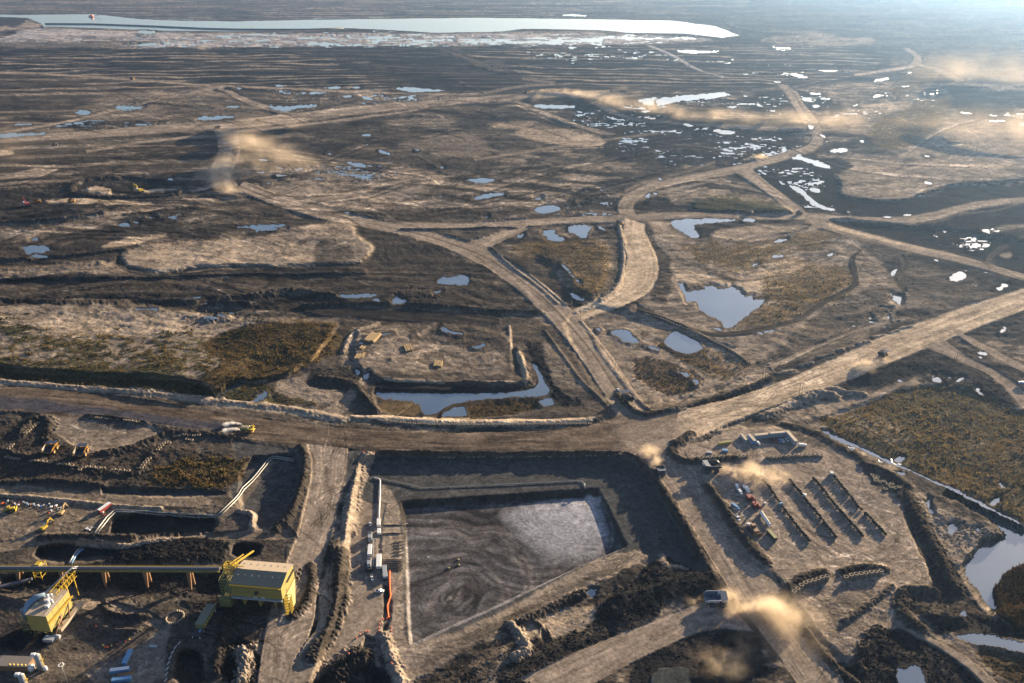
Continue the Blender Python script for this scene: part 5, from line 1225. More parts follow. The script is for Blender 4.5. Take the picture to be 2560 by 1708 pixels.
# four long rows of upright tyres
LINES = ['725,385 745,410 775,450 800,490 830,530 870,590 910,640 950,690 990,740', '880,385 910,420 945,460 975,505 1010,545 1050,590 1080,630 1110,670 1145,715',
         '1018,375 1050,410 1090,455 1110,490 1150,535 1190,580 1230,625 1270,670 1305,710', '1130,350 1165,395 1200,440 1240,485 1270,530 1310,570 1350,605 1390,650 1440,700']
for li, ln in enumerate(LINES):
    for i, (u, v) in enumerate(along('z3', ln, 26)):
        if (li, i) == (3, 15): continue
        x, y, z = surf(u, v)
        x += random.uniform(-.4, .4); y += random.uniform(-.4, .4); a = math.radians(random.uniform(-22, 22) - 48)
        tyre((x, y, z + 1.6), 'dark', '%s upright tyre from the far end, %s of the four long yard rows' % (ORD[i], ['leftmost', 'second', 'third', 'rightmost'][li]),
             'tyres standing upright in four yard rows', (math.radians(90 + random.uniform(-14, 14)), 0), a + random.uniform(-.15, .15), random.uniform(.72, .95))
# lower left groups
row('z4', '262,430 245,440 232,452 215,463 205,475 190,487 172,498', 7, 'dusty', 'leaning line on the mound beside the wet road', 'tyres around the parked haul trucks')
row('z4', '85,578 72,592 58,605', 3, 'dusty', 'trio left of the parked haul trucks', 'tyres around the parked haul trucks')
row('z4', '45,662 72,668 102,673 132,676', 4, 'dusty', 'leftmost row below the parked haul trucks', 'tyres around the parked haul trucks')
row('z4', '218,688 255,685 285,690 312,695 340,700', 5, 'dusty', 'row under the left parked haul truck', 'tyres around the parked haul trucks')
row('z4', '402,708 432,708 462,712 490,720', 4, 'dusty', 'row between the two parked haul trucks', 'tyres around the parked haul trucks')
row('z4', '545,748 585,728 615,728 645,733 675,737 705,738', 6, 'dusty', 'row below the right parked haul truck', 'tyres around the parked haul trucks')
row('z4', '775,747 810,748 842,752 875,757', 4, 'dusty', 'row at the right end below the haul trucks', 'tyres around the parked haul trucks')
row('z4', '965,737 975,720 990,702 1003,688 1020,672', 5, 'dusty', 'diagonal line left of the brown scrub', 'tyres around the parked haul trucks')
row('z4', '1078,612 1092,596 1107,580 1122,568 1140,560 1155,566', 6, 'dusty', 'diagonal line above the brown scrub', 'tyres around the parked haul trucks')
row('z4', '1192,520 1225,517 1262,507 1298,513 1330,515 1358,513', 6, 'dusty', 'arc beside the haul road below the water truck', 'tyres around the parked haul trucks')
row('z4', '1278,541 1308,546', 2, 'dusty', 'pair below the arc beside the haul road', 'tyres around the parked haul trucks')
row('z4', '612,388 636,390 660,393 684,396 708,397 732,400 756,402 780,405 804,406 828,407 852,409 876,411 900,414 924,419 948,424 970,430 990,438', 17, 'dusty', 'single line on the wet road edge', 'tyres around the parked haul trucks', s=.85)
row('z9', '720,66 752,67 790,68 825,68', 4, 'dusty', 'first set on the pad embankment', 'tyres along the pad embankment')
row('z9', '942,64 980,63 1016,63 1050,63', 4, 'dusty', 'second set on the pad embankment', 'tyres along the pad embankment')
row('z9', '1155,66 1188,66 1223,60 1257,60', 4, 'dusty', 'third set on the pad embankment', 'tyres along the pad embankment')
row('z9', '1368,62 1400,62 1434,60 1468,58', 4, 'dusty', 'fourth set on the pad embankment', 'tyres along the pad embankment')
row('z9', '1548,62 1583,58 1620,58 1680,58', 4, 'dusty', 'fifth set on the pad embankment', 'tyres along the pad embankment')
row('z9', '1765,55 1797,54 1830,52 1862,50 1893,52', 5, 'dusty', 'sixth set on the pad embankment', 'tyres along the pad embankment')
row('z9', '1988,50 2022,46 2055,43 2090,42 2118,46', 5, 'dusty', 'last set on the pad embankment near the crossing', 'tyres along the pad embankment')
for i, (u, v) in enumerate([S_ for S_ in [(800 + 2002 / 2.4965, 1080 + 580 / 2.4965)]]): pass
for i, q in enumerate('190,582 205,600 218,618 225,632 120,720 135,740'.split()):
    x, y = map(float, q.split(',')); p = S('z3', x, y)
    tyre((p.x, p.y, p.z + .7), 'dark', '%s dark tyre down the bank left of the south road' % ORD[i], 'dark tyres on the road bank')
print('tyres', NT)
# far smaller tyre lines: too many to tell apart
def tyre_mass(name, label, cat, items):
    mb = MB()
    for (p, s) in items:
        h = .65 * s; R_ = 1.9 * s
        mb.lathe([(R_ * .56, -h * .8), (R_ * .85, -h), (R_, -h * .5), (R_, h * .5), (R_ * .85, h), (R_ * .56, h * .8)], 12, (p.x, p.y, p.z + h), 'z', True)
    o = mb.build(name, 'dusty'); o['kind'] = 'stuff'; o['label'] = label; o['category'] = cat
it = []
for (u, v) in list(along('b2', '520,905 700,925 860,936 1000,936 1150,940 1300,935 1500,933 1700,932 1950,930', 44)): it.append((surf(u, v), .95))
for (u, v) in list(along('b3', '40,262 130,285 215,322 290,350 380,388 450,425 520,458 580,495 620,520 670,555', 40)): it.append((surf(u, v), .8))
tyre_mass('tyre_edging', 'thin lines of small far tyres edging the haul road berm and meadow', 'tyre lines', it)
# ---------------------------------------------------------------- vehicles in place
G_HT = 'haul trucks on the mine roads'
htY = haul_truck('truckyellow', 'truckyellow', 'yellow haul truck'); htD = haul_truck('tray', 'tray', 'dark'); htL = haul_truck('truckyellow', 'tray', 'loaded', True); htW = haul_truck('tray', 'white', 'white', False, 'tray', 'tray')
def at(reg, x, y, x2, y2):
    p = S(reg, x, y); q = S(reg, x2, y2); return p, head(p, q)
def vput(proto, reg, x, y, x2, y2, label, group=None, scale=1.0):
    p, a = at(reg, x, y, x2, y2); return put(proto, p, a, label, group, scale)
vput(htY, 'z4', 350, 630, 405, 560, 'parked orange-yellow haul truck with empty dark tray, left of the parked pair', G_HT, 1.05)
vput(htY, 'z4', 560, 650, 615, 580, 'parked orange-yellow haul truck with empty dark tray, right of the parked pair', G_HT, 1.05)
vput(htL, 'b2', 2205, 775, 2120, 690, 'loaded haul truck with pale canopy following a white pickup', G_HT, 1.1)
vput(htD, 'z3', 118, 335, 140, 380, 'dark haul truck coming down the south road in pale dust', G_HT, .85)
vput(htD, 'z3', 420, 320, 300, 335, 'big dark haul truck crossing into the tyre yard in golden dust', G_HT, 1.15)
vput(htW, 'z3', 440, 1100, 540, 1103, 'haul truck with blue-grey tray and pale rim beside the thickest dust cloud', G_HT, 1.08)
vput(htL, 'b3', 1485, 515, 1540, 490, 'dark haul truck alone on the long straight tan road', G_HT, .85)
vput(htL, 'a6', 915, 400, 960, 380, 'haul truck at the small crossroads beside the black basin', G_HT, .95)
vput(htL, 'a6', 598, 398, 640, 396, 'haul truck with raised load on the narrow road north of the bright pond', G_HT, .85)
vput(htY, 'a6', 570, 64, 500, 90, 'haul truck on the curved road with dust behind it', G_HT, .9)
vput(htL, 'a5', 1990, 712, 2050, 712, 'dark machine at the top of the broad pale haul loop', G_HT, .9)
vput(htL, 'a2', 1345, 638, 1250, 645, 'far haul truck leading a thin line of dust', G_HT, 1.0)
vput(htL, 'a4', 1490, 60, 1440, 62, 'far haul truck where the north road meets the dusty ramp', G_HT, 1.1)
vput(htL, 'a4', 1600, 285, 1590, 240, 'haul truck climbing the dusty ramp', G_HT, 1.0)
vput(htY, 'a4', 255, 565, 300, 560, 'yellow haul truck beside the red shovel', G_HT, .9)
vput(htY, 'a4', 488, 562, 520, 560, 'small yellow haul truck alone on the pale pit floor', G_HT, .9)
vput(htD, 'a4', 375, 178, 420, 175, 'far dark haul truck on the west plateau track', G_HT, 1.0)
vput(htY, 'a1', 1765, 830, 1800, 828, 'far yellow haul truck on the broad north road', G_HT, .9)
vput(htL, 'a1', 905, 545, 950, 548, 'tiny haul truck on the far ochre road', G_HT, 1.2)
# shovels, excavators, dozers
shv = excavator('red', 'red mining shovel working the dark face at far left', 1, 'mining_shovel', 'white'); vput(shv, 'a4', 185, 590, 140, 560, 'red mining shovel working the dark face at far left', None, 2.3)
shy = excavator('yellow', 'yellow', 1, 'mining_shovel', 'white'); vput(shy, 'a4', 955, 495, 880, 480, 'tan mining shovel inside the oval pit bench', None, 2.3)
exo = excavator('timber', 'yellow excavator'); vput(exo, 'z4', 425, 1050, 470, 1000, 'orange excavator with long raised boom beside the equipment line', 'machines in the laydown yard', .95)
exw = excavator('yellow', 'white', cabm='white'); vput(exw, 'z4', 310, 1152, 350, 1120, 'white and yellow crawler crane standing alone in the laydown yard', 'machines in the laydown yard', .95)
dz = bulldozer('yellow bulldozer'); vput(dz, 'z4', 72, 1030, 100, 1025, 'tan bulldozer left of the laydown equipment', None, 1.2)
exr = excavator('red', 'red excavator')
vput(exr, 'z8', 735, 720, 770, 760, 'dark red excavator parked above the tanker, upper of the pair', 'red excavators in the tyre yard', 1.1)
vput(exr, 'z8', 790, 790, 810, 820, 'dark red excavator parked above the tanker, lower of the pair', 'red excavators in the tyre yard', 1.1)
bz = bulldozer('brown')
for c_ in bz.children_recursive:
    if c_.name.split('.')[0] in ('body', 'cab', 'blade', 'ripper'): c_.data.materials[0] = M['trolley']
vput(bz, 'z8', 770, 1020, 800, 1060, 'big brown machine parked beside the dark berm in the tyre yard', None, 1.7)
vput(bz, 'b2', 870, 50, 900, 60, 'small bulldozer on the bank below the north berm', None, .7).name = 'bulldozer'
# light vehicles
pw = pickup('white', 'white pickup'); pr_ = pickup('red', 'red pickup'); pb = pickup('blue', 'blue pickup')
G_P = 'white pickups and light vehicles'
vput(pw, 'z2', 372, 998, 400, 1000, 'white pickup alone west of the orange hose line', G_P, 1.15)
vput(pw, 'b2', 2150, 703, 2130, 680, 'white pickup ahead of the loaded haul truck', G_P, 1.25)
vput(pw, 's', 1957, 1104, 1962, 1112, 'white pickup right of the blue one in the camp row', G_P)
vput(pw, 's', 1967, 1101, 1972, 1107, 'rightmost white pickup in the camp row', G_P)
vput(pb, 's', 1949, 1103, 1953, 1111, 'pale blue pickup in the middle of the camp row', G_P, 1.1)
vput(pr_, 's', 1931, 1104, 1936, 1112, 'leftmost red pickup in the camp row', G_P)
vput(pr_, 's', 1940, 1104, 1945, 1112, 'second red pickup in the camp row, beside the blue one', G_P)
vput(pw, 's', 1877, 1106, 1881, 1112, 'white pickup left of the blue camp trailer, nearer one', G_P)
vput(pw, 's', 1870, 1095, 1872, 1099, 'white pickup left of the blue camp trailer, farther one', G_P)
vput(pw, 'z2', 313, 578, 315, 595, 'white van-like pickup near the pump trailers', G_P)
vput(pw, 'z2', 325, 915, 330, 935, 'small white pickup below the pump trailers', G_P)
vput(pw, 'z8', 620, 900, 640, 930, 'white pickup beside the long berm in the tyre yard', G_P, 1.3)
sv = van('white', 'white truck'); G_S = 'service trucks in the tyre yard'
vput(sv, 'z8', 615, 612, 630, 650, 'white service truck, leftmost of the cluster at the yard entrance', G_S, .95)
vput(sv, 'z8', 645, 662, 665, 690, 'white service truck, nearest of the cluster at the yard entrance', G_S, .95)
vput(sv, 'z8', 712, 645, 730, 680, 'white service truck, rightmost of the cluster at the yard entrance', G_S, 1.1)
vput(sv, 'z8', 680, 610, 690, 630, 'small white truck, farthest of the cluster at the yard entrance', G_S, .7)
vput(sv, 'z8', 745, 975, 790, 985, 'white truck above the big brown machine', G_S, 1.0)
vput(van('white', 'white mixer truck'), 'z8', 1235, 215, 1262, 215, 'white truck at the right end of the container camp', G_S, 1.1)
vput(van('white', 'white truck'), 'z8', 818, 195, 835, 215, 'white truck tractor in front of the pale blue trailer', G_S, .8)
sb = van('blue', 'pale blue flat truck', 9); vput(sb, 'z8', 600, 800, 640, 828, 'pale blue service truck beside the long berm in the tyre yard', G_S, 1.0)
vput(sb, 'b3', 2345, 690, 2300, 690, 'pale blue truck at the right edge by the branch track', G_S, 1.2)
# tanker
tk = thing('tanker_trailer', 'long white tanker trailer parked in the middle of the tyre yard', 'tanker trailer', *(lambda p, a: (p, a))(*at('z8', 875, 915, 830, 850)))
MB().lathe([(.05, -8.5), (1.2, -8.4), (1.5, -8.0), (1.5, 8.0), (1.2, 8.4), (.05, 8.5)], 20, (0, 0, 2.7), 'x').build('tank', 'white', tk)
MB().box(-8, 8, -.5, .5, 4.15, 4.35).build('walkway', 'steel', tk)
MB().box(-8.2, 8.0, -1.0, 1.0, 1.0, 1.25).box(6.0, 6.3, -.8, .8, 0, 1.0).build('frame', 'dark', tk)
for x in (-7, -5.7, -4.4):
    for y in (-1.1, 1.1): wheel(tk, x, y, .5, .35, rim='steel', sgn=1 if y > 0 else -1)
MB().box(-9.3, -8.55, -1.2, 1.2, 1.2, 3.8, .1).build('end_cabinet', 'white', tk)
# water truck with its spray
wt = thing('water_truck', 'yellow water truck spraying the haul road behind it', 'water truck', *(lambda p, a: (p, a))(*at('z4', 1690, 490, 1760, 492)))
for sy in (-1, 1):
    wheel(wt, 4.3, sy * 3.3, 1.7, 1.2, sgn=sy); wheel(wt, -2.6, sy * 3.4, 1.7, 1.2, sgn=sy); wheel(wt, -2.6, sy * 2.2, 1.7, 1.2, sgn=sy)
MB().box(-5.5, 6.5, -1.2, 1.2, 1.4, 2.6).box(6.0, 7.0, -3.9, 3.9, 1.3, 2.1, .1).build('chassis', 'truckyellow', wt)
MB().box(-5.8, 2.6, -3.2, 3.2, 2.9, 5.9, .5).build('tank', 'greenp', wt)
MB().box(-5.6, 2.4, -1.0, 1.0, 5.92, 6.1).box(-5.2, -4.2, -.6, .6, 6.1, 6.5).build('hatch_walkway', 'tan', wt)
MB().box(3.2, 6.9, -3.8, 3.8, 4.3, 4.5).box(4.2, 6.8, -1.6, 1.6, 2.1, 4.3, .15).bar((6.9, -3.6, 5.3), (6.9, 3.6, 5.3), .15).bar((6.9, -3.6, 4.4), (6.9, -3.6, 5.3), .12).bar((6.9, 3.6, 4.4), (6.9, 3.6, 5.3), .12).build('deck', 'yellow', wt)
cb = MB().box(4.0, 6.2, 1.0, 3.2, 4.5, 6.3, .1).build('cab', 'yellow', wt); MB().box(6.22, 6.27, 1.2, 3.0, 5.1, 6.1).build('window', 'glass', cb)
MB().box(-6.6, -5.9, -3.0, 3.0, 1.3, 1.7).build('spray_bar', 'steel', wt)
# container camp
def container(par, name, x0, x1, y0, y1, z1, wall='contain', roof='tan'):
    o = MB().box(x0, x1, y0, y1, 0, z1 - .12).build(name, wall, par)
    r = MB().box(x0 - .1, x1 + .1, y0 - .1, y1 + .1, z1 - .12, z1 + .05).build('roof', roof, o)
    rb = MB(); n = int(max(x1 - x0, y1 - y0) / .6)
    for i in range(n):
        x = x0 + (i + .5) * (x1 - x0) / n
        rb.box(x - .08, x + .08, y0 - .06, y0 - .002, .2, z1 - .3)
    rb.build('rib_panel', wall, o)
    return o
def camp(label, reg, a, b, wdt, hgt, n=3, wall='contain', name='container_block', roof='tan', group='container blocks of the camp'):
    p = S(reg, *a); q = S(reg, *b); t = thing(name, label, 'container block', p, head(p, q), group); L_ = (q - p).length
    for i in range(n): container(t, 'container', i * L_ / n + .05, (i + 1) * L_ / n - .05, 0, wdt, hgt, wall, roof)
    return t
SC_ = 's'
camp('tan-roofed container row on the far left side of the camp', SC_, (1887, 1099), (1923, 1095), 3.2, 4.6, 3)
camp('tan-roofed container row on the far right side of the camp', SC_, (1925, 1095), (1970, 1091.5), 3.2, 5.0, 4)
camp('long diagonal container row closing the right of the camp', SC_, (1993, 1113), (1970, 1088), 3.4, 5.0, 6)
camp('short dark container left of the white pickups in the camp', SC_, (1868, 1107), (1855, 1091), 2.6, 3.6, 2)
camp('pale blue trailer with tan roof inside the camp', SC_, (1890, 1111), (1874, 1094), 3.0, 4.4, 1, 'blue', 'camp_trailer', 'tan', None)['category'] = 'trailer'
camp('yellow skip container standing alone left of the camp', 'z8', (448, 205), (560, 190), 2.5, 2.6, 1, 'yellow', 'skip_container', 'greenp', None)['category'] = 'container'
# loose boxes near the first tyre row
def crate(reg, x, y, x2, y2, sx, sy, sz, mat, label, cat='container', name='storage_box', roof=None, grp=None):
    p, a = at(reg, x, y, x2, y2); t = thing(name, label, cat, p, a, grp)
    MB().box(-sx / 2, sx / 2, -sy / 2, sy / 2, .1, sz, .05).build('body', mat, t)
    MB().box(-sx / 2 - .05, sx / 2 + .05, -sy / 2 - .05, sy / 2 + .05, sz + .003, sz + .12).build('lid', roof or mat, t)
    MB().box(-sx / 2, sx / 2, -sy / 2, -sy / 2 + .2, 0, .097).box(-sx / 2, sx / 2, sy / 2 - .2, sy / 2, 0, .097).build('skid', 'dark', t)
    return t
crate('z8', 350, 285, 380, 290, 5, 3, 2.5, 'contain', 'pale box behind the first tyre stacks, left one')
crate('z8', 500, 265, 520, 266, 5, 3, 2.5, 'blue', 'bluish box behind the first tyre stacks, right one')
crate('z8', 1508, 488, 1512, 500, 4, 3, 3.5, 'contain', 'grey box at the far end of the rightmost upright tyre row')
crate('z8', 1252, 688, 1262, 690, 3, 3, 2.5, 'white', 'white box in a gap of the second upright tyre row')
crate('z8', 1030, 770, 1040, 772, 3, 2.5, 2.5, 'blue', 'pale blue box in a gap of the leftmost upright tyre row')
crate('z8', 880, 758, 890, 758, 1.6, 1.6, 1.4, 'white', 'tiny white cube between the excavators and the tyre row')
crate('z8', 945, 1070, 970, 1100, 11, 3, 3.2, 'dark', 'dark green trailer below the white tanker', 'trailer', 'flat_trailer', 'greenp')
# white trailers and pump skids beside the slurry cell
G_W = 'white pump trailers beside the slurry cell'
def trailer(a, b, w_, h_, label, mat='white', vents=True, roof='white'):
    p = S('s', *a); q = S('s', *b); t = thing('pump_trailer', label, 'trailer', p, head(p, q), G_W); L_ = (q - p).length
    MB().box(0, L_, -w_ / 2, w_ / 2, .9, h_, .08).build('cabin', mat, t)
    MB().box(-.3, L_ + .3, -w_ / 2 + .3, w_ / 2 - .3, .55, .87).build('frame', 'dark', t)
    if vents:
        for x in (L_ * .15, L_ * .85): MB().box(x - .9, x + .9, -w_ / 2 + .35, w_ / 2 - .35, h_ + .003, h_ + .12).build('roof_vent', 'dark', t)
    for y in (-w_ / 2 + .2, w_ / 2 - .2): wheel(t, L_ * .3, y, .48, .3, rim='steel', sgn=1 if y > 0 else -1)
    return t
trailer((926, 1358), (926, 1339), 3.2, 3.8, 'white trailer with two dark roof vents, farthest of the left line', 'contain')
trailer((924, 1394), (926, 1369), 3.2, 3.6, 'long grey-roofed trailer in the middle of the left line', 'white', False)
trailer((923, 1425), (924, 1404), 3.2, 4.0, 'white trailer with blue roof vents, nearest of the left line', 'contain')
trailer((947, 1425), (948, 1393), 3.8, 3.6, 'big bright white trailer beside the cluster of black hoses', 'white', False)
trailer((947, 1320), (947, 1304), 3.0, 3.4, 'white trailer at the lower end of the white pipe', 'white', False)
trailer((948, 1340), (948, 1327), 3.0, 3.0, 'small white trailer below the pipe-end trailer', 'white', False)
trailer((964, 1449), (961, 1420), 3.4, 2.9, 'plain grey flat-roofed trailer at the head of the orange hose', 'contain', False)
crate('z2', 305, 850, 305, 870, 9, 6, 2.6, 'dark', 'dark generator skid under the nearest left trailer', 'generator', 'generator_skid')
gant = thing('pipe_rack', 'open steel pipe rack between the two lines of trailers', 'pipe rack', S('s', 944, 1420), head(S('s', 944, 1420), S('s', 943, 1352)))
L_ = (S('s', 944, 1420) - S('s', 943, 1352)).length
MB().box(0, L_, -.35, .35, 2.2, 2.7).build('beam', 'tan', gant); MB().box(0, L_, 2.6, 3.3, 2.2, 2.7).box(L_ - .6, L_, .35, 2.6, 2.2, 2.7).build('side_beam', 'contain', gant)
for i in range(6): MB().bar((i * L_ / 5.02 + .2, 0, 0), (i * L_ / 5.02 + .2, 0, 2.2), .25).bar((i * L_ / 5.02 + .2, 2.95, 0), (i * L_ / 5.02 + .2, 2.95, 2.2), .25).build('post', 'steel', gant)
# pipes
def pipe(reg, pts, r, mat, label, name='pipeline', lift=None, sup=True, cat='pipeline', dense=1, group=None, off=0.0):
    q = T(reg, pts); P = []
    for a, b in zip(q[:-1], q[1:]):
        n = max(1, int(np.hypot(*(b - a)) / (14 / dense)))
        P += [a + (b - a) * i / n for i in range(n)]
    P.append(q[-1]); W = [surf(*a) for a in P]
    zs = [w_.z for w_ in W]; zs = [sum(zs[max(0, i - 2):i + 3]) / len(zs[max(0, i - 2):i + 3]) for i in range(len(zs))]
    lift = r + .25 if lift is None else lift
    W = [Vector((w_.x + off, w_.y, max(z, w_.z) + lift)) for w_, z in zip(W, zs)]
    o = W[0].copy(); t = thing(name, label, cat, o, 0, group)
    MB().tube([w_ - o for w_ in W], r, 10).build('pipe', mat, t)
    if sup:
        for i, w_ in enumerate(W[::3]):
            l_ = w_ - o; MB().box(l_.x - .5, l_.x + .5, l_.y - .5, l_.y + .5, l_.z - lift - .6, l_.z - r * .6).build('support', 'steel', t)
    return t
PL = '650,1190 690,1140 730,1085 770,1045 790,1032 830,1033 1000,1045 1200,1060 1440,1075 1465,1078 1490,1065 1600,960 1750,790 1835,685 1860,668 1900,668 2010,688'
pipe('z4', PL, .55, 'pipe', 'long silver pipe, outer of the twin line zigzagging round the dark pit', lift=1.3, group='twin silver pipes')
PL2 = '670,1192 708,1146 748,1092 782,1056 800,1046 840,1046 1000,1058 1200,1073 1440,1088 1472,1090 1505,1075 1612,970 1762,800 1842,700 1862,682 1900,680 2010,700'
pipe('z4', PL2, .55, 'pipe', 'long silver pipe, inner of the twin line zigzagging round the dark pit', lift=1.3, group='twin silver pipes')
pipe('z2', '335,290 345,293 370,298 376,310 375,400 368,560', .6, 'white', 'white pipe running down to the pump trailers', lift=1.0)
pipe('z2', '345,290 420,305 560,335 640,355 700,352 1140,333 1400,320 1600,310 1635,312 1650,330 1655,350', .4, 'pipe', 'thin discharge pipe crossing the pad to the slurry outfall', lift=.8)
pipe('z1', '475,465 505,425 535,385 560,360', .7, 'steel', 'pair member of steel pipe rising behind the conveyor, left one', lift=1, group='pipes behind the conveyor')
pipe('z1', '490,468 520,430 548,395 572,368', .7, 'blue', 'blue and white pipe rising behind the conveyor, right one', lift=1, group='pipes behind the conveyor')
HY = [585, 637, 690, 710, 729, 750, 770, 800, 812, 823, 835, 846, 857, 868]
for i, y in enumerate(HY):
    x0 = 385 if i in (0, 1) or i > 6 else 455
    pipe('z2', '%d,%d %d,%d %d,%d %d,%d' % (x0, y + 2, (x0 + 540) / 2, y - 3, 500, y + 1, 548, y + (9 if i == 0 else 2)), .3 if i > 1 else .42, 'hose',
         '%s black hose from the far end, running into the slurry cell' % ORD[i], 'hose', .42, False, 'hose', 1, 'black hoses into the slurry cell')
# orange hose: linked floats
seg = along('z2', '435,872 434,920 436,980 440,1030 430,1060 420,1090 424,1130 428,1165', 24)
og = thing('orange_hose', 'bright orange hose of linked floats running south from the grey trailer', 'hose', surf(*seg[0]))
for i in range(len(seg) - 1):
    a, b = surf(*seg[i]) - og.location, surf(*seg[i + 1]) - og.location
    MB().tube([a + Vector((0, 0, .6)), a * .93 + b * .07 + Vector((0, 0, .6)), a * .07 + b * .93 + Vector((0, 0, .6)), b + Vector((0, 0, .6))], .5, 8, True, [.3, .62, .62, .3]).build('float', 'orange', og)
for i, q in enumerate('418,1170 396,1172 380,1180 372,1200 370,1225 368,1250 445,1222 445,1245 447,1448 300,1245 285,1250 250,1268 228,1290 180,1390 272,130 338,133'.split()):
    x, y = map(float, q.split(',')); p = S('z2', x, y)
    t = thing('traffic_barrel', ['%s orange barrel from the hose end along the barrier' % ORD[i] if i < 6 else '%s orange barrel of the scatter south of the hose' % ORD[i - 6] if i < 14 else '%s orange marker on the pad corner' % ['left', 'right'][i - 14]][0], 'barrel', p, 0, 'orange barrels and markers')
    MB().lathe([(.02, 0), (.45, 0), (.42, .5), (.38, 1.2), (.3, 1.5), (.02, 1.5)], 12).build('drum', 'orange', t)
    MB().lathe([(.43, .55), (.45, .58), (.42, .8), (.40, .82)], 12).build('band', 'white', t)
# buoys on the slurry
for i, (x, y) in enumerate([(862, 800), (865, 833), (802, 852)]):
    p = S('z2', x, y); t = thing('marker_float', '%s dark float on the slurry surface' % ['upper right', 'lower right', 'left'][i], 'float', p, 0, 'floats on the slurry')
    MB().lathe([(.02, 0), (1.0, .1), (1.1, .6), (.8, 1.0), (.02, 1.1)], 14).build('buoy', 'greenp', t); MB().tube([(0, 0, 1.1), (0, 0, 2.4)], .12, 6).build('mast', 'dark', t)
# slurry outfall spout
sp = thing('outfall_spout', 'pipe mouth pouring slurry at the far right corner of the cell', 'outfall', S('z2', 1652, 372))
MB().tube([(0, 5, 3.0), (0, 2, 3.0), (0, .5, 2.2), (0, 0, 1.0)], .45, 10).build('spout', 'pipe', sp); MB().bar((-2, 3, -1), (-2, 3, 3.4), .3).bar((2, 3, -1), (2, 3, 3.4), .3).bar((-2, 3, 3.2), (2, 3, 3.2), .3).build('frame', 'steel', sp)
# timber mats
def mats(reg, a, b, wdt, n, rows, label):
    p = S(reg, *a); q = S(reg, *b); t = thing('timber_pile', label, 'timber pile', p, head(p, q), 'timber mat piles'); L_ = (q - p).length
    for k in range(rows):
        for i in range(n):
            y = (i - (n - 1) / 2) * wdt / n + random.uniform(-.15, .15); dx = random.uniform(-1.1, 1.1)
            MB().box(dx, L_ + dx, y - wdt / n * .36, y + wdt / n * .36, k * .75 + .1, k * .75 + .75).build('beam', 'timber', t)
    MB().box(L_ * .2, L_ * .2 + .4, -wdt / 2, wdt / 2, 0, .097).box(L_ * .8, L_ * .8 + .4, -wdt / 2, wdt / 2, 0, .097).build('bearer', 'wood', t)
mats('b2', (442, 372), (496, 320), 14, 8, 4, 'largest bright timber pile at the top left of the camp block')
mats('b2', (388, 418), (408, 400), 6, 4, 2, 'small square timber pile below the largest one')
mats('b2', (362, 488), (383, 455), 8, 5, 2, 'untidy timber pile at the left edge of the camp block')
mats('b2', (395, 475), (412, 445), 3, 2, 1, 'two loose beams beside the untidy timber pile')
mats('b2', (912, 542), (922, 506), 10, 6, 3, 'timber pile with long shadow near the middle of the camp block')
mats('b2', (722, 436), (703, 396), 9, 4, 3, 'dull shaded timber pile left of the dark mound')
# poles
def pole(reg, x, y, h, label, grp='utility poles beside the roads', dbl=False):
    p = S(reg, x, y); t = thing('utility_pole', label, 'utility pole', p, random.uniform(-.3, .3), grp)
    for dx in ((-1.4, 1.4) if dbl else (0,)):
        MB().tube([(dx, 0, -1), (dx, 0, h)], .2, 8, True, [.22, .14]).build('pole', 'wood', t)
    MB().bar((-2.4, 0, h - 1.2), (2.4, 0, h - 1.2), .18).build('crossarm', 'wood', t)
    ins = MB()
    for dx in (-2.2, 0, 2.2): ins.lathe([(.02, 0), (.1, 0), (.13, .2), (.02, .45)], 8, (dx, 0, h - 1.1))
    ins.build('insulator', 'contain', t)
PO = [('b3', 975, 775, 19, 1, 'twin poles on the south edge of the long straight road'), ('b3', 755, 660, 17, 1, 'twin poles at the corner where the meadow track leaves the straight road'), ('b3', 48, 830, 14, 0, 'pole inside the bend north of the main junction'),
      ('b3', 2065, 478, 11, 1, 'twin poles on the branch track, upper ones'), ('b3', 1925, 550, 11, 1, 'twin poles on the branch track, lower ones'), ('b3', 2195, 390, 12, 0, 'pole right of the straight road near the frame edge'),
      ('b2', 1888, 215, 12, 0, 'pole where the pale loop meets the north road'), ('b2', 1822, 550, 15, 0, 'pole left of the north road above the junction'), ('b2', 2068, 862, 16, 0, 'pole at the inner corner of the main junction'), ('b2', 2125, 550, 13, 0, 'pole right of the north road'),
      ('z3', 465, 440, 13, 0, 'pole at the upper end of the yard berm'), ('z3', 285, 215, 10, 0, 'pole on the earth bank right of the junction'), ('z3', 635, 812, 7, 0, 'short post on the south road verge by the berm end'), ('z3', 862, 1145, 9, 0, 'post beside the south road opposite the dust cloud'),
      ('z3', 420, 530, 8, 0, 'post on the south road verge halfway down the berm'), ('z3', 1072, 1510, 8, 0, 'post at the bottom edge of the south road'), ('z1', 1840, 300, 9, 0, 'lamp pole above the yellow crusher'),
      ('a6', 2140, 745, 10, 1, 'twin poles on the far right road'), ('b2', 1090, 1000, 8, 0, 'post casting a shadow on the west haul road, left one'), ('b2', 1690, 990, 8, 0, 'post casting a shadow on the west haul road, right one'), ('b1', 1665, 880, 8, 0, 'post on the road edge above the water truck')]
for (r_, x, y, h_, d_, lb) in PO: pole(r_, x, y, h_, lb, dbl=bool(d_))
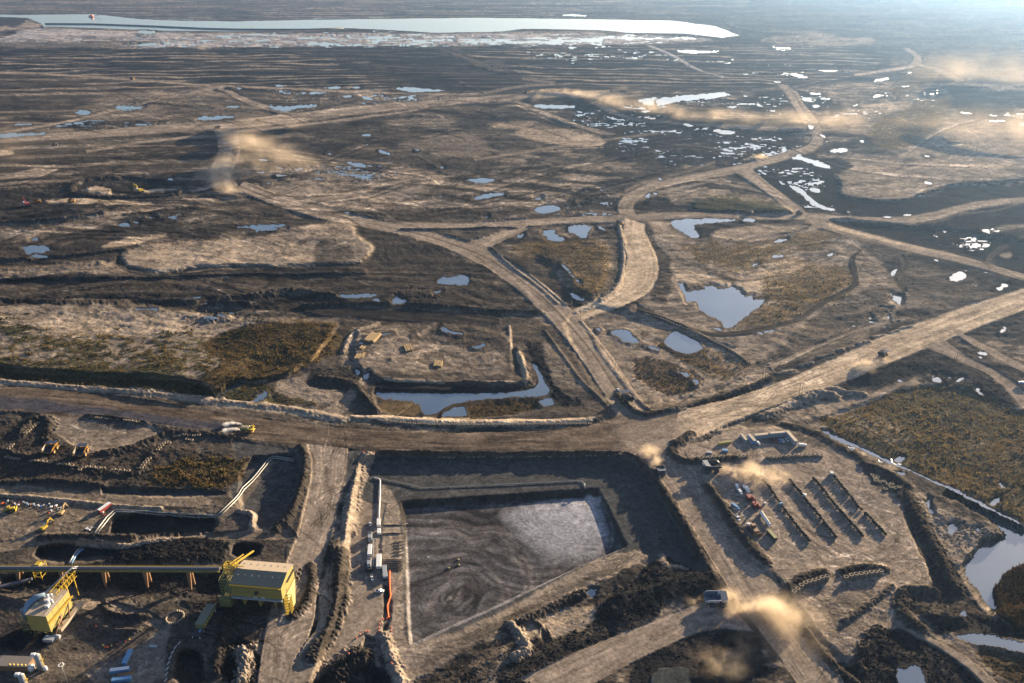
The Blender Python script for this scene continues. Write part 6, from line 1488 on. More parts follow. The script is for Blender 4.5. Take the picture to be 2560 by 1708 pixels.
# floodlight mast
p = S('z5', 720, 1580)
fm_ = thing('floodlight_mast', 'tall floodlight mast with a ring of lamps at the lower left', 'light mast', p)
hm_ = 17.5
MB().tube([(0, 0, -1), (0, 0, hm_)], .25, 8, True, [.3, .15]).build('mast', 'steel', fm_)
rgm = MB(); rgm.tube([(1.3 * math.cos(a), 1.3 * math.sin(a), hm_) for a in [i * math.pi / 6 for i in range(13)]], .08, 6, False); rgm.build('lamp_ring', 'steel', fm_)
for i in range(8):
    a = i * math.pi / 4; MB().box(1.5 * math.cos(a) - .3, 1.5 * math.cos(a) + .3, 1.5 * math.sin(a) - .3, 1.5 * math.sin(a) + .3, hm_ - .35, hm_ + .25, .05).build('lamp', 'white', fm_)
# ---------------------------------------------------------------- crusher house, conveyor, west plant
def vup(reg, x, y, h):
    """world point h metres above the ground plane under what is seen at this pixel"""
    a, b, k = REG[reg]; u, v = a + x / k, b + y / k
    p = surf(u, v); z0 = p.z
    for _ in range(3):
        X, Y = unproj(u, v, z0 + h); pu, pv_ = proj(X, Y, z0); z0 = surf(pu, pv_).z
    return Vector((X, Y, z0 + h))
# big crusher house: traced roof ridge and eaves at their heights
GZ = S('z6', 1050, 800).z
def P6(x, y, z):
    X, Y = unproj(400 + x / 4.262, 1340 + y / 4.262, z); return Vector((X, Y, z))
o6 = P6(1000, 620, GZ)
cr = thing('crusher_house', 'large yellow-clad crusher house with pitched roof, near slope toned dark for shade, at the conveyor end', 'industrial building', o6)
L6 = lambda x, y, z: P6(x, y, z) - o6
zt, ze, zb = GZ + 25.5, GZ + 22.5, GZ + 11
RN0, RN1 = L6(850, 255, zt), L6(1358, 292, zt)              # ridge front/back edge of the sunny slope (top line)
a0, a1 = L6(930, 300, zt + .3), L6(1300, 350, zt + .3)
# body box from front wall lower edge and eave
f0, f1 = L6(748, 500, ze), L6(1285, 545, ze)
dirx = (f1 - f0).normalized(); dirx.z = 0; dirx.normalize(); diry = Vector((-dirx.y, dirx.x, 0))
Lx = (f1 - f0).length; Wd = 24.0
def q6(a, b, z): v_ = f0 + dirx * a + diry * b; return Vector((v_.x, v_.y, z))
wl = MB(); wl.hexa([q6(0, 0, zb), q6(Lx, 0, zb), q6(Lx, Wd, zb), q6(0, Wd, zb)], [q6(0, 0, ze), q6(Lx, 0, ze), q6(Lx, Wd, ze), q6(0, Wd, ze)])
wl.add([q6(Lx, 0, ze), q6(Lx, Wd, ze), q6(Lx, Wd * .5, zt)], [(0, 1, 2)]); wl.add([q6(0, 0, ze), q6(0, Wd, ze), q6(0, Wd * .5, zt)], [(2, 1, 0)])
wall = wl.build('wall', 'wall_yellow', cr)
rb = MB()
for i in range(26): rb.hexa([q6(i * Lx / 26, -.12, zb), q6(i * Lx / 26 + .12, -.12, zb), q6(i * Lx / 26 + .12, -.01, zb), q6(i * Lx / 26, -.01, zb)], [q6(i * Lx / 26, -.12, ze), q6(i * Lx / 26 + .12, -.12, ze), q6(i * Lx / 26 + .12, -.01, ze), q6(i * Lx / 26, -.01, ze)])
rb.build('wall_rib', 'wall_yellow', wall)
def slab(a, b, c, d, th): return MB().hexa([a, b, c, d], [a + Vector((0, 0, th)), b + Vector((0, 0, th)), c + Vector((0, 0, th)), d + Vector((0, 0, th))])
rf = slab(q6(-.6, -.8, ze - .1), q6(Lx + .6, -.8, ze - .1), q6(Lx + .6, Wd * .5, zt + .05), q6(-.6, Wd * .5, zt + .05), .25).build('roof', 'roof', cr)  # near slope toned darker: its shade is put into the roof colour
slab(q6(-.6, Wd * .5 + .02, zt + .05), q6(Lx + .6, Wd * .5 + .02, zt + .05), q6(Lx + .6, Wd + .7, ze - .1), q6(-.6, Wd + .7, ze - .1), .25).build('roof', 'tan', cr)  # far slope in lighter tan: sunlight painted into the roof colour
vt = MB()
for i in range(7):
    c_ = q6(3 + i * Lx / 7.3, Wd * .30, ze + (zt - ze) * .48 + .3); vt.lathe([(.02, .5), (.35, .5), (.35, -.4)], 10, tuple(c_))
for i in range(7):
    c_ = q6(3 + i * Lx / 7.3, Wd * .82, ze + (zt - ze) * .45 + .3); vt.lathe([(.02, .5), (.35, .5), (.35, -.4)], 10, tuple(c_))
vt.build('vent', 'steel', rf)
# eave walkway with rail
wk = MB(); wk.hexa([q6(-.5, -1.9, ze - .7), q6(Lx, -1.9, ze - .7), q6(Lx, -.14, ze - .7), q6(-.5, -.14, ze - .7)], [q6(-.5, -1.9, ze - .55), q6(Lx, -1.9, ze - .55), q6(Lx, -.14, ze - .55), q6(-.5, -.14, ze - .55)])
wk.bar(q6(-.5, -1.85, ze + .45), q6(Lx, -1.85, ze + .45), .12)
for i in range(20): wk.bar(q6(i * Lx / 19.5, -1.85, ze - .6), q6(i * Lx / 19.5, -1.85, ze + .45), .1)
wk.build('walkway', 'yellow', cr)
gs = MB(); gs.hexa([q6(-.3, -1.6, zb - 1.3), q6(Lx, -1.6, zb - 1.3), q6(Lx, -.2, zb - 1.3), q6(-.3, -.2, zb - 1.3)], [q6(-.3, -1.6, zb - .1), q6(Lx, -1.6, zb - .1), q6(Lx, -.2, zb - .1), q6(-.3, -.2, zb - .1)])
gs.build('gallery', 'contain', cr)
for a_ in (.43, .58):
    MB().hexa([q6(Lx * a_, -.5, zb - .6), q6(Lx * a_ + 2.6, -.5, zb - .6), q6(Lx * a_ + 2.6, -.13, zb - .6), q6(Lx * a_, -.13, zb - .6)], [q6(Lx * a_, -.5, zb + .6), q6(Lx * a_ + 2.6, -.5, zb + .6), q6(Lx * a_ + 2.6, -.13, zb + .6), q6(Lx * a_, -.13, zb + .6)]).build('window', 'white', cr)
MB().lathe([(.02, .5), (.9, .45), (1.2, .0), (1.2, -1.4)], 12, tuple(q6(Lx * .5, -1.2, (ze + zb) / 2))).build('wall_vent', 'dark', cr)
MB().hexa([q6(Lx + .02, Wd * .3, zb), q6(Lx + .12, Wd * .3, zb), q6(Lx + .12, Wd * .3 + 1.6, zb), q6(Lx + .02, Wd * .3 + 1.6, zb)], [q6(Lx + .02, Wd * .3, zb + 3), q6(Lx + .12, Wd * .3, zb + 3), q6(Lx + .12, Wd * .3 + 1.6, zb + 3), q6(Lx + .02, Wd * .3 + 1.6, zb + 3)]).build('door', 'trolley', cr)
jb = MB()
for z in (zb + 3.9, zb + 7.8): jb.hexa([q6(0, -.16, z), q6(Lx, -.16, z), q6(Lx, -.121, z), q6(0, -.121, z)], [q6(0, -.16, z + .22), q6(Lx, -.16, z + .22), q6(Lx, -.121, z + .22), q6(0, -.121, z + .22)])
jb.build('girt', 'trolley', cr)
MB().hexa([q6(Lx + .02, Wd * .35, ze - 3), q6(Lx + 1.6, Wd * .35, ze - 3), q6(Lx + 1.6, Wd * .95, ze - 3), q6(Lx + .02, Wd * .95, ze - 3)], [q6(Lx + .02, Wd * .35, ze - 2.8), q6(Lx + 1.6, Wd * .35, ze - 2.8), q6(Lx + 1.6, Wd * .95, ze - 2.8), q6(Lx + .02, Wd * .95, ze - 2.8)]).build('end_gallery', 'dark', cr)
ub = MB()
for a_ in (.18, .5, .82, .97):
    ub.hexa([q6(Lx * a_ - .3, 2, GZ), q6(Lx * a_ + .5, 2, GZ), q6(Lx * a_ + .5, Wd - 2, GZ), q6(Lx * a_ - .3, Wd - 2, GZ)], [q6(Lx * a_ - 1.0, 1, zb), q6(Lx * a_ + 1.2, 1, zb), q6(Lx * a_ + 1.2, Wd - 1, zb), q6(Lx * a_ - 1.0, Wd - 1, zb)])
    ub.build('buttress', 'wall_yellow', cr); ub = MB()
# hopper end wings, east side
MB().hexa([q6(Lx + .1, 2, GZ + 3), q6(Lx + 6, 3, GZ + 2), q6(Lx + 6, 7, GZ + 2), q6(Lx + .1, 8, GZ + 3)], [q6(Lx + .1, 1, zb), q6(Lx + .8, 1, zb), q6(Lx + .8, Wd - 1, zb), q6(Lx + .1, Wd - 1, zb)]).build('dump_hopper', 'wall_yellow', cr)
# stair tower at the south-east corner
st = MB(); base = q6(Lx + 3.5, -5.5, GZ)
for k in range(6):
    z = GZ + k * 2.6
    for (dx, dy) in ((0, 0), (4, 0), (4, 6), (0, 6)): st.bar(base + Vector((dx, dy, z - GZ)), base + Vector((dx, dy, z - GZ + 2.6)), .3)
    st.bar(base + Vector((0, 0, z - GZ + 2.6)), base + Vector((4, 0, z - GZ + 2.6)), .25); st.bar(base + Vector((4, 0, z - GZ + 2.6)), base + Vector((4, 6, z - GZ + 2.6)), .25)
    st.bar(base + Vector((0, 6, z - GZ + 2.6)), base + Vector((4, 6, z - GZ + 2.6)), .25); st.bar(base + Vector((4, 0, z - GZ)), base + Vector((4, 6, z - GZ + 2.6)), .5, .2)
    st.hexa([base + Vector((0, 0, z - GZ + 2.3)), base + Vector((1.5, 0, z - GZ + 2.3)), base + Vector((1.5, 6, z - GZ + 2.3)), base + Vector((0, 6, z - GZ + 2.3))], [base + Vector((0, 0, z - GZ + 2.4)), base + Vector((1.5, 0, z - GZ + 2.4)), base + Vector((1.5, 6, z - GZ + 2.4)), base + Vector((0, 6, z - GZ + 2.4))])
st.build('stair_tower', 'yellow', cr)
# drive tower on the west end
dt = MB()
def lattice(mb, x0, x1, y0, y1, z0, z1, n, w_=.3):
    for (a, b) in ((x0, y0), (x1, y0), (x1, y1), (x0, y1)): mb.bar(q6(a, b, z0), q6(a, b, z1), w_)
    for k in range(n + 1):
        z = z0 + (z1 - z0) * k / n
        c = [q6(x0, y0, z), q6(x1, y0, z), q6(x1, y1, z), q6(x0, y1, z)]
        for i in range(4): mb.bar(c[i], c[(i + 1) % 4], w_ * .8)
        if k < n:
            z2 = z0 + (z1 - z0) * (k + 1) / n; d_ = [q6(x0, y0, z2), q6(x1, y0, z2), q6(x1, y1, z2), q6(x0, y1, z2)]
            for i in range(4): mb.bar(c[i], d_[(i + 1) % 4], w_ * .6)
lattice(dt, -9, -.6, 1, 15, GZ, zt - 1, 8)
dt.hexa([q6(-8, 3, GZ + 10), q6(-1, 3, GZ + 10), q6(-1, 11, GZ + 10), q6(-8, 11, GZ + 10)], [q6(-8, 3, GZ + 14), q6(-1, 3, GZ + 14), q6(-1, 11, GZ + 14), q6(-8, 11, GZ + 14)])
dt.build('drive_tower', 'greenp', cr)
lt = MB(); lattice(lt, -10, -1.2, 12, 17, zt - 6, zt + 2, 3, .4); lt.bar(q6(-3, 14, zt), q6(5, 14, zt + 1), .5); lt.build('head_frame', 'yellow', cr)
bm_ = MB(); bm_.bar(q6(-6, 17, zt - 2), q6(-1, 42, zt - 9), 1.0); bm_.bar(q6(-8, 17, zt - 1), q6(-4, 32, zt - 4), .6); bm_.build('tail_boom', 'yellow', cr)
MB().hexa([q6(-9.6, -3, GZ + 2), q6(-1, -3, GZ + 2), q6(-1, .6, GZ + 2), q6(-9.6, .6, GZ + 2)], [q6(-9.6, -3, GZ + 9), q6(-1, -3, GZ + 9), q6(-1, .6, GZ + 9), q6(-9.6, .6, GZ + 9)]).build('motor_room', 'greenp', cr)
# conveyor
zc = 20.0
c0 = vup('z6', 640, 355, zc); c1 = vup('z5', -260, 345, 3.5)
cvd = (c1 - c0); Lc = cvd.length
cv = thing('conveyor', 'long overland conveyor on brown trestles running left from the crusher house', 'conveyor', c0, head(c0, c1))
cv.rotation_euler = (0, math.asin(-(c1 - c0).normalized().z), head(c0, c1))
MB().box(0, Lc, -2.2, -1.6, -1.4, 0).box(0, Lc, 1.6, 2.2, -1.4, 0).build('side_girder', 'greenp', cv)
n_ = 20; seg_ = []
hood = MB(); vs_ = []; 
prof = [(-1.45, .05), (-1.4, .9), (-.9, 1.5), (0, 1.75), (.9, 1.5), (1.4, .9), (1.45, .05)]
vs_ = [(0, a, b) for a, b in prof] + [(Lc, a, b) for a, b in prof]
hood.add(vs_, [(i, i + 1, i + 8, i + 7) for i in range(6)] + [tuple(range(7)), tuple(range(13, 6, -1))]); hood.build('belt_cover', 'belt', cv)
rl = MB()
for sy in (-2.9, 2.9):
    rl.bar((0, sy, 1.0), (Lc, sy, 1.0), .10); rl.bar((0, sy, .5), (Lc, sy, .5), .08)
    for i in range(int(Lc / 2.4)): rl.bar((i * 2.4, sy, -.1), (i * 2.4, sy, 1.0), .10)
rl.build('handrail', 'yellow', cv)
MB().box(0, Lc, -2.95, -2.22, -.2, -.05).box(0, Lc, 2.22, 2.95, -.2, -.05).build('walkway', 'greenp', cv)
MB().box(0, Lc, -1.58, 1.58, -1.2, -1.0).build('return_pan', 'dark', cv)
lamps = MB()
for i in range(int(Lc / 12)): lamps.box(i * 12 + 5, i * 12 + 5.5, 2.2, 2.7, .15, .6)
lamps.build('lamp', 'white', cv)
gm_ = cv.rotation_euler.to_matrix().inverted()
for i, (x, y) in enumerate([(1275, 680), (995, 652), (715, 630), (438, 596), (152, 552), (-120, 535)]):
    g = S('z1', x, y); l_ = gm_ @ (g - c0); xx = l_.x; gz = l_.z; l2_ = gm_ @ Vector((0, 0, 1)); xt = xx + l2_.x * (-1.4 - gz)
    zt_ = -1.42
    for sy in (-1, 1):
        MB().hexa([(xx - .7, sy * 3.0 - .5, gz - 1), (xx + .7, sy * 3.0 - .5, gz - 1), (xx + .7, sy * 3.0 + .5, gz - 1), (xx - .7, sy * 3.0 + .5, gz - 1)],
                  [(xt - 1.7, sy * 1.2 - .6, zt_), (xt + 1.7, sy * 1.2 - .6, zt_), (xt + 1.7, sy * 1.2 + .6, zt_), (xt - 1.7, sy * 1.2 + .6, zt_)]).build('trestle_leg', 'trolley', cv)
    MB().box(xx - .5, xx + .5, -2.0, 2.0, gz * .55, gz * .55 + 1.0).build('trestle_tie', 'trolley', cv)
# second low conveyor behind the plant, left edge
p = S('z5', 0, 560); q = S('z5', 330, 500)
lc2 = thing('low_conveyor', 'low dark conveyor lying on the ground at the left edge', 'conveyor', p, head(p, S('z5', 200, 545))); 
MB().box(-14, 22, -1.4, 1.4, 1.0, 2.4, .3).build('belt_cover', 'belt', lc2)
for i in range(10): MB().box(-13 + i * 3.6, -12.6 + i * 3.6, -1.6, 1.6, -.5, .98).build('support', 'trolley', lc2)
# drive unit on the conveyor at left
t = thing('drive_unit', 'bright yellow drive frame straddling the conveyor above the west plant', 'drive unit', vup('z5', 440, 400, 4.0) - Vector((0, 0, 4)), head(c0, c1))
lf = MB()
for (a, b) in ((-3, -4), (3, -4), (3, 4), (-3, 4)): lf.bar((a, b, 0), (a, b, 13), .4)
for z in (4, 8, 12.8):
    for (a, b) in (((-3, -4), (3, -4)), ((3, -4), (3, 4)), ((3, 4), (-3, 4)), ((-3, 4), (-3, -4))): lf.bar((*a, z), (*b, z), .35)
for z in (4, 8): lf.bar((-3, -4, z), (3, -4, z + 4.6), .25); lf.bar((3, 4, z), (-3, 4, z + 4.6), .25); lf.bar((3, -4, z), (3, 4, z + 4.6), .25)
lf.build('frame', 'yellow', t)
MB().tube([(-1.5, -5.4, 9), (-1.5, 3, 13.6)], .5, 10).tube([(0, -5.4, 9), (0, 3, 13.6)], .5, 10).tube([(1.5, -5.4, 9), (1.5, 3, 13.6)], .5, 10).build('take_up_pipe', 'steel', t)
MB().box(-2, 2, -2, 2, 13, 14.2, .1).build('motor', 'yellow', t)
# west plant
GW = S('z5', 560, 1120).z
def P5(x, y, z):
    X, Y = unproj(x / 4.262, 1340 + y / 4.262, z); return Vector((X, Y, z))
zt5 = GW + 19.0
A5, B5, C5 = P5(275, 838, zt5), P5(490, 858, zt5), P5(722, 585, zt5)     # front-left, front-right, back-right of the roof
o5 = Vector((B5.x, B5.y, GW))
wp = thing('scrubber_house', 'tall yellow box-shaped plant with rooftop fans at the far left', 'industrial building', o5)
a5 = Vector((A5.x, A5.y, 0)) - Vector((o5.x, o5.y, 0)); c5 = Vector((C5.x, C5.y, 0)) - Vector((o5.x, o5.y, 0))
nn = a5.length; mm = c5.length
au = a5.normalized(); cu = c5.normalized()
def q5(a, b, z): v_ = au * a + cu * b; return Vector((v_.x, v_.y, z))
zlo = 4.5
MB().hexa([q5(0, 0, zlo), q5(nn, 0, zlo), q5(nn, mm, zlo), q5(0, mm, zlo)], [q5(0, 0, 19), q5(nn, 0, 19), q5(nn, mm, 19), q5(0, mm, 19)]).build('wall', 'wall_yellow', wp)
rf = MB().hexa([q5(-.5, -.5, 19.003), q5(nn + .5, -.5, 19.003), q5(nn + .5, mm + .5, 19.003), q5(-.5, mm + .5, 19.003)], [q5(-.5, -.5, 19.3), q5(nn + .5, -.5, 19.3), q5(nn + .5, mm + .5, 19.3), q5(-.5, mm + .5, 19.3)]).build('roof', 'tan', wp)
# panel joints on the sunny wall, lit side gallery
jn = MB()
for k in range(1, 4):
    jn.hexa([q5(-.06, mm * k / 4 - .1, zlo), q5(-.01, mm * k / 4 - .1, zlo), q5(-.01, mm * k / 4 + .1, zlo), q5(-.06, mm * k / 4 + .1, zlo)], [q5(-.06, mm * k / 4 - .1, 19), q5(-.01, mm * k / 4 - .1, 19), q5(-.01, mm * k / 4 + .1, 19), q5(-.06, mm * k / 4 + .1, 19)])
jn.build('panel_joint', 'trolley', wp)
gl = MB(); gl.hexa([q5(-2.0, -1, 13.0), q5(-.08, -1, 13.0), q5(-.08, mm + 1, 13.0), q5(-2.0, mm + 1, 13.0)], [q5(-2.0, -1, 13.2), q5(-.08, -1, 13.2), q5(-.08, mm + 1, 13.2), q5(-2.0, mm + 1, 13.2)])
gl.bar(q5(-1.95, -1, 14.3), q5(-1.95, mm + 1, 14.3), .14); gl.bar(q5(-1.95, -1, 13.8), q5(-1.95, mm + 1, 13.8), .1)
for i in range(12): gl.bar(q5(-1.95, -1 + i * (mm + 2) / 11, 13.1), q5(-1.95, -1 + i * (mm + 2) / 11, 14.3), .12)
gl.build('gallery', 'yellow', wp)
sk = MB()
for (a, b) in ((.06, .06), (.94, .06), (.06, .94), (.94, .94), (.06, .5), (.94, .5)): sk.bar(q5(nn * a, mm * b, -1.0), q5(nn * a, mm * b, zlo), .7)
sk.bar(q5(nn * .06, mm * .06, 0), q5(nn * .06, mm * .5, zlo), .35); sk.bar(q5(nn * .06, mm * .94, 0), q5(nn * .06, mm * .5, zlo), .35); sk.bar(q5(nn * .06, mm * .06, 0), q5(nn * .94, mm * .06, zlo), .35)
sk.build('support_leg', 'greenp', wp)
MB().hexa([q5(-4.6, mm * .15, 1.2), q5(-1.2, mm * .15, 1.2), q5(-1.2, mm * 1.25, 1.2), q5(-4.6, mm * 1.25, 1.2)], [q5(-4.6, mm * .15, 3.6), q5(-1.2, mm * .15, 3.6), q5(-1.2, mm * 1.25, 3.6), q5(-4.6, mm * 1.25, 3.6)]).build('side_duct', 'tan', wp)
MB().tube([q5(-3.5, -2.5, 2.2), q5(-1.0, mm * .5, 8.5)], .5, 8).tube([q5(-3.5, mm * .6, 3), q5(.2, mm * .9, 10.5)], .5, 8).tube([q5(-3.4, mm * .3, 3), q5(.2, mm * .45, 9)], .45, 8).build('chute', 'trolley', wp)
MB().hexa([q5(-4, -5.5, .4), q5(3.5, -5.5, .4), q5(3.5, -1.5, .4), q5(-4, -1.5, .4)], [q5(-4, -5.5, 2.9), q5(3.5, -5.5, 2.9), q5(3.5, -1.5, 2.9), q5(-4, -1.5, 2.9)]).build('pump_house', 'contain', wp)
MB().tube([q5(-6.5, -1.0, 2.0), q5(-1.5, -1.2, 2.0)], 1.3, 14).build('vessel', 'contain', wp)
for (a, b) in ((.30, .38), (.50, .62)):
    c_ = q5(nn * b - 1.0, mm * (a + .12), 19.3)
    f_ = MB(); f_.lathe([(1.3, 0), (1.3, 1.6), (.9, 2.4), (.9, 3.4), (1.1, 3.6), (.02, 3.6)], 14, tuple(c_)); f_.lathe([(.8, 0), (.8, 3.0), (.02, 3.0)], 12, tuple(c_ + Vector((1.6, 1.6, 0)))); f_.box(c_.x - 1.2, c_.x + 1.4, c_.y - 3.4, c_.y - 1.5, 19.3, 21.2, .1)
    f_.build('roof_fan', 'white', wp)
rr = MB(); rr.bar(q5(.2, .2, 20.4), q5(.2, mm * .75, 20.4), .12); [rr.bar(q5(.2, .2 + i * mm * .083, 19.3), q5(.2, .2 + i * mm * .083, 20.4), .1) for i in range(10)]; rr.build('roof_rail', 'white', wp)
# duct sweeping over the left side, lattice conveyor frame behind
dpt = [q5(nn + 5.5, mm * .25, 9), q5(nn + 5.5, mm * .30, 14), q5(nn + 4.5, mm * .42, 18.5), q5(nn + 1.5, mm * .55, 21), q5(nn * .75, mm * .66, 21.8)]
MB().tube(dpt, 3.0, 16, True, [3.2, 3.2, 3.0, 2.5, 1.8]).build('exhaust_duct', 'duct', wp)
MB().tube([q5(nn * .9, mm * .6, 21.6), q5(nn * .55, mm * 1.8, 22.2), q5(nn * .4, mm * 1.9, 21)], .55, 10).tube([q5(nn * .95, mm * .6, 20.4), q5(nn * .62, mm * 1.8, 21), q5(nn * .5, mm * 1.9, 19)], .4, 10).build('roof_pipe', 'steel', wp)
yf = MB()
for k in range(7):
    b = mm * (.78 + k * .13)
    for (a, z) in ((.62, 17), (.30, 17), (.62, 22), (.30, 22)): yf.bar(q5(nn * a, b, z), q5(nn * a, b + mm * .13, z), .3)
    yf.bar(q5(nn * .30, b, 17), q5(nn * .30, b, 22), .3); yf.bar(q5(nn * .62, b, 17), q5(nn * .62, b, 22), .3); yf.bar(q5(nn * .30, b, 22), q5(nn * .62, b, 22), .3); yf.bar(q5(nn * .30, b, 17), q5(nn * .30, b + mm * .13, 22), .22)
for k in (0.9, 1.3, 1.65):
    yf.bar(q5(nn * .45, mm * k, -1), q5(nn * .45, mm * k, 17), .5)
yf.build('lattice_bridge', 'yellow', wp)
tw = MB()
for k in range(5):
    z = k * 3.0
    for (a, b) in ((1.15, .05), (1.5, .05), (1.5, .4), (1.15, .4)): tw.bar(q5(nn * a, mm * b, z - .5), q5(nn * a, mm * b, z + 3), .3)
    tw.bar(q5(nn * 1.15, mm * .05, z + 3), q5(nn * 1.5, mm * .05, z + 3), .3); tw.bar(q5(nn * 1.15, mm * .05, z), q5(nn * 1.5, mm * .05, z + 3), .2)
tw.build('service_tower', 'greenp', wp)
MB().lathe([(1.6, 0), (1.6, 2.4), (.8, 3.4), (.02, 3.4)], 14, tuple(q5(nn * 1.6, mm * .3, 13))).build('cyclone', 'steel', wp)
# small green machine shed with screen deck
p = S('z6', 420, 1040); q = S('z6', 560, 800)
hp = thing('feeder_shed', 'small olive feeder shed with yellow lights along its side, below the crusher', 'shed', p, head(p, q)); Lh = (q - p).length
MB().box(2, Lh, -3, 3, 2.6, 6.4, .1).build('wall', 'greenp', hp); MB().box(1.8, Lh + .2, -3.2, 3.2, 6.403, 6.6).build('roof', 'roof', hp)
MB().box(-5, 1.9, -3, 3, 2.2, 2.6).bar((-5, -3, 3.4), (1.9, -3, 3.4), .15).bar((-5, 3, 3.4), (1.9, 3, 3.4), .15).bar((-5, -3, 3.4), (-5, 3, 3.4), .15).build('deck', 'dark', hp)
for i in range(5): MB().box(4 + i * 3.2, 5 + i * 3.2, -3.5, -3.02, 3.6, 4.4).build('side_lamp', 'brass', hp)
for (x, y) in ((-4.6, -2.6), (-4.6, 2.6), (1.5, -2.6), (1.5, 2.6), (Lh - .6, -2.6), (Lh - .6, 2.6)): MB().bar((x, y, -.5), (x, y, 2.2), .4).build('leg', 'white', hp)
MB().box(-1.5, 1.0, -1.8, -.4, 2.62, 3.6).build('motor', 'blue', hp)
# bottom-left silos and shed
def silo(x, y, h, r, label):
    p = vup('z5', x, y, h); p.z -= h
    t = thing('silo', label, 'silo', p, 0, 'silos at the bottom left')
    MB().lathe([(.02, 0), (r, 0), (r, h - 1.4), (r * .5, h), (.02, h)], 20).build('shell', 'contain', t)
    ld_ = MB()
    for s_ in (-.5, .5): ld_.bar((r + .5, s_, 0), (r + .5, s_, h), .14)
    for i in range(int(h / .8)): ld_.bar((r + .5, -.5, i * .8), (r + .5, .5, i * .8), .09)
    ld_.box(r + .1, r + 1.4, -.9, .9, h * .6, h * .6 + .2); ld_.build('ladder', 'yellow', t)
    MB().box(-r - 1.6, -r * .3, -1.0, 1.0, h - 1.3, h + .6, .3).build('filter_head', 'white', t)
    MB().lathe([(.02, 0), (1.3, 0), (1.3, 2.6), (.9, 3.2), (.02, 3.2)], 14, (r + 2.0, -1.5, 0)).build('side_tank', 'white', t)
silo(385, 1260, 13, 1.9, 'tall grey silo with yellow ladder, upper of the two at the bottom left')
silo(215, 1470, 13, 1.9, 'tall grey silo cut by the bottom edge, lower of the two')
p = S('z5', 20, 1440); q = S('z5', 310, 1445)
sh = thing('lime_shed', 'long brown-roofed shed with a row of yellow roof knobs at the bottom left', 'shed', p, head(p, q)); Ls = (q - p).length
MB().box(-6, Ls, 0, 7, 0, 5).build('wall', 'trolley', sh); rf = MB().hexa([(-6.2, -.4, 5.0), (Ls + .2, -.4, 5.0), (Ls + .2, 7.3, 6.2), (-6.2, 7.3, 6.2)], [(-6.2, -.4, 5.2), (Ls + .2, -.4, 5.2), (Ls + .2, 7.3, 6.4), (-6.2, 7.3, 6.4)]).build('roof', 'tan', sh)
for i in range(5): MB().lathe([(.02, .9), (.4, .8), (.5, .3), (.5, -.2)], 10, (Ls * (.35 + .14 * i), .6, 5.4)).build('roof_knob', 'brass', rf)
t = thing('water_tank', 'white cone-topped tank between the shed and the silo', 'tank', vup('z5', 325, 1380, 4) - Vector((0, 0, 4))); MB().lathe([(.02, 0), (2.0, 0), (2.0, 3.4), (.6, 4.8), (.02, 4.8)], 18).build('shell', 'white', t); MB().tube([(0, 0, 4.8), (1.5, 0, 5.4)], .2, 6).build('pipe', 'steel', t)
# coloured containers near the bottom
crate('z5', 1360, 1310, 1380, 1270, 12, 2.6, 2.6, 'blue', 'pale blue container with red end on the shaded ground, upper one', roof='blue', grp='blue containers at the bottom')
crate('z5', 1280, 1445, 1340, 1438, 12, 2.6, 2.6, 'blue', 'pale blue container lying across, above the timber stack', roof='white', grp='blue containers at the bottom')
crate('z5', 1300, 1545, 1340, 1540, 12, 2.6, 2.6, 'blue', 'turquoise container at the bottom edge', roof='blue', grp='blue containers at the bottom')
crate('z5', 1335, 1485, 1390, 1480, 9, 2.4, 1.2, 'timber', 'stack of boards between the blue containers', 'stack', 'board_stack', roof='trolley')
crate('z5', 1635, 1185, 1690, 1188, 5.5, 1.6, 1.2, 'contain', 'pale trough on the bank by the winding track', 'trough', 'trough')
crate('z4', 718, 1022, 738, 1002, 12, 3.4, 3.6, 'red', 'white-topped red trailer beside the twin pipes', 'trailer', 'office_trailer', 'white')
# junk in the laydown yard
random.seed(21)
jk = '105,990 white;125,992 white;95,985 red;135,985 red;160,975 contain;178,985 contain;190,990 blue;210,995 trolley;230,990 contain;245,1003 contain;262,1000 white;285,1005 blue;300,995 tan;318,1000 contain;340,990 white;352,1010 white;332,1045 red;350,1035 contain;372,1010 trolley;385,1000 white;395,1015 tan;22,985 orange;55,970 contain;40,985 dark;80,975 dark;150,990 dark;270,985 dark;308,1015 dark;415,1012 contain;450,1010 trolley;465,1005 dark;400,1030 contain;700,1045 white;712,1060 red;595,1155 white;610,1165 white;626,1150 contain'
cnm = dict(white='white', red='red', contain='grey', blue='pale blue', trolley='rusty', tan='tan', orange='orange', dark='black')
seen = {}
for s_ in jk.split(';'):
    c_, m_n = s_.split(); x, y = map(float, c_.split(','))
    seen[m_n] = seen.get(m_n, 0) + 1
    sx = random.uniform(.9, 2.2); nm_ = random.choice(['parts bin', 'pallet load', 'equipment crate'])
    crate('z4', x, y, x + random.uniform(5, 20), y - random.uniform(0, 20), sx, random.uniform(.9, 1.8), random.uniform(.8, 1.8), m_n,
          '%s %s, %s %s one from the left in the laydown line' % (cnm[m_n], nm_, ORD[seen[m_n] - 1], cnm[m_n]), 'crate', nm_.replace(' ', '_'), grp='crates and bins of the laydown line')
# three spools and round frame near the crusher
for i, (x, y) in enumerate([(1490, 378), (1475, 420), (1455, 468)]):
    p = S('z6', x, y); tyre((p.x, p.y, p.z + .8), 'dusty', '%s huge tyre in the leaning line right of the crusher' % ORD[i], 'huge tyres beside the crusher', (.25, .1), 0, 1.25)
p = S('z6', 160, 870); rg_ = thing('rock_ring', 'ring of low posts round a dark sump below the conveyor', 'ring', p)
for i in range(22):
    a = i * 2 * math.pi / 22; MB().box(6 * math.cos(a) - .5, 6 * math.cos(a) + .5, 6 * math.sin(a) - .5, 6 * math.sin(a) + .5, -.5, 1.3 + random.uniform(-.3, .3), .1).build('post', 'tan', rg_)
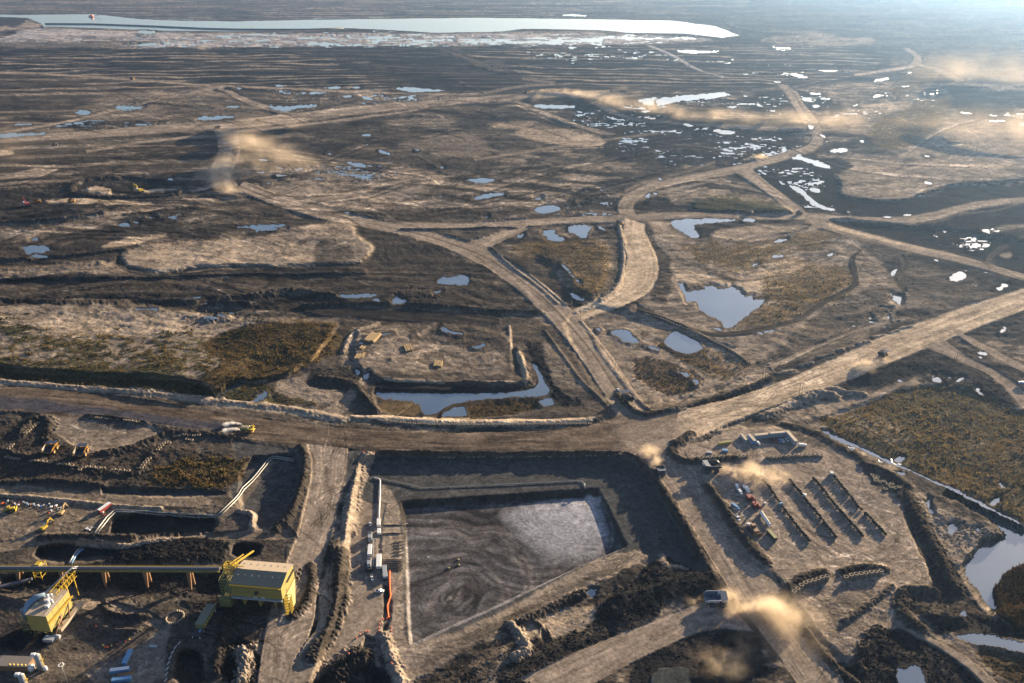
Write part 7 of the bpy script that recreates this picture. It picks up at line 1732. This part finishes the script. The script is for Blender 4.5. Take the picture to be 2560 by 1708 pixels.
# barrier posts along the winding track
for i, (u, v) in enumerate(along('z6', '205,1145 165,1188 122,1265 98,1325 82,1395 68,1470 60,1540', 8)):
    p = surf(u, v); t = thing('concrete_barrier', '%s pale barrier block from the far end along the winding track' % ORD[i], 'barrier', p, 1.3, 'barrier blocks on the winding track')
    MB().hexa([(-1.5, -.4, 0), (1.5, -.4, 0), (1.5, .4, 0), (-1.5, .4, 0)], [(-1.5, -.15, .9), (1.5, -.15, .9), (1.5, .15, .9), (-1.5, .15, .9)]).build('block', 'contain', t); MB().box(-1.2, -1.0, -.45, .45, .2, .35).box(1.0, 1.2, -.45, .45, .2, .35).build('lifting_eye', 'dark', t)
for i, (x, y) in enumerate([(1100, 1170), (1122, 1185), (1148, 1188), (1188, 1172), (1250, 1158), (1340, 1130), (1378, 1105), (1025, 965)]):
    p = S('z5', x, y); t = thing('marker_cone', '%s small orange cone from the left on the mud below the sump' % ORD[i], 'cone', p, 0, 'cones on the mud')
    MB().lathe([(.02, 1.3), (.1, 1.3), (.4, .1), (.6, .1), (.6, 0), (.02, 0)], 10).build('body', 'orange' if i % 3 else 'brass', t)
# dredge and floating line on the lake
p = S('a1', 625, 118); dr = thing('dredge', 'orange dredge floating on the far lake', 'dredge', Vector((p.x, p.y, p.z + .3)))
MB().box(-22, 22, -10, 10, 0, 5, 1).build('hull', 'dark', dr); MB().box(-12, 14, -7, 7, 5, 17, 1).build('deckhouse', 'orange', dr); MB().bar((20, 0, 5), (75, 0, 18), 3).build('boom', 'trolley', dr)
fl = T('a1', '310,166 500,167 640,168 1000,181 1400,199 1600,204 1800,205 2100,205 2350,197')
W = [Vector((*unproj(u, v, 0), .9)) for u, v in fl]; t = thing('floating_pipeline', 'thin dark floating pipeline across the near side of the lake', 'pipeline', W[0]); MB().tube([w_ - W[0] for w_ in W], 7, 8).build('pipe', 'dark', t)
# ---------------------------------------------------------------- scrub: countless low tufts
rng = np.random.default_rng(5)
def tufts(name, sel_p, n, h0, h1, cols, label):
    jj, ii = np.nonzero(sel_p > 0)
    area = (Xk[jj, np.minimum(ii + 1, NU - 1)] - Xk[jj, ii]) * (Yk[np.maximum(jj - 1, 0), ii] - Yk[jj, ii])
    pw = sel_p[jj, ii] * np.clip(area, 0, 60); pw = pw / pw.sum()
    k = rng.choice(len(jj), n, p=pw); j, i = jj[k], ii[k]
    a = rng.random(n); b = rng.random(n)
    x = Xk[j, i] + a * (Xk[j, np.minimum(i + 1, NU - 1)] - Xk[j, i]); y = Yk[j, i] + b * (Yk[j - 1, i] - Yk[j, i]); z = ZF[j, i]
    h = (h0 + (h1 - h0) * rng.random(n) ** 2); nb = 5
    V_ = np.zeros((n, nb, 3, 3), np.float32)
    for q in range(nb):
        an = rng.random(n) * 6.283; r = h * (.25 + .35 * rng.random(n)); wd = h * (.18 + .2 * rng.random(n))
        cx = x + np.cos(an) * r * .6; cy = y + np.sin(an) * r * .6
        V_[:, q, 0] = np.stack([cx - np.sin(an) * wd, cy + np.cos(an) * wd, z + h * .1 * q / nb - .1], 1)
        V_[:, q, 1] = np.stack([cx + np.sin(an) * wd, cy - np.cos(an) * wd, z + h * .3 * rng.random(n) - .1], 1)
        V_[:, q, 2] = np.stack([cx + np.cos(an) * r * .5, cy + np.sin(an) * r * .5, z + h * (.6 + .5 * rng.random(n))], 1)
    me = bpy.data.meshes.new(name); nf = n * nb
    me.vertices.add(nf * 3); me.vertices.foreach_set('co', V_.ravel()); me.loops.add(nf * 3); me.loops.foreach_set('vertex_index', np.arange(nf * 3, dtype=np.int32))
    me.polygons.add(nf); me.polygons.foreach_set('loop_start', np.arange(nf, dtype=np.int32) * 3); me.polygons.foreach_set('loop_total', np.full(nf, 3, np.int32)); me.update(calc_edges=True)
    at_ = me.color_attributes.new('Col', 'FLOAT_COLOR', 'POINT'); cc = np.array(cols, np.float32)
    hue = np.clip((fbm(x / 70, y / 70, 3, 201) * 1.1 + .5 + .25 * rng.standard_normal(n)), 0, .999) * len(cc)
    c4 = np.ones((n, nb * 3, 4), np.float32); c4[:, :, :3] = cc[hue.astype(int)][:, None, :] * (.7 + .6 * rng.random((n, 1, 1)))
    at_.data.foreach_set('color', c4.ravel()); me.materials.append(leafm)
    o = bpy.data.objects.new(name, me); COL.objects.link(o); o['kind'] = 'stuff'; o['label'] = label; o['category'] = 'scrub'
leafm, N, Lk, bs = newmat('dry_leaves')
a_ = N.new('ShaderNodeAttribute'); a_.attribute_name = 'Col'; Lk.new(a_.outputs['Color'], bs.inputs['Base Color'])
bs.inputs['Roughness'].default_value = .9; bs.inputs['Specular IOR Level'].default_value = 0; bs.inputs['IOR'].default_value = 1.0
tl = N.new('ShaderNodeBsdfTranslucent'); Lk.new(a_.outputs['Color'], tl.inputs['Color']); mx = N.new('ShaderNodeMixShader'); mx.inputs[0].default_value = .35
Lk.new(bs.outputs[0], mx.inputs[1]); Lk.new(tl.outputs[0], mx.inputs[2]); Lk.new(mx.outputs[0], N['Material Output'].inputs['Surface'])
dry = WLV < -900
tufts('scrub', np.where(dry & (ROADM < .3), SCRUB, 0), 60000, .4, 1.7, [(.05, .05, .028), (.09, .075, .04), (.14, .10, .05), (.17, .115, .055), (.19, .125, .05), (.15, .13, .06)], 'low autumn scrub and dry grass covering the fields')
tufts('scrub_bushes', np.where(dry & (ROADM < .3) & (V > 700), SCRUB * smooth(0, .35, NS), 0), 3200, 1.6, 3.6, [(.05, .045, .02), (.10, .075, .03), (.13, .09, .04)], 'scattered taller autumn bushes standing in the scrub')
th = np.zeros(U.shape); w_, m_, sd_ = mask(T('z3', '2080,1040 2120,1000 2140,940 2253,880 2450,850 2450,1330 2253,1250 2150,1190 2100,1120'), 3, 4); th[w_] = m_
tufts('thicket', th, 14000, 1.5, 5.0, [(.03, .018, .012), (.05, .03, .02), (.04, .032, .016)], 'dark leafless thicket on the bank of the grey-green pond')
# rubble on the rough ground
def rubble(n):
    sel_p = np.clip(RGH - 1.05, 0, 2) * (ROADM < .2) * dry * (V > 600) * (V < 1800) * (US[None, :] > -100) * (US[None, :] < 2660) * smooth(0, .3, NS + .3)
    jj, ii = np.nonzero(sel_p > 0); pw = sel_p[jj, ii] / PX[jj, ii] ** 2; pw /= pw.sum()
    k = rng.choice(len(jj), n, p=pw); j, i = jj[k], ii[k]
    x = Xk[j, i] + rng.random(n) * (Xk[j, i + 1] - Xk[j, i]); y = Yk[j, i] + rng.random(n) * (Yk[j - 1, i] - Yk[j, i]); z = ZF[j, i]
    r = (.3 + 1.1 * rng.random(n) ** 3)
    base = np.array([(1, 0, 0), (0, 1, 0), (-1, 0, 0), (0, -1, 0), (0, 0, .9), (0, 0, -.5)], np.float32); tri = np.array([(0, 1, 4), (1, 2, 4), (2, 3, 4), (3, 0, 4), (1, 0, 5), (2, 1, 5), (3, 2, 5), (0, 3, 5)])
    Vv = (base[None] * (.6 + .7 * rng.random((n, 6, 3)))) * r[:, None, None] + np.stack([x, y, z], 1)[:, None, :]
    F_ = (tri[None] + np.arange(n)[:, None, None] * 6).reshape(-1).astype(np.int32); nf = n * 8
    me = bpy.data.meshes.new('rubble'); me.vertices.add(n * 6); me.vertices.foreach_set('co', Vv.astype(np.float32).ravel()); me.loops.add(nf * 3); me.loops.foreach_set('vertex_index', F_)
    me.polygons.add(nf); me.polygons.foreach_set('loop_start', np.arange(nf, dtype=np.int32) * 3); me.polygons.foreach_set('loop_total', np.full(nf, 3, np.int32)); me.update(calc_edges=True)
    at_ = me.color_attributes.new('Col', 'FLOAT_COLOR', 'POINT'); c4 = np.ones((n, 6, 4), np.float32); c4[:, :, :3] = np.clip(A[j, i][:, None, :] * (.8 + .9 * rng.random((n, 1, 1))), 0, .4)
    at_.data.foreach_set('color', c4.ravel()); me.materials.append(leafm)
    o = bpy.data.objects.new('rubble', me); COL.objects.link(o); o['kind'] = 'stuff'; o['label'] = 'broken clods and stones strewn over the spoil ground'; o['category'] = 'rubble'
rubble(12000)
# ---------------------------------------------------------------- dust and spray
PUFM = {}
def puffmat(dens, nscale, col, thr):
    k = (dens, nscale, col, thr)
    if k in PUFM: return PUFM[k]
    m = bpy.data.materials.new('dust_air'); m.use_nodes = True; N = m.node_tree.nodes; Lk = m.node_tree.links; N.remove(N['Principled BSDF'])
    pv = N.new('ShaderNodeVolumePrincipled'); pv.inputs['Color'].default_value = (*col, 1); pv.inputs['Anisotropy'].default_value = .3
    tc = N.new('ShaderNodeTexCoord'); ge = N.new('ShaderNodeNewGeometry')
    nz = N.new('ShaderNodeTexNoise'); nz.inputs['Scale'].default_value = nscale; nz.inputs['Detail'].default_value = 4; nz.inputs['Roughness'].default_value = .62
    Lk.new(ge.outputs['Position'], nz.inputs['Vector'])
    ln = N.new('ShaderNodeVectorMath'); ln.operation = 'LENGTH'; Lk.new(tc.outputs['Object'], ln.inputs[0])
    fo = N.new('ShaderNodeMapRange'); fo.interpolation_type = 'SMOOTHSTEP'; fo.inputs[1].default_value = 1.0; fo.inputs[2].default_value = .15; fo.inputs[3].default_value = 0; fo.inputs[4].default_value = 1
    Lk.new(ln.outputs['Value'], fo.inputs[0])
    mr = N.new('ShaderNodeMapRange'); mr.inputs[1].default_value = thr; mr.inputs[2].default_value = thr + .25; mr.inputs[3].default_value = 0; mr.inputs[4].default_value = dens
    Lk.new(nz.outputs['Fac'], mr.inputs[0])
    mu = N.new('ShaderNodeMath'); mu.operation = 'MULTIPLY'; Lk.new(mr.outputs[0], mu.inputs[0]); Lk.new(fo.outputs[0], mu.inputs[1])
    Lk.new(mu.outputs[0], pv.inputs['Density']); Lk.new(pv.outputs[0], N['Material Output'].inputs['Volume'])
    PUFM[k] = m; return m
PUFMESH = {}
def cloud(name, path, reg, r0, r1, dens, label, col=(.84, .70, .53), h=.55, nscale=None, kind='stuff', cat='dust', thr=.40, sp=.5, jit=.6):
    q = cham(T(reg, path), 1, False); W = [surf(u, v) for u, v in q]
    root = bpy.data.objects.new(name, None); COL.objects.link(root); root.location = W[0]; root['kind'] = kind; root['label'] = label; root['category'] = cat
    mat_ = puffmat(dens, nscale or round(2.2 / (r0 + r1), 3), col, thr)
    if mat_.name not in PUFMESH:
        me = bpy.data.meshes.new('puff'); bm = bmesh.new(); bmesh.ops.create_icosphere(bm, subdivisions=2, radius=1); bm.to_mesh(me); bm.free(); me.materials.append(mat_); PUFMESH[mat_.name] = me
    cum = [0.0]
    for a, b in zip(W[:-1], W[1:]): cum.append(cum[-1] + (b - a).length)
    s_ = 0.0; Lt = cum[-1]; n = 0
    while s_ <= Lt and n < 26:
        f = s_ / max(Lt, 1e-6); r = r0 + (r1 - r0) * f ** .8
        i = max(0, min(len(W) - 2, int(np.searchsorted(cum, s_)) - 1)); t = (s_ - cum[i]) / max(cum[i + 1] - cum[i], 1e-6)
        p = W[i].lerp(W[i + 1], t)
        o = bpy.data.objects.new('puff', PUFMESH[mat_.name]); COL.objects.link(o); o.parent = root
        o.location = p - root.location + Vector((random.uniform(-jit, jit) * r, random.uniform(-jit, jit) * r, r * h * random.uniform(.3, .6)))
        o.scale = (r * random.uniform(1.0, 1.4), r * random.uniform(1.0, 1.4), r * h * random.uniform(.8, 1.3)); o.rotation_euler = (0, 0, random.uniform(0, 3))
        s_ += r * sp; n += 1
    return root
cloud('dust_cloud', '500,1095 560,1110 640,1130 720,1160 800,1190 850,1220', 'z3', 9, 21, 0.07, 'thick golden dust trailing behind the haul truck on the south road', thr=.33)
cloud('dust_cloud', '620,1180 640,1280 600,1350 520,1420 480,1500 450,1560', 'z3', 7, 15, 0.022, 'thin dust drifting south over the dark ground beside the south road')
cloud('dust_cloud', '760,1170 840,1210 900,1270 960,1340', 'z3', 18, 30, 0.012, 'thinning end of the thick dust beyond the south road', thr=.36)
cloud('dust_cloud', '345,1110 310,1120 275,1115', 'z3', 6.25, 10, 0.042, 'small puff of dust left of the blue-grey haul truck')
cloud('dust_cloud', '470,320 560,345 650,355 780,365', 'z3', 7.5, 17.5, 0.042, 'golden dust behind the dark haul truck entering the tyre yard')
cloud('dust_cloud', '100,300 75,250 60,220 45,190', 'z3', 6.25, 11.25, 0.0504, 'pale dust behind the dark haul truck on the south road')
cloud('dust_cloud', '1690,515 1620,520 1540,490 1470,420 1480,370 1560,330', 'a4', 12.5, 42.5, 0.012096, 'big pale dust swirl on the west ramp')
cloud('dust_cloud', '1490,400 1640,350 1800,340 1960,320', 'a4', 30, 75, 0.0038, 'thin dust veil right of the west ramp')
cloud('dust_cloud', '1480,65 1560,110 1700,170 1780,260', 'a4', 15, 62.5, 0.0039, 'brown haze of dust around the head of the west ramp')
cloud('dust_cloud', '1350,638 1450,634 1620,634 1700,645', 'a2', 12.5, 27.5, 0.00756, 'head of the long dust line along the far road')
cloud('dust_cloud', '1720,650 1850,700 2000,740 2200,765 2350,790', 'a2', 30, 62.5, 0.00252, 'tail of the long dust line along the far road')
cloud('dust_cloud', '1850,680 1950,640 2020,610 2050,580', 'a2', 17.5, 22.75, 0.002268, 'rising wisp of dust on the far road', h=.6)
cloud('dust_cloud', '0,745 300,765 600,790 900,795 1150,800 1300,820', 'a3', 50, 100, 0.001764, 'broad golden dust bank lying across the far road bend', h=.4)
cloud('dust_cloud', '1930,520 2100,510 2300,520 2500,525', 'a3', 150, 250, 0.000882, 'pale dust bank at the right edge far away', h=.4)
cloud('dust_cloud', '1800,850 2100,870 2350,840 2550,900', 'a3', 112.5, 212.5, 0.000882, 'golden dust hanging over the pale terrace at the right', h=.3)
cloud('dust_cloud', '1490,530 1440,570 1400,600 1340,620', 'b3', 5, 13.75, 0.0252, 'small dust trail behind the truck on the straight road')
cloud('dust_cloud', '590,52 640,42 690,35', 'a6', 7.5, 17.5, 0.021, 'small dust trail on the curved road')
cloud('dust_cloud', '2160,60 1900,60 1700,90', 'a4', 31.25, 68.75, 0.001134, 'thin dust over the track right of the ramp')
cloud('dust_cloud', '1450,640 1420,680 1390,700', 'a2', 12.5, 20, 0.00252, 'faint wisp below the far road')
cloud('dust_cloud', '250,60 120,180 60,330', 'a4', 50, 112.5, 0.0002835, 'faint dust over the west plateau track')
for dy, nm_ in ((436, 'farther'), (476, 'nearer')):
    cloud('water_spray', '1648,%d 1600,%d 1560,%d 1535,%d' % (dy + 6, dy, dy + 10, dy + 22), 'z4', 1.2, 4.0, .3, '%s white fan of water sprayed behind the water truck' % nm_, (.98, .98, .98), .8, .9, kind='thing', cat='water spray', thr=.42, sp=.4, jit=.45)
